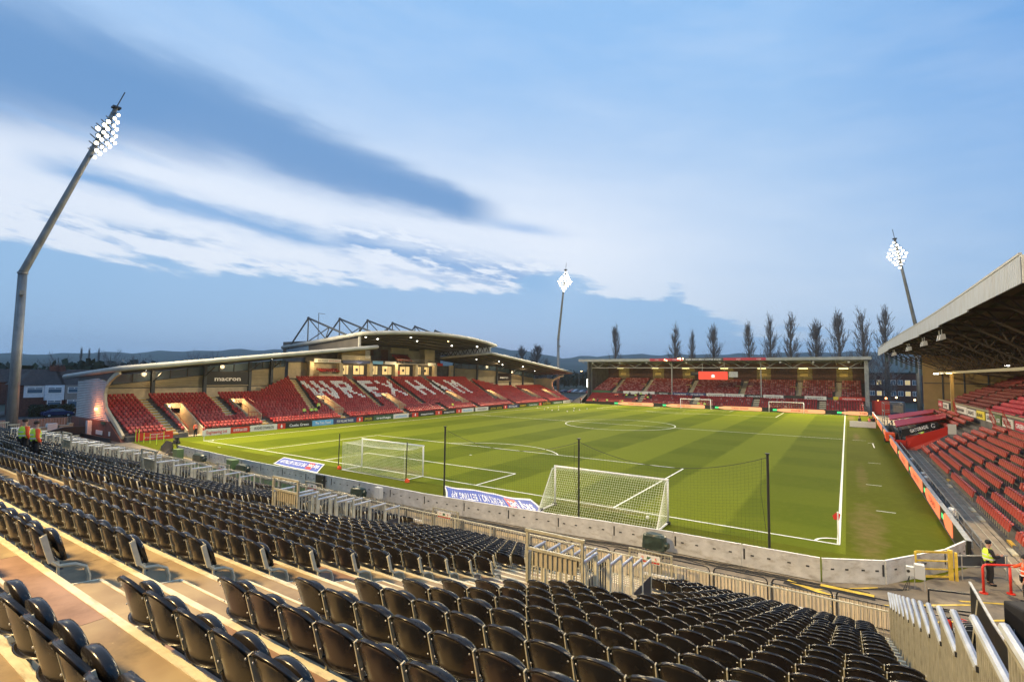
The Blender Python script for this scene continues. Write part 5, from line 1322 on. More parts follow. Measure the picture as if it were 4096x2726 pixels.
# roof lettering boards
t = thing('roof_sign', 'long red and black sign reading STOK COLD BREW COFFEE STAND on the far roof edge', 'sign', (-30, 108.4, 12.4))
mb = MB(); mb.box(-45.3, -36.2, 108.3, 108.38, 12.42, 13.15); mb.box(-26, -16.1, 108.3, 108.38, 12.48, 13.2); mb.build('red_board', 'canopy_red', t)
mb = MB(); mb.box(-36.2, -26, 108.3, 108.38, 12.42, 13.2); mb.build('black_panel', 'black_board', t)
text('ST\u00d8K COLD BREW COFFEE STAND', (-35.5, 108.28, 12.62), (1, 0, 0), (0, 0, 1), .40, 'text_white', t, width=9.0, bold=.02)
for x in (-43.9, -39, -22.9, -18.2): text('ST\u00d8K', (x, 108.28, 12.62), (1, 0, 0), (0, 0, 1), .34, 'text_white', t, width=1.1)
for i, (x, z) in enumerate(((-41.1, 12.75), (-40.6, 12.55), (-37.5, 13.0), (-36.9, 12.9), (-36.2, 13.), (-37.0, 13.15))):
    mb = MB(); mb.ball((x, 108.15, z), .16, n=8, k=5); mb.build('festoon_lamp', 'lamp_warm', t)
# score screen
t = thing('video_screen', 'bright red video screen with a club crest hanging under the far roof', 'screen', (-28.7, 109.4, 7.5))
mb = MB(); mb.box(-32.5, -25.1, 109.25, 109.6, 7.45, 9.7); mb.build('cabinet', 'black_board', t)
mb = MB(); mb.box(-32.4, -25.2, 109.2, 109.24, 7.55, 9.6); mb.build('display', 'screen_red', t)
mb = MB(); c = Vector((-28.75, 109.17, 8.45)); mb.add([c+Vector((.44*math.cos(a*math.pi/8), 0, .38*math.sin(a*math.pi/8))) for a in range(16)], [tuple(range(16))]); e_ = mb.build('crest', 'screen_white', t)
mb = MB()
for s_ in (-1, 1): mb.add([c+Vector((s_*.22+.13*math.cos(a*math.pi/6), -.02, .02+.13*math.sin(a*math.pi/6))) for a in range(12)], [tuple(range(12))])
mb.prism([c+Vector((-.6, -.01, -.3)), c+Vector((.6, -.01, -.3)), c+Vector((.5, -.01, -.62)), c+Vector((-.5, -.01, -.62))], (0, -.01, 0)); mb.build('crest_emblem', 'led_orange', e_)
mb = MB(); mb.prism([c+Vector((-.1, -.01, .45)), c+Vector((.1, -.01, .45)), c+Vector((.42, -.01, .85)), c+Vector((.12, -.01, .7)), c+Vector((0, -.01, .95)), c+Vector((-.12, -.01, .7)), c+Vector((-.42, -.01, .85))], (0, -.01, 0)); mb.build('crest_feathers', 'board_green', e_)
for x in (-31.5, -26): mb = MB(); mb.bar((x, 109.5, 9.7), (x, 109.5, 12.4), .1); mb.build('hanger', 'steel_grey', t)
mb = MB(); mb.box(-24.9, -22.8, 109.5, 109.6, 8.2, 9.6); tag(mb.build('photo_panel', 'grey_board'), 'small grey picture panel right of the red video screen', 'sign')
mb = MB(); mb.box(-37.5, -32.7, 121, 121.1, 8.6, 9.6); o = tag(mb.build('dark_sign', 'black_board'), 'dark sign left of the red video screen', 'sign')
# fascia adverts
fa = [(-64.9, -58.4, 'board_green', None, 'dark green'), (-54.5, -45.1, 'board_white', None, 'white'), (-44.3, -41., 'black_board', 'ASAP SIGNS', 'black'), (-40.2, -35.75, 'board_navy', 'Cynergy Security', 'dark'), (-35.7, -31.2, 'board_navy', 'IFOR WILLIAMS TRAILERS', 'navy'), (-31.1, -26.4, 'board_white', 'ROOFING', 'cream'),
      (-26.3, -21.7, 'board_white', 'TOYOTA', 'grey'), (-21.6, -17.4, 'black_board', 'CARDEN', 'black'), (-17.3, -12.7, 'board_white', 'SECURITY SERVICES', 'white'), (-12.6, -8.3, 'black_board', None, 'black'), (-8.2, -3.6, 'board_white', 'MACHINERY', 'white'), (-2.3, -1.2, 'text_yellow', None, 'yellow'), (-1.1, 4.0, 'board_red', 'WREXHAM AFC', 'red')]
for i, (a, b, m_, tx_, cn) in enumerate(fa):
    lab = ('%s advert strip reading %s on the far stand parapet' % (cn, tx_)) if tx_ else '%s blank looking strip on the far stand parapet, %s board from the left' % (cn, ORD[i+1])
    t = thing('parapet_board', lab, 'advert board', ((a+b)/2, 111.7, 2.9), 'advert strips on the far stand parapet')
    mb = MB(); mb.box(a+.05, b-.05, 111.72, 111.78, 2.98, 3.85); mb.build('board', m_, t)
    if tx_: text(tx_, (a+(b-a)*.12, 111.70, 3.22), (1, 0, 0), (0, 0, 1), .36, 'text_white' if m_ in ('black_board', 'board_navy', 'board_red') else 'text_dark', t, width=(b-a)*.74, bold=.01)
# LED boards behind the far goals
LX = [(-54.8, -53.75, -43.6), (-41.05, -40.1, -30.2), (-27.7, -26.8, -16.9), (-14.5, -13.6, -3.8), (-1.5, -.6, 4.2)]
for i, (a, b, c) in enumerate(LX):
    e = LX[i+1][0] if i < 4 else 4.3
    t = thing('led_board', 'glowing orange display board reading %s behind the far goals, %s from the left' % (('TORIAD TRYDAN?', 'POWER CUT?')[i % 2], ORD[i+1]), 'display board', ((a+c)/2, 105.9, 0), 'display boards behind the far goals')
    mb = MB(); mb.box(a, e-.02, 105.9, 106.05, 0, 1.0); mb.build('cabinet', 'black_board', t)
    mb = MB(); mb.prism([(b, 105.86, .32), (b+1.4, 105.86, .10), (c-.3, 105.86, .06), (c, 105.86, .2), (c, 105.86, .80), (c-.3, 105.86, .94), (b+1.4, 105.86, .9), (b, 105.86, .68)], (0, .03, 0)); mb.build('orange_graphic', 'led_pale', t)
    mb = MB(); mb.box(a, b-.03, 105.86, 105.89, .30, .70); mb.build('green_graphic', 'led_green', t)
    tx_ = ('TORIAD TRYDAN?', 'POWER CUT?')[i % 2]; text(tx_ if i < 4 else 'TORI', (b+(3.0 if i < 4 else 3.3), 105.85, .30), (1, 0, 0), (0, 0, 1), .42, 'led_text', t, width=(3.9 if i % 2 == 0 else 3.4) if i < 4 else 1.3, bold=.02)
mb = MB(); mb.box(-64, -55, 105.9, 106.0, 0, .75); tag(mb.build('dark_board', 'black_board'), 'dark unlit board left of the far display boards', 'advert board')
t = thing('small_red_stand', 'small block of bright red seats beside the left end of the far stand', 'stand', (-62, 109, 0))
mb = MB(); mb.prism([(-69.5, 106.5, 0), (-66, 106.5, 0), (-65, 110, 3.0), (-65, 111, 3.2), (-66, 111, 0)], (0, .3, 0)); mb.build('block_wall', 'black_board', t)
# right display boards and concourse wall
RLY = [(.7, 7.2), (8.6, 15.3), (16.9, 25.4), (27.2, 37), (39.5, 50), (53, 64), (68, 84), (88, 104)]
for i, (a, b) in enumerate(RLY):
    t = thing('led_board', 'orange display board along the right touchline, %s from the near corner' % ORD[i+1], 'display board', (4.97, (a+b)/2, 0), 'display boards along the right touchline')
    nx_ = RLY[i+1][0] if i < len(RLY)-1 else 105.5
    mb = MB(); mb.box(4.97, 5.12, a-.05 if i else .55, nx_-.07, 0, .97); c_ = mb.build('cabinet', 'black_board', t)
    mb = MB(); mb.box(4.93, 5.16, a-.05 if i else .55, nx_-.07, .971, 1.0); mb.build('top_rail', 'galv_top', c_)
    if i == 0: a += 3.6
    mb = MB(); w = min(.9, (b-a)*.2); mb.prism([(4.94, a, .12), (4.94, a, .84), (4.94, a+.2, .92), (4.94, b-w, .90), (4.94, b, .68), (4.94, b, .32), (4.94, b-w, .10), (4.94, a+.2, .06)], (.02, 0, 0)); mb.build('orange_graphic', 'led_orange', t)
    mb = MB(); mb.box(4.94, 4.96, b+.05, b+.7, .38, .64); mb.build('green_graphic', 'led_green', t)
    if i and b-a > 5: text('TORIAD' if i % 2 else 'POWER CUT?', (4.93, a+(b-a)*.7, .33), (0, -1, 0), (0, 0, 1), .34, 'led_text', t, width=(b-a)*.45, bold=.02)
t = thing('pitchside_rail', 'grey scaffold rail and cable bundles behind the right display boards', 'railing', (5.6, 20, 0))
mb = MB()
for zz in (.55, .95): mb.bar((5.55, 1.0, zz), (5.55, 44, zz), .05)
for q in range(22): mb.box(5.52, 5.58, 1.2+2*q, 1.26+2*q, 0, .97)
mb.build('rails', 'steel_grey', t)
for j, y in enumerate((8.2, 19.5, 21.5, 30)):
    mb = MB(); mb.box(-.22, .22, -.4, .4, 0, .75); mb.ball((0, 0, .8), .24, .42, .14, 8, 5); o = mb.build('equipment_cover', 'grey_box' if j else 'silver_tape'); o.location = (5.45, y, 0)
    tag(o, 'covered grey box behind the right display boards, %s from the near corner' % ORD[j+1], 'equipment', 'covered boxes behind the right boards')

# ------------------------------------------------------------------ right stand
rs_ = thing('right_stand', 'old stand on the right with a big dark roof, pale fascia and warm lit interior', 'stand', (14, 40, 0))
# front standing steps
mb = MB(); mb.box(6.15, 6.9, -4, 46, -.005, .04); mb.box(6.9, 30, -4, 82, -.3, .10); mb.build('front_step', 'step_concrete_lit', rs_)
mb = MB(); mb.box(6.55, 6.6, -2, 46, .041, .06); 
for y in (2.6, 9.5, 12.0, 20.5): mb.box(6.85, 7.1, y, y+1.1, .101, .16)
mb.build('step_edge', 'nosing', rs_)
PX, PZ, PDX, PDZ = 7.45, .30, .70, .33
ps = []; tm = MB(); ym = MB()
PAI = [22.9, 40.6, 4.3]
for r in range(9):
    x = PX+PDX*r; z = PZ+PDZ*r
    tm.box(x-.34, x+.37, -6, 78, z-.6, z-.0)
    for ya in PAI[:1]+PAI[2:]: ym.box(x-.36, x-.2, ya-.5, ya+.5, z-.1, z+.01)
    lo_y, hi_y = (-5, 40.0+.0*r) if r < 8 else (-5, 38)
    hol = [(22.9-.55, 22.9+.55), (33.3+.6*r-.0, 34.3+.6*r), (4.3-.5, 4.3+.5), (11.5, 12.3)] if r < 8 else []
    for a, b in span_minus(lo_y, hi_y+1.8, [(q-.55, q+.55) for q in (4.3, 13.2+.25*r, 22.9, 35.2-.1*r)]):
        n = int((b-a)/.48); 
        for i in range(n): ps.append((x, a+.24+.48*i, z, r, i, a))
    # beyond the dugouts, partly hidden
    for a, b in span_minus(50, 76, [(58, 59.2), (68, 69.2)]):
        if r >= 5:
            for i in range(int((b-a)/.48)): ps.append((x, a+.24+.48*i, z, r, -1, a))
tm.build('paddock_terrace', 'concrete_dark', rs_); ym.build('aisle_nosing', 'yellow_step', rs_)
psn = [p for p in ps if p[4] >= 0 and in_view((p[0], p[1], p[2]+.5), 4)]
psn.sort(key=lambda p: (Vector(p[:3])-CAM).length); psn = psn[:300]; ids = set(id(p) for p in psn)
pb = None
def redback():
    b = MB(); n = 6; V = []
    for s_ in (0, 1):
        for j in range(5):
            for i in range(n):
                t_ = -1+2*i/(n-1); q = j/4; V.append((t_*.215, .04+.12*(1-q)+.05*t_*t_+s_*.03-(.045 if j == 4 else 0), .40+(.44-.05*abs(t_)**3)*q-(.03 if j == 4 else 0)))
    F = []
    for s_ in (0, 1):
        for j in range(4):
            for i in range(n-1): a = s_*5*n+j*n+i; F.append((a, a+1, a+n+1, a+n) if s_ == 0 else (a, a+n, a+n+1, a+1))
    o = 5*n
    for i in range(n-1): F.append((i, i+o, i+1+o, i+1)); a = 4*n+i; F.append((a, a+1, a+1+o, a+o))
    for j in range(4): F.append((j*n, (j+1)*n, (j+1)*n+o, j*n+o)); a = j*n+n-1; F.append((a, a+o, a+n+o, a+n))
    b.add(V, F); return b
rank = sorted(set(round(p[5], 1) for p in psn))
rows_seen = sorted(set(p[3] for p in psn)); cntr = {}
for p in sorted(psn, key=lambda p: (p[3], p[1])):
    cntr[p[3]] = cntr.get(p[3], 0)+1
    lab = 'red seat in the %s row from the pitch, %s from its near end' % (ORD[rows_seen.index(p[3])+1], ORDX(cntr[p[3]]))
    if pb is None:
        pb = thing('red_stand_seat', lab, 'stadium seat', p[:3], 'red tip-up seats of the right stand', math.pi/2)
        redback().build('backrest', 'red_orange_seat', pb, world=False, smooth=True)
        q = MB(); q.prism([(-.2, .23, .38), (.2, .23, .38), (.2, .16, .72), (.13, .15, .77), (-.13, .15, .77), (-.2, .16, .72)], (0, .05, 0)); q.build('seat_pan', 'red_orange_seat', pb, world=False)
        q = MB(); q.bar((.235, .17, .5), (.235, .2, 0), .03); q.build('leg', 'galv', pb, world=False)
    else: copy_tree(pb, loc=p[:3], label=lab)
tag(bulk('right_stand_seats', RV, RF, [(p[0], p[1], p[2], math.pi/2, 0) for p in ps if id(p) not in ids], ['red_orange_seat']), 'remaining red seats of the right stand front terrace', 'seats', kind='stuff')
# low wall with adverts and the upper tier
mb = MB(); mb.box(13.6, 13.9, -6, 82, 0, 4.9); mb.build('tier_wall', 'concrete_dark', rs_)
mb = MB(); mb.box(13.45, 13.6, -6, 82, 4.78, 4.95); mb.build('tier_capping', 'galv', rs_)
rad = [(34.5, 38.5, 'board_white'), (39, 41.4, 'box_green'), (41.8, 45.6, 'board_white'), (46.2, 50.5, 'text_yellow'), (51, 56, 'board_white'), (56.4, 64.5, 'board_white'), (70.5, 76, 'board_white'), (76.4, 81, 'canopy_red'), (30, 34, 'canopy_red'), (24, 29.5, 'board_white')]
for i, (a, b, m_) in enumerate(rad):
    t = thing('tier_board', '%s advert panel on the right stand upper tier wall, %s from the far end' % ({'board_white': 'white', 'box_green': 'green', 'text_yellow': 'yellow', 'canopy_red': 'red'}[m_], ORD[[3, 4, 5, 6, 7, 8, 9, 10, 2, 1][i]]), 'advert board', (13.4, (a+b)/2, 3.8), 'advert panels of the right stand')
    mb = MB(); mb.box(13.36, 13.44, a, b-.1, 3.75, 4.7 if i % 2 else 4.6); mb.build('board', m_, t)
    text(('LOUNGE', 'LAGER', 'GREEN', 'BAR', 'SIGNS', 'WREXHAM')[i % 6], (13.35, b-.5, 3.98), (0, -1, 0), (0, 0, 1), .42, 'text_dark' if m_ in ('board_white', 'text_yellow') else 'text_white', t, width=(b-a)*.7, bold=.02)
us = []; tm = MB(); sm2 = MB()
for r in range(17):
    x = 14.4+.78*r; z = 4.15+.36*r; tm.box(x-.38, x+.40, -6, 81.8, z-.7, z)
    for ya in (66, 52, 38): sm2.box(x-.39, x-.2, ya-.5+.25*r, ya+.5+.25*r, z-.1, z+.02)
    for a, b in span_minus(-5, 81, [(q-.6+.25*r, q+.6+.25*r) for q in (66, 52, 38, 24)]):
        for i in range(int((b-a)/.5)): us.append((x, a+.25+.5*i, z, math.pi/2, 0 if a < 52 else 1))
tm.build('upper_terrace', 'concrete_dark', rs_); sm2.build('aisle_nosing', 'lamp_housing', rs_)
tag(bulk('upper_tier_seats', RV, RF, us, ['maroon_bright' if 'maroon_bright' in M else 'canopy_red', 'maroon']), 'dark red seats of the right stand upper tier', 'seats', kind='stuff')
# roof
EP = [(7.55, 1.6), (7.5, 14), (7.4, 26), (7.15, 38), (6.75, 51), (6.3, 70), (5.9, 92)]
mb = MB(); n = len(EP)
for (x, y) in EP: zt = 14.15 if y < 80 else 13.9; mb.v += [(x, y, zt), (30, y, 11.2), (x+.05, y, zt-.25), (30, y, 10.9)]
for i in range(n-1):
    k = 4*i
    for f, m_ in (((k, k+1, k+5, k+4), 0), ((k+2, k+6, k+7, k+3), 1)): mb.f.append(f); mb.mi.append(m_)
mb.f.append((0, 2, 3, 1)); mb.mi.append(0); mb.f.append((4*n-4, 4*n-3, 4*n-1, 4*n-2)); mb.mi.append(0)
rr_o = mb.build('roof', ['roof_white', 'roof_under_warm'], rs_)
mb = MB()
for (xa, ya), (xb, yb) in zip(EP[:-1], EP[1:]):
    za, zb = 14.18, (14.18 if yb < 80 else 13.95); mb.prism([(xa, ya, za-1.32), (xb, yb, zb-1.2), (xb, yb, zb), (xa, ya, za)], (-.08, 0, 0))
mb.build('fascia', 'clad_fascia', rr_o)
mb = MB(); mb.prism([(7.5, 1.55, 12.86), (7.5, 1.55, 14.18), (30, 1.55, 11.3), (30, 1.55, 9.9)], (0, -.08, 0)); mb.build('end_fascia', 'roof_white', rr_o)
mb = MB()
for (xa, ya), (xb, yb) in zip(EP[:-1], EP[1:]): mb.bar((xa-.06, ya, 14.24), (xb-.06, yb, 14.24), .12)
mb.build('gutter', 'steel_grey', rr_o)
# purlins and trusses
for q in range(1, 12):
    x = 7.4+1.9*q; zt = 13.9-(x-7.5)*.131-.28; mb = MB(); mb.bar((x, 2, zt), (x-.8, 90, zt), .12, .26); mb.build('purlin', 'roof_under_warm', rr_o)
tr_n = 0
for y in np.arange(4, 90, 6.1):
    xe = np.interp(y, [p[1] for p in EP], [p[0] for p in EP]); mb = MB()
    top = lambda x: 13.55-(x-7.5)*.131; bot = lambda x: top(x)-.1-(2.9*min(1, (x-xe)/5.6))
    pts = [xe+.5, xe+2.0, xe+3.6, 13.2, 15.6, 18., 20.6]
    mb.bar((xe+.5, y, top(xe+.5)-.2), (28, y, top(28)-.2), .16, .2)
    for a, b in zip(pts[:-1], pts[1:]):
        mb.bar((a, y, bot(a)), (b, y, bot(b)), .14); mb.bar((a, y, bot(a)), ((a+b)/2, y, top((a+b)/2)-.2), .1); mb.bar(((a+b)/2, y, top((a+b)/2)-.2), (b, y, bot(b)), .1)
    mb.build('roof_truss', 'roof_under_warm', rr_o)
mb = MB(); mb.box(13.2, 13.5, 2, 82, 9.15, 9.45); mb.build('valley_beam', 'galv', rs_)
for y in (65.5,): mb = MB(); mb.box(13.05, 13.4, y-.2, y+.2, 0, 9.2); mb.build('column', 'sheet_warm', rs_)
mb = MB(); mb.box(11.6, 30, 82, 82.2, 0, 9.6); mb.prism([(11.6, 82, 9.6), (30, 82, 9.6), (30, 82, 10.8), (11.6, 82, 12.6)], (0, .2, 0)); mb.build('end_wall', 'clad_warm', rs_)
mb = MB()
for x in (14.2, 17., 20): mb.box(x-.1, x+.1, 81.9, 82, 4, 9.5)
mb.bar((11.6, 81.9, 7.6), (30, 81.9, 7.6), .12); mb.build('wall_frame', 'steel_dark', rs_)
mb = MB(); mb.box(29.7, 30, 2, 82, 4, 11); mb.build('rear_wall', 'clad_warm', rs_)
for i, (x, y) in enumerate(((12.7, 76), (12.7, 63.5), (20, 70), (20, 50), (22, 34), (24, 62), (24, 44))):
    z = 9.1 if x < 13 else 10.3; mb = MB(); mb.box(x-.3, x+.3, y-.25, y+.25, z, z+.12); l_ = mb.build('strip_lamp', 'lamp_yellow' if i % 2 else 'lamp', rs_)
    light('POINT', (x, y, z-.5), 75, (1., .62, .24), l_, size=.25, name='stand_light')
for i, (y) in enumerate((27.5, 28.8, 37.6, 38.9, 49, 50.6, 66, 68)):
    x = np.interp(y, [p[1] for p in EP], [p[0] for p in EP])+.35; mb = MB(); mb.tube([(x, y, 12.75), (x, y, 12.3)], .03, 5); mb.prism([(x-.2, y-.22, 11.8), (x+.25, y-.22, 11.9), (x+.2, y-.22, 12.35), (x-.1, y-.22, 12.3)], (0, .44, 0)); mb.build('roof_floodlight', 'grey_box', rr_o)
# clear gable sheeting at the far end
mb = MB(); 
for q in range(8): mb.box(7.0+.75*q, 7.35+.75*q, 92-.03, 92, 11.6+.0*q-.38*q, 12.9-.1*q)
mb.build('gable_sheeting', 'glass', rr_o)
# dugouts
t = thing('dugout', 'long red roofed dugout with white lettering stripes beside the pitch', 'dugout', (9, 60, 0))
for j, (ya, yb) in enumerate(((47.5, 58), (59.5, 70))):
    mb = MB(); a, b, c, d = Vector((5.5, ya, 2.35)), Vector((5.9, yb, 2.35)), Vector((12.6, yb+9, 3.2)), Vector((11.2, ya+8, 3.2)); mb.prism([a, b, c, d][::-1], (0, 0, .15)); r_ = mb.build('canopy', 'canopy_red', t)
    mb = MB()
    for f0, f1 in ((.3, .38), (.62, .7)): mb.quad(a.lerp(b, f0).lerp(d.lerp(c, f0), .25)+z_*.16, a.lerp(b, f1).lerp(d.lerp(c, f1), .25)+z_*.16, a.lerp(b, f1).lerp(d.lerp(c, f1), .6)+z_*.16, a.lerp(b, f0).lerp(d.lerp(c, f0), .6)+z_*.16)
    mb.build('white_lettering_band', 'text_white', r_)
    mb = MB(); mb.box(5.9, 6.0, ya, yb, .1, 1.2); mb.build('front_wall', 'black_board', t)
    for q in (ya+.2, yb-.2): mb = MB(); mb.bar((5.8, q, .1), (5.7, q, 2.35), .08); mb.build('canopy_post', 'steel_dark', t)
t = thing('red_partition', 'bright red partition wall beside the front seats, topped by a black GATORADE board', 'wall', (6.5, 44, 0))
mb = MB(); mb.prism([(6.1, 44.1, .1), (7.05, 44, .1), (9.85, 44, 2.1), (9.85, 44, 3.0), (7.05, 44, 1.85), (6.1, 44.1, 1.8)], (0, .12, 0)); mb.build('red_wall', 'red_gloss', t)
mb = MB(); mb.box(5.05, 6.1, 44.0, 44.1, .1, 1.2); mb.box(5.05, 5.15, 44, 46.5, .1, 1.2); mb.build('red_front', 'red_gloss', t)
b0, b1 = Vector((5.7, 43.9, 1.55)), Vector((9.0, 43.9, 2.85)); dr = (b1-b0)
mb = MB(); mb.prism([b0, b1, b1+z_*.62, b0+z_*.85], (0, -.08, 0)); bd = mb.build('board', 'black_board', t)
text('GATORADE', tuple(b0+dr*.26+z_*.24+Vector((0, -.09, 0))), tuple(dr), (-dr.z*.3, 0, 1), .36, 'text_white', bd, width=1.75, bold=.03)
mb = MB(); c = b0+dr*.88+z_*.36+Vector((0, -.1, 0)); mb.tube([c+Vector((.17*math.cos(a), 0, .20*math.sin(a))) for a in np.linspace(.8, 5.9, 14)]+[c+Vector((.02, 0, -.04))], .035, 5); mb.build('letter_mark', 'text_white', bd)
mb = MB(); mb.box(9.9, 10.6, 43.9, 44.1, 2.2, 3.3); tag(mb.build('white_door', 'board_white'), 'white panel door beside the red partition wall', 'door')
for j, (x, y) in enumerate(((8.2, 50), (9., 51.5), (9.8, 53))):
    xs_ = [(x, y+.5*i, 1.2+.2*j, math.pi/2, 0) for i in range(8)]
    tag(bulk('red_bench_row', RV, RF, xs_, ['red_orange_seat']), 'row of red seats behind the black GATORADE board, %s from the pitch' % ORD[j+1], 'seats', 'seat rows behind the board')
# red stairs rails on tier wall
t = thing('red_stair_rails', 'red barred stair railings climbing to the upper tier of the right stand', 'railing', (13, 40, 1))
mb = MB()
for y0 in (33, 38.5, 60):
    for q in range(9): mb.box(12.9, 12.93, y0+.35*q, y0+.35*q+.03, 3.2+.16*q, 4.1+.16*q)
    mb.bar((12.92, y0, 4.1), (12.92, y0+2.8, 5.4), .05); mb.bar((12.92, y0, 3.2), (12.92, y0+2.8, 4.5), .05)
mb.build('rails', 'red_paint', t)
# clutter at the far right corner
t = thing('white_bench_board', 'long pale board lying at the far right touchline', 'board', (2.5, 78, 0))
mb = MB(); mb.box(.75, 4.4, 74.0, 74.25, .02, 1.0); mb.build('board', 'board_white', t)
t = thing('red_steward_box', 'orange and red cart by the far right corner of the pitch', 'cart', (5, 58, 0))
mb = MB(); mb.box(4.6, 5.6, 52, 54, .2, 1.2); mb.build('cart_body', 'hivis_orange', t)
for q in (52.3, 53.7): mb = MB(); mb.tube([(4.5, q, .25), (5.7, q, .25)], .22, 8); mb.build('wheel', 'rubber', t)
t = thing('scaffold_frame', 'grey scaffold camera frame by the far right corner', 'scaffold', (6.5, 80, 0))
mb = MB()
for x in (5.8, 8.4):
    for y in (78, 84): mb.bar((x, y, 0), (x, y, 4), .1)
for zz in (1.3, 2.6, 4.): mb.bar((5.8, 78, zz), (8.4, 78, zz), .08); mb.bar((5.8, 84, zz), (8.4, 84, zz), .08); mb.bar((5.8, 78, zz), (5.8, 84, zz), .08); mb.bar((8.4, 78, zz), (8.4, 84, zz), .08)
mb.bar((5.8, 78, 0), (8.4, 78, 2.6), .06); mb.build('tubes', 'steel_grey', t); mb = MB(); mb.box(7.0, 8.4, 77.9, 78, 2.6, 3.8); mb.build('sheet', 'render_grey', t)

# ------------------------------------------------------------------ trees
def bare_tree(kind, seed, h, w):
    """upright poplar (kind 0) or round bare tree (kind 1): returns trunk, crown builders"""
    rr = random.Random(seed); tk = MB(); cr_ = MB()
    tk.tube([(0, 0, 0), (.1, 0, h*.3), (0, .1, h*.65), (.05, 0, h*.97)], [.42*h/24, .33*h/24, .18*h/24, .04], 7)
    def tw(p, q, r): tri(cr_, p, q, r)
    nb = 66 if kind == 0 else 50
    for i in range(nb):
        t_ = rr.uniform(.10, .93) if kind == 0 else rr.uniform(.25, .8); a = rr.uniform(0, 2*math.pi)
        z0_ = h*t_
        if kind == 0: rad = w*1.25*min(1, .62+t_*1.3)*(1-t_)**.75*rr.uniform(.5, 1.25); up_l = h*rr.uniform(.10, .22)*(1.1-t_*.5)
        else: rad = w*rr.uniform(.5, 1.1); up_l = h*rr.uniform(.12, .3)
        o_ = Vector((math.cos(a)*rad, math.sin(a)*rad, up_l)); b0 = Vector((0, 0, z0_)); pts = [b0, b0+Vector((o_.x*.6, o_.y*.6, o_.z*.35)), b0+o_]
        for p, q, r_ in ((pts[0], pts[1], .055), (pts[1], pts[2], .038)): tw(p, q, r_*h/24)
        for j in range(12):
            s_ = rr.uniform(.2, 1); p = pts[0].lerp(pts[1], s_*1.6) if s_ < .6 else pts[1].lerp(pts[2], (s_-.6)/.4)
            d = Vector((o_.x*rr.uniform(-.1, .45)+rr.uniform(-.5, .5), o_.y*rr.uniform(-.1, .45)+rr.uniform(-.5, .5), rr.uniform(.8, 2.4) if kind == 0 else rr.uniform(.2, 2.))); tw(p, p+d, .020*h/24+.003)
            if j % 2: q = p+d*.5; tw(q, q+Vector((rr.uniform(-.4, .4), rr.uniform(-.4, .4), rr.uniform(.4, 1.2))), .014)
    return tk, cr_
def tree_proto(kind, seed, h, w, name, label, loc, group):
    t = thing(name, label, 'tree', loc, group); a, b = bare_tree(kind, seed, h, w)
    a.build('trunk', 'bark', t, world=False); b.build('crown', 'twig', t, world=False); return t
pop = [(-72.5, 150, 26, 1.0), (-50.2, 150, 25.2, 1.15), (-44.1, 150, 22.4, .75), (-37.2, 150, 25.2, 1.15), (-26, 150, 24.8, .95), (-20, 150, 27.0, 1.1), (-13.9, 150, 26.4, 1.15), (-6.9, 150, 25.2, 1.25), (-1, 150, 26.9, 1.25), (5.1, 150, 27.2, 1.2), (10.2, 150, 27, 1.3),
       (-131, 176, 21.5, 1.5), (-118.5, 170, 21., 1.9), (-112.5, 168, 15, 1.4)]
protos_p = [None]*4
for i, (x, y, h, w) in enumerate(pop):
    lab = ('bare slender poplar behind the far stand, %s from the left' % ORD[i+1]) if i < 11 else 'bare spreading tree behind the right end of the long stand, %s from the left' % ORD[i-10]
    k = i % 4
    if protos_p[k] is None: t = protos_p[k] = tree_proto(0, 20+k, 26, 2.3, 'poplar_tree', lab, (x, y, 0), 'bare poplars behind the far stand')
    else: t = copy_tree(protos_p[k], loc=(x, y, 0), label=lab)
    t.scale = (w*1.35, w*1.35, h/26); t.rotation_euler = (R.uniform(-.02, .02), R.uniform(-.02, .02), i*1.3)
    if i >= 11: t['group'] = 'bare trees behind the long stand'
rb = [None, None]
for i, (x, y, h, w) in enumerate(((-250, 41, 15.5, .6), (-250, 43.5, 15.3, .5), (-248, 46, 15.5, .5), (-245, 49, 15.5, 1.4), (-200, 42, 13, 1.6), (-190, 38, 11, 1.5), (-230, 29, 13, 1.2), (-240, 78, 16, 1.3), (-236, 84, 16, 1.5), (-220, 8, 12, 1.3), (-210, 22, 11, 1.6), (-215, -3, 12, 1.2))):
    lab = 'distant bare tree above the houses at left, %s from the left' % ORD[[11, 6, 7, 8, 9, 5, 4, 10, 12, 2, 3, 1][i]]
    k = 0 if w < .8 else 1
    if rb[k] is None: t = rb[k] = tree_proto(k, 40+k, 15, 1.6 if k == 0 else 3.6, 'bare_tree', lab, (x, y, 0), 'distant bare trees at left')
    else: t = copy_tree(rb[k], loc=(x, y, 0), label=lab)
    t.scale = (w, w, h/15); t.rotation_euler.z = i
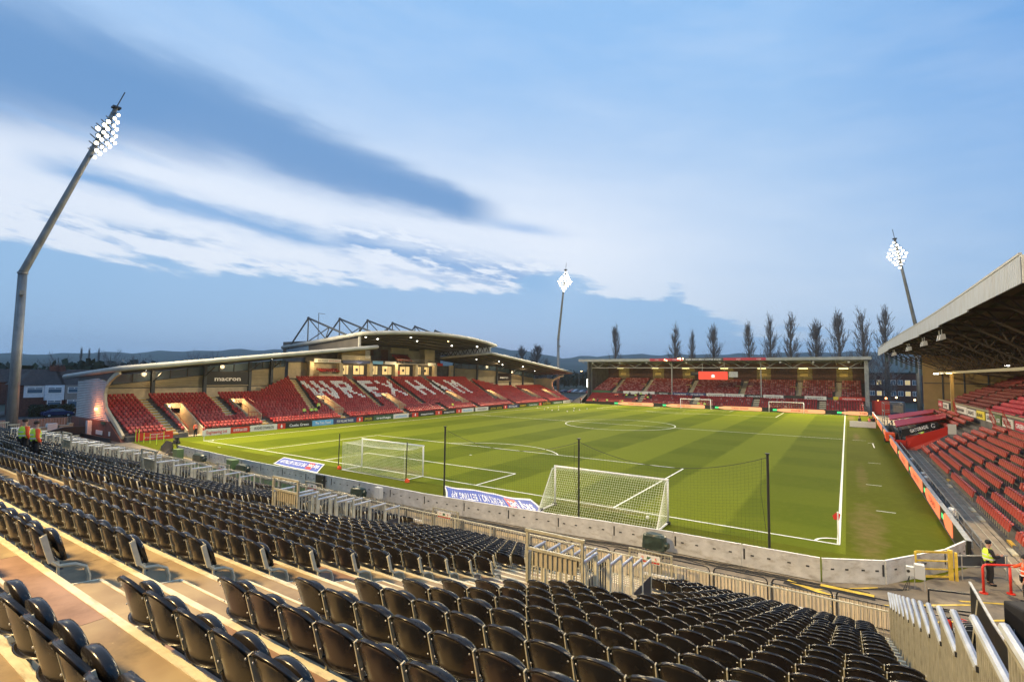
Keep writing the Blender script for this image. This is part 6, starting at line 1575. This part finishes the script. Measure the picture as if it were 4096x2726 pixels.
# far woodland masses: leaf clumps over hummocks
def woodland(name, label, spots, seed, m_='leaf_dark'):
    rr = np.random.RandomState(seed); P = []; 
    for (x, y, h, w, n) in spots:
        u = rr.normal(size=(n, 3)); u /= np.linalg.norm(u, axis=1)[:, None]; u[:, 2] = abs(u[:, 2])
        rad = rr.uniform(.6, 1.0, n)[:, None]; c = u*rad*np.array([w, w, h*.62])+np.array([x, y, h*.32])
        c += rr.normal(size=(n, 3))*w*.06; s_ = w*.16
        for q in range(n):
            a = rr.normal(size=3); b = rr.normal(size=3); a *= s_/np.linalg.norm(a); b *= s_/np.linalg.norm(b); P += [c[q]-a, c[q]+b, c[q]+a, c[q]-b]
    P = np.array(P); n = len(P)//4; me = bpy.data.meshes.new(name); me.vertices.add(4*n); me.vertices.foreach_set('co', P.ravel()); me.loops.add(4*n)
    me.loops.foreach_set('vertex_index', np.arange(4*n, dtype=np.int32)); me.polygons.add(n); me.polygons.foreach_set('loop_start', np.arange(0, 4*n, 4, dtype=np.int32)); me.polygons.foreach_set('loop_total', np.full(n, 4, np.int32))
    me.materials.append(M[m_]); me.update(calc_edges=True); o = bpy.data.objects.new(name, me); COL.objects.link(o); tag(o, label, 'trees', kind='stuff'); return o
sp_ = []
for i in range(230):
    a = math.radians(NR.uniform(-88, 16)); d = 190+900*NR.uniform(0, 1)**1.3
    x, y = math.sin(a)*d, math.cos(a)*d-30
    if x > -125 and y < 165: continue
    if a > math.radians(-38) and d < 260: continue
    hgt = NR.uniform(7, 12)*(1+.0004*d)
    sp_.append((x, y, hgt, hgt*NR.uniform(.6, 1.1), 150))
woodland('woodland', 'dark distant woodland and gardens beyond the stadium', sp_, 3)
sp_ = [(-40+NR.uniform(-60, 90), 240+NR.uniform(0, 160), NR.uniform(8, 12), NR.uniform(6, 9), 120) for i in range(45)]+[(-125+NR.uniform(-30, 25), 215+NR.uniform(0, 60), NR.uniform(6, 9), NR.uniform(5, 7), 120) for i in range(16)]
woodland('woodland', 'dark tree belt beyond the far stand', sp_, 4)
# ------------------------------------------------------------------ houses at left
def house(y0, y1, x, eave, ridge, front, label, bay, hip=None, wins=((.12, .46), (.58, .92))):
    t = thing('brick_house', label, 'house', (x, (y0+y1)/2, 0), 'semi detached houses at the left')
    mb = MB(); mb.box(x-8, x, y0, y1, -.02, eave); mb.build('wall', 'brick_dark', t)
    mb = MB(); ya, yb = (y0+(2.4 if hip == 'l' else 0), y1-(2.4 if hip == 'r' else 0))
    A = [(x+.35, y0-.3, eave-.1), (x+.35, y1+.3, eave-.1), (x-8.3, y1+.3, eave-.1), (x-8.3, y0-.3, eave-.1), (x-4, ya-(.3 if hip != 'l' else 0), ridge), (x-4, yb+(.3 if hip != 'r' else 0), ridge)]
    mb.add(A, [(0, 1, 5, 4), (2, 3, 4, 5), (3, 0, 4), (1, 2, 5), (0, 3, 2, 1)]); r_ = mb.build('roof', 'tile', t)
    yc = y1-.5 if hip != 'r' else y0+.5
    mb = MB(); mb.box(x-4.5, x-3.6, yc-.6, yc+.6, ridge-.6, ridge+.65)
    for q in (-.4, 0, .4): mb.tube([(x-4.05, yc+q, ridge+.65), (x-4.05, yc+q, ridge+.95)], .13, 6)
    mb.build('chimney', 'brick_dark', r_)
    L_ = y1-y0
    for j, (a, b) in enumerate(wins):
        m_ = front[j]
        mb = MB(); pro = .12 if not bay[j] else .55; mb.box(x+.001, x+pro, y0+L_*(a-.04), y0+L_*(b+.04), 3.3 if not bay[j] else 2.75, eave-.12); bw = mb.build('upper_bay', m_, t)
        for z0_, z1_ in ((4.0, 5.1), (1.2, 2.75)):
            if z0_ < 2 and not bay[j]: continue
            px = x+pro+(.0 if z0_ > 3 else .0)
            mb = MB(); mb.box(px+.001, px+.05, y0+L_*a+.12, y0+L_*b-.12, z0_, z1_); w_ = mb.build('window', 'white_paint', t)
            mb = MB(); mb.box(px+.051, px+.06, y0+L_*a+.22, y0+L_*b-.22, z0_+.1, z1_-.35); mb.box(px+.051, px+.06, y0+L_*a+.22, y0+L_*(a+b)/2-.05, z1_-.28, z1_-.08); mb.box(px+.051, px+.06, y0+L_*(a+b)/2+.05, y0+L_*b-.22, z1_-.28, z1_-.08); mb.build('pane', 'glass', w_)
        if bay[j]: mb = MB(); mb.box(x+.001, x+.5, y0+L_*(a-.02), y0+L_*(b+.02), .0, 2.75); mb.build('lower_bay', 'brick_dark', t)
        else:
            mb = MB(); mb.box(x+.001, x+.06, y0+L_*(a+.12), y0+L_*(a+.42), 0, 2.1); mb.build('door', 'black_board', t)
    return t
house(-4.1, 1.9, -122, 5.6, 8.3, ('render_white', 'render_white'), 'semi detached house with white rendered bays, nearest the floodlight mast', (False, True), 'l', ((.14, .55), (.6, .98)))
house(2.0, 8.0, -122, 5.6, 8.3, ('render_grey', 'render_grey'), 'semi detached house with grey rendered bays beside the stand end wall', (True, False), 'r', ((.06, .42), (.5, .9)))
house(-16, -6.6, -121, 6.2, 9.0, ('brick_dark', 'brick_dark'), 'dark brick house behind the left floodlight mast', (False, True), None)
house(14, 26, -126, 6.9, 9.6, ('render_grey', 'brick_dark'), 'tall chimneyed house roof showing above the near stand roof', (False, True), None)
for j, (x, y) in enumerate(((-170, 5), (-185, 24), (-165, -14), (-200, 50), (-160, 60))):
    t = thing('distant_house', 'small distant house roof among the trees at left, %s nearest' % ORD[j+1], 'house', (x, y, 0), 'distant houses at left')
    mb = MB(); mb.box(-4, 4, -6, 6, 0, 5.4); mb.build('wall', 'render_grey' if j % 2 else 'brick_dark', t, world=False)
    mb = MB(); mb.prism([(-4.4, -6.4, 5.3), (0, -6.4, 8.4), (4.4, -6.4, 5.3)], (0, 12.8, 0)); mb.build('roof', 'tile', t, world=False); t.rotation_euler.z = j*.5
mb = MB(); rr = random.Random(2)
for q in range(900): 
    c = Vector((-119.5+rr.uniform(-.5, .5), rr.uniform(-3.2, 3.), rr.uniform(.1, 2.0))); a = Vector((rr.gauss(0, 1), rr.gauss(0, 1), rr.gauss(0, 1))).normalized()*.22; b = Vector((rr.gauss(0, 1), rr.gauss(0, 1), rr.gauss(0, 1))).normalized()*.22; mb.quad(c-a, c+b, c+a, c-b)
mb.box(-119.8, -119.2, -3, 2.8, 0, 1.6)
tag(mb.build('garden_hedge', 'hedge'), 'clipped dark hedge in front of the white bay houses', 'hedge')
def car(loc, rz, m_, label, group=None, far=False):
    t = thing('parked_car', label, 'car', loc, group, rz)
    mb = MB(); prof_ = [(-2.1, .35), (-2.15, .75), (-1.95, .98), (-1.35, 1.05), (-.75, 1.42), (.55, 1.44), (1.15, 1.02), (1.95, .85), (2.15, .6), (2.1, .32)]
    mb.prism([(p[0], -.84, p[1]) for p in prof_], (0, 1.68, 0)); mb.build('body', m_, t, world=False, bevel=.06)
    mb = MB(); mb.prism([(-1.25, -.86, 1.04), (-.72, -.86, 1.36), (.50, -.86, 1.37), (1.02, -.86, 1.03)], (0, 1.72, 0)); mb.build('window', 'glass', t, world=False)
    for x in (-1.3, 1.3):
        for y in (-.78, .78):
            mb = MB(); mb.tube([(x, y-.1, .33), (x, y+.1, .33)], .33, 12); w = mb.build('wheel', 'rubber', t, world=False); mb = MB(); mb.tube([(x, y-.11, .33), (x, y+.11, .33)], .19, 10); mb.build('rim', 'galv_top', w, world=False)
    for y in (-.6, .6): mb = MB(); mb.box(2.02, 2.16, y-.18, y+.18, .62, .74); mb.build('headlight', 'white_plastic', t, world=False)
    return t
car((-116.5, -.1, 0), math.pi/2, 'car_blue', 'dark blue car parked in front of the white bay houses')
cp = {}
for i in range(22):
    k = ('car_silver', 'car_red', 'car_blue')[(i*2) % 3 if i % 4 else 0]; x = -112+3.1*(i % 11)+.5*(i % 3); y = 178+14*(i//11)
    lab = '%s car in the distant car park, %s from the left in the %s rank' % ({'car_silver': 'silver', 'car_red': 'red', 'car_blue': 'dark'}[k], ORD[i % 11+1], ('near', 'far')[i//11])
    if k not in cp: cp[k] = car((x, y, 0), 1.2, k, lab, 'cars in the distant car park')
    else: copy_tree(cp[k], loc=(x, y, 0), label=lab)
for j, (x, y, h) in enumerate(((-97.2, 170, 10), (-115, 8.2, 10.2), (-126, 30, 11), (-93, 230, 10))):
    t = thing('street_lamp', 'street lamp %s' % ['above the distant car park', 'rising behind the near wing roof', 'behind the stand roof, second from the left', 'farther off over the car park'][j], 'lamp post', (x, y, 0), 'street lamps')
    mb = MB(); mb.tube([(0, 0, 0), (0, 0, h-.4), (.3, 0, h), (1.0, 0, h)], [.12, .08, .06, .05], 6); mb.build('post', 'tower_steel', t, world=False)
    mb = MB(); mb.box(.8, 1.5, -.15, .15, h-.1, h+.08); mb.build('lamp_head', 'lamp_warm' if j in (0, 2, 3) else 'lamp_housing', t, world=False)
mb = MB(); mb.box(-93.3, -92.4, 169.9, 170.1, 3.2, 6.6); tag(mb.build('lit_sign', 'lamp'), 'bright white lit sign by the far stand left post', 'sign')
# pink sheet fence, crates and bins by the tower
t = thing('sheet_fence', 'pinkish corrugated sheet fence beyond the far end of the black seats', 'fence', (-89, -8, 0))
mb = MB(); mb.box(-89.3, -89.2, -13, -5.1, 0, 1.85); mb.build('sheeting', 'clad_pink', t); mb = MB(); mb.box(-89.15, -89.05, -5.3, -5.1, 0, 2.4); mb.build('post', 'steel_grey', t)
t = thing('goods_stack', 'stack of pale crates and boards stored by the sheet fence', 'crates', (-85, -9, 0))
for (x, y, s_, h) in ((-86, -10.5, 1.2, 1.0), (-86, -9.2, 1.0, 1.4), (-86, -8, 1.1, 1.1), (-86.5, -6.9, .8, 1.3)): mb = MB(); mb.box(x, x+.8, y, y+s_, 0, h); mb.build('crate', 'cream_clad' if s_ != 1.0 else 'board_white', t)
mb = MB(); mb.prism([(-80, -11.5, 0), (-80, -7, 0), (-80, -7, 1.3), (-80, -9, 1.35), (-80, -11.5, .7)], (.3, 0, 0)); tag(mb.build('black_cover', 'black_board'), 'black sheeted wedge cover before the pale crates', 'cover')
t = thing('block_of_flats', 'low dark building with lit windows beyond the right end of the far stand', 'building', (13, 190, 0))
mb = MB(); mb.box(2.5, 30, 190, 200, 0, 9.8); mb.build('wall', 'brick_dark', t); mb = MB(); mb.box(2.2, 30.3, 189.8, 200.2, 9.8, 10.3); mb.build('roof', 'tile', t)
for i in range(7):
    for z in (2.2, 6.0):
        lit = (i*3+int(z)) % 4 == 1; mb = MB(); mb.box(7.2+2.0*i, 8.7+2.0*i, 189.9, 189.97, z, z+1.7); w = mb.build('window', 'white_paint', t)
        mb = MB(); mb.box(7.3+2.0*i, 7.9+2.0*i, 189.86, 189.89, z+.12, z+1.58); mb.box(8.0+2.0*i, 8.6+2.0*i, 189.86, 189.89, z+.12, z+1.58); mb.build('pane', 'glass_lit' if lit else 'glass', w)
for j, (x, y, z) in enumerate(((11.5, 140, 3.2), (8.5, 125, 3.4), (14.5, 130, 3.0), (6.6, 118, 2.9))):
    t = thing('bulkhead_light', 'glowing yard lamp right of the far stand, %s of four' % ORD[j+1], 'lamp', (x, y, z), 'yard lamps right of the far stand')
    mb = MB(); mb.ball((0, 0, 0), .22, n=8, k=6); mb.build('lamp_globe', 'lamp_orange' if j % 2 else 'lamp_warm', t, world=False); mb = MB(); mb.bar((0, 0, -z), (0, 0, -.2), .08); mb.build('post', 'steel_dark', t, world=False)
t = thing('yard_sheds', 'low sheds and red barrier in the yard right of the far stand', 'shed', (8, 120, 0))
mb = MB(); mb.box(6, 12, 122, 128, 0, 2.6); mb.build('shed_wall', 'render_grey', t); mb = MB(); mb.box(5.2, 8.5, 112.4, 112.6, 0, 3.2); mb.build('red_panel', 'board_red', t)

# ------------------------------------------------------------------ people
def skin_obj(name, verts, edges, radii, m_, parent, sub=1, root=0):
    me = bpy.data.meshes.new(name); me.from_pydata(verts, edges, []); me.materials.append(M[m_])
    o = bpy.data.objects.new(name, me); COL.objects.link(o); o.parent = parent
    o.modifiers.new('skin', 'SKIN')
    if sub: s_ = o.modifiers.new('sub', 'SUBSURF'); s_.levels = sub; s_.render_levels = sub
    d = me.skin_vertices[0].data
    for i, r in enumerate(radii): d[i].radius = r if isinstance(r, tuple) else (r, r)
    for i in range(len(d)): d[i].use_root = (i == root)
    o.modifiers['skin'].use_smooth_shade = True
    return o
def person(loc, rz, label, top='hivis_yellow', vest=None, legs='cloth_black', hat='hair', pose='stand', arms='down', detail=0, group='stewards around the ground', band=True, cap=None):
    t = thing('person', label, 'person', loc, group, rz)
    # facing +y locally
    if pose == 'stand':
        hip, kn, an = (.1, 0, .92), (.11, .03, .50), (.11, -.02, .09); toe = (.12, .17, .04)
        dz_ = 0; kn2, an2, toe2 = (-.13, .06, .50), (-.14, .02, .09), (-.15, .21, .04)
    else:
        dz_ = -.45; hip, kn, an = (.1, 0, .50), (.14, .42, .52), (.14, .44, .10); toe = (.14, .62, .04); kn2, an2, toe2 = (-.14, .42, .52), (-.14, .46, .10), (-.14, .62, .04)
    pel = (0, 0, .95+dz_); wst = (0, .0, 1.10+dz_); chs = (0, .01, 1.32+dz_); nk = (0, .0, 1.50+dz_); hd = (0, .03, 1.62+dz_); hdt = (0, .02, 1.72+dz_)
    shl = (.19, 0, 1.42+dz_); shr = (-.19, 0, 1.42+dz_)
    if arms == 'down': el, wr, hn = (.25, -.03, 1.14+dz_), (.26, .08, .90+dz_), (.26, .12, .82+dz_); el2, wr2, hn2 = (-.25, -.03, 1.14+dz_), (-.26, .08, .90+dz_), (-.26, .12, .82+dz_)
    elif arms == 'phone': el, wr, hn = (.24, .08, 1.16+dz_), (.16, .32, 1.22+dz_), (.13, .40, 1.27+dz_); el2, wr2, hn2 = (-.24, .08, 1.16+dz_), (-.14, .30, 1.16+dz_), (-.10, .38, 1.20+dz_)
    elif arms == 'lap': el, wr, hn = (.24, .08, 1.16+dz_), (.16, .30, 1.06+dz_), (.12, .37, 1.04+dz_); el2, wr2, hn2 = (-.24, .08, 1.16+dz_), (-.16, .30, 1.06+dz_), (-.12, .37, 1.04+dz_)
    else: el, wr, hn = (.36, .12, 1.30+dz_), (.56, .26, 1.14+dz_), (.63, .30, 1.12+dz_); el2, wr2, hn2 = (-.25, -.03, 1.14+dz_), (-.26, .08, .90+dz_), (-.26, .12, .82+dz_)
    V = [pel, wst, chs, nk, hd, hdt, shl, el, wr, hn, shr, el2, wr2, hn2, hip, kn, an, toe, (-hip[0], hip[1], hip[2]), kn2, an2, toe2]
    E_ = [(0, 1), (1, 2), (2, 3), (3, 4), (4, 5), (2, 6), (6, 7), (7, 8), (8, 9), (2, 10), (10, 11), (11, 12), (12, 13), (0, 14), (14, 15), (15, 16), (16, 17), (0, 18), (18, 19), (19, 20), (20, 21)]
    Rr = [(.15, .11), (.13, .10), (.16, .11), .055, (.075, .09), (.06, .07), .06, .045, .03, .035, .06, .045, .03, .035, .085, .06, .045, .04, .085, .06, .045, .04]
    V = [Vector(v) for v in V]
    if detail:
        for w, h_, e_ in ((8, 9, 7), (12, 13, 11)):
            d = (V[h_]-V[w]).normalized(); s_ = d.cross(Vector((0, 0, 1))).normalized()
            for q, L_ in ((-1.2, .065), (-.4, .08), (.4, .075), (1.2, .06)):
                b = V[h_]+s_*.016*q; m0 = b+d*L_*.55; tp = m0+(d*.6+Vector((0, 0, -.6)))*L_*.6; i0 = len(V)
                V += [m0, tp]; E_ += [(h_, i0), (i0, i0+1)]; Rr += [.010, .008]
            i0 = len(V); V += [V[w].lerp(V[h_], .6)+Vector((0, 0, .035)), V[h_]+Vector((0, 0, .05))+d*.02]; E_ += [(h_, i0), (i0, i0+1)]; Rr += [.012, .009]
    body = skin_obj('body', V, E_, Rr, 'skin', t, 2 if detail else 1)
    gb = lambda ids: [V[i] for i in ids]
    # jacket
    JV = [0, 1, 2, 6, 7, 8, 10, 11, 12]; JE = [(0, 1), (1, 2), (2, 3), (3, 4), (4, 5), (2, 6), (6, 7), (7, 8)]
    jv = [V[i] for i in JV]; jv[0] = V[0]+Vector((0, 0, -.10)); jr = [(.185, .145), (.175, .14), (.19, .145), .085, .068, .055, .085, .068, .055]
    j_ = skin_obj('jacket', jv+[V[3]+Vector((0, -.01, -.03))], JE+[(2, 9)], jr+[.075], top, t, 1)
    if vest:
        skin_obj('vest', [V[0]+Vector((0, 0, -.10)), V[1], V[2]+Vector((0, 0, .05)), V[6]*.95+V[2]*.05, V[10]*.95+V[2]*.05, V[3]+Vector((0, -.01, -.05))], [(0, 1), (1, 2), (2, 3), (2, 4), (2, 5)], [(.23, .19), (.225, .185), (.24, .19), .115, .115, .09], vest, t, 1)
    if band:
        mb = MB()
        for z0_ in (1.08, 1.24):
            ring = [((.212+.02*bool(vest))*math.cos(a), (.168+.02*bool(vest))*math.sin(a)+.005) for a in np.linspace(0, 2*math.pi, 17)[:-1]]
            mb.add([(p[0], p[1], z0_+dz_+q) for q in (-.025, .025) for p in ring], [(i, (i+1) % 16, 16+(i+1) % 16, 16+i) for i in range(16)])
        mb.build('reflective_band', 'silver_tape', t, world=False)
    LV = [0, 14, 15, 16, 18, 19, 20]; skin_obj('trousers', [V[i] for i in LV], [(0, 1), (1, 2), (2, 3), (0, 4), (4, 5), (5, 6)], [(.165, .13), .105, .078, .062, .105, .078, .062], legs, t, 1)
    for an_, to_ in ((V[16], V[17]), (V[20], V[21])):
        skin_obj('shoe', [an_+Vector((0, -.03, -.02)), an_*.5+to_*.5+Vector((0, 0, -.005)), to_], [(0, 1), (1, 2)], [.055, .052, .045], 'cloth_black', t, 1)
    mb = MB(); c = V[5]; 
    mb.ball((c.x, c.y-.015, c.z+.005), .092, .105, .085 if not cap else .10, 12, 8); mb.build('hair' if not cap else 'hat', cap or hat, t, world=False, smooth=True)
    if detail:
        mb = MB(); h_ = V[4]; mb.ball((h_.x, h_.y+.098, h_.z+.0), .016, .022, .024, 8, 6)
        for s_ in (-1, 1): mb.ball((h_.x+s_*.085, h_.y-.01, h_.z+.01), .014, .02, .032, 8, 6)
        mb.build('face_features', 'skin', t, world=False, smooth=True)
        mb = MB()
        for s_ in (-1, 1): mb.ball((h_.x+s_*.032, h_.y+.083, h_.z+.035), .010, .006, .006, 6, 4)
        mb.ball((h_.x, h_.y+.088, h_.z-.035), .024, .005, .005, 6, 4); mb.build('eyes_and_mouth', 'hair', t, world=False)
    return t
person((5.22, -2.32, .0), -1.25, 'steward in yellow vest and dark beanie standing behind the red handrail, hands raised', 'cloth_black', 'hivis_yellow', arms='phone', detail=1, cap='cloth_black')
mb = MB(); mb.box(-.16, .16, -.17, -.16, 1.22, 1.42); mb.box(-.12, .12, -.172, -.165, .94, 1.0)
person((5.98, -3.92, .0), 1.5, 'steward in orange jacket at the right photo edge, hand on the red handrail', 'hivis_orange', None, arms='reach', detail=1, cap='cloth_black')
lp = person((-29.6, -24.0, 4.42), .3, 'left one of two stewards in yellow and orange jackets seen from behind at far left', 'hivis_orange', 'hivis_yellow')
person((-28.0, -24.0, 4.42), .1, 'right one of two stewards in yellow and orange jackets seen from behind at far left', 'hivis_orange', 'hivis_yellow')
person((-69.85, .0, .0) if False else (-69.5, 1.35, .0), -1.2, 'steward in orange jacket standing at the left corner flag by the adverts', 'hivis_orange', None)
r_ = 3
for i, (y, rr_, ps_) in enumerate(((18.9, 3, 'sit'), (20.2, 3, 'sit'), (21.0, 3, 'sit'), (22.1, 4, 'stand'))):
    person((mx_(rr_)+.1, y, mz_(rr_)), -math.pi/2, ['steward in yellow sitting alone in the left stand, left of the seated pair', 'left of two stewards in yellow sitting together in the left stand', 'right of two stewards in yellow sitting together in the left stand', 'steward in yellow standing by the entrance above the seated ones'][i], 'hivis_yellow', None, pose=ps_, arms='lap' if ps_ == 'sit' else 'down')
person((mx_(1), 54.0, mz_(1)), -math.pi/2, 'distant steward in yellow sitting just above the macron boards', 'hivis_yellow', None, pose='sit', arms='lap')
fp = [(-61.7, 106.9, 0, 's', 'y'), (-60.5, 106.9, 0, 's', 'b'), (-57.5, 106.9, 0, 's', 'y'), (-53.9, 110.6, 4, 't', 'b'), (-53.0, 110.6, 4, 't', 'y'), (-52.3, 111.2, 5, 't', 'b'), (-50.3, 110.6, 4, 't', 'y'), (-49.7, 111.2, 5, 't', 'b'), (-48.9, 111.2, 5, 't', 'y'), (-47.3, 110.6, 4, 't', 'o'), (-46.6, 111.2, 5, 't', 'b'), (-45.5, 109.6, 3, 't', 'b'), (-46.4, 109.6, 3, 't', 'y'), (-47.0, 109.0, 2, 't', 'o'), (-49.2, 108.2, 1, 's', 'o'), (-50.0, 107.5, 0, 't', 'b'), (-53.7, 107.5, 0, 't', 'o'), (-53.1, 107.5, 0, 't', 'y'), (-49.4, 107.5, 0, 't', 'b'), (-45.9, 110.6, 4, 't', 'b'), (-55.5, 109.8, 3, 's', 'o'), (-56.1, 109.8, 3, 's', 'o'), (-32.0, 107.0, 0, 's', 'y'), (-31.3, 106.9, 0, 's', 'o'), (-30.5, 106.9, 0, 's', 'y'), (-66, 107, 0, 's', 'b')]
pp = {}
for i, (x, y, rr_, ps_, c) in enumerate(fp):
    z = 0 if rr_ == 0 and ps_ == 's' else .25+.42*rr_
    cw = {'y': 'yellow', 'b': 'black', 'o': 'orange'}[c]; lab = 'far off %s in %s, %s from the left below the far stand' % ('steward standing' if ps_ == 's' else 'steward seated', cw, ORD[sorted(range(len(fp)), key=lambda k: fp[k][0]).index(i)+1])
    if (ps_, c) not in pp:
        pp[(ps_, c)] = person((x, y, z), math.pi, lab, {'y': 'hivis_yellow', 'b': 'cloth_black', 'o': 'hivis_orange'}[c], None, pose='stand' if ps_ == 's' else 'sit', arms='down' if ps_ == 's' else 'lap', band=c != 'b', group='stewards by the far stand')
    else: copy_tree(pp[(ps_, c)], loc=(x, y, z), label=lab)
person((3.6, 75.6, 0), 2.6, 'person in orange vest behind the pale board at the far right touchline', 'cloth_black', 'hivis_orange'); person((2.2, 76.2, 0), 2.2, 'person in black behind the left end of the pale board', 'cloth_black', None, band=False); person((4.2, 77.2, 0), 3.0, 'person in black behind the right end of the pale board', 'cloth_black', None, band=False)
person((7.9, 47.0, 1.2), 2.2, 'steward in yellow sitting behind the black GATORADE board', 'hivis_yellow', None, pose='sit', arms='lap')

# ------------------------------------------------------------------ haze
HZ = True
if HZ:
    hm = bpy.data.materials.new('haze'); hm.use_nodes = True; nt = hm.node_tree; nt.nodes.clear()
    v = nt.nodes.new('ShaderNodeVolumePrincipled'); v.inputs['Color'].default_value = (.93, .97, 1., 1); v.inputs['Density'].default_value = .00012; v.inputs['Anisotropy'].default_value = .0
    ou = nt.nodes.new('ShaderNodeOutputMaterial'); nt.links.new(v.outputs[0], ou.inputs['Volume']); M['haze'] = hm
    mb = MB(); mb.box(-5600, 4200, -900, 5600, -1.1, 262); o = mb.build('haze', 'haze'); o['kind'] = 'stuff'
    S.cycles.volume_step_rate = 8; S.cycles.volume_max_steps = 32
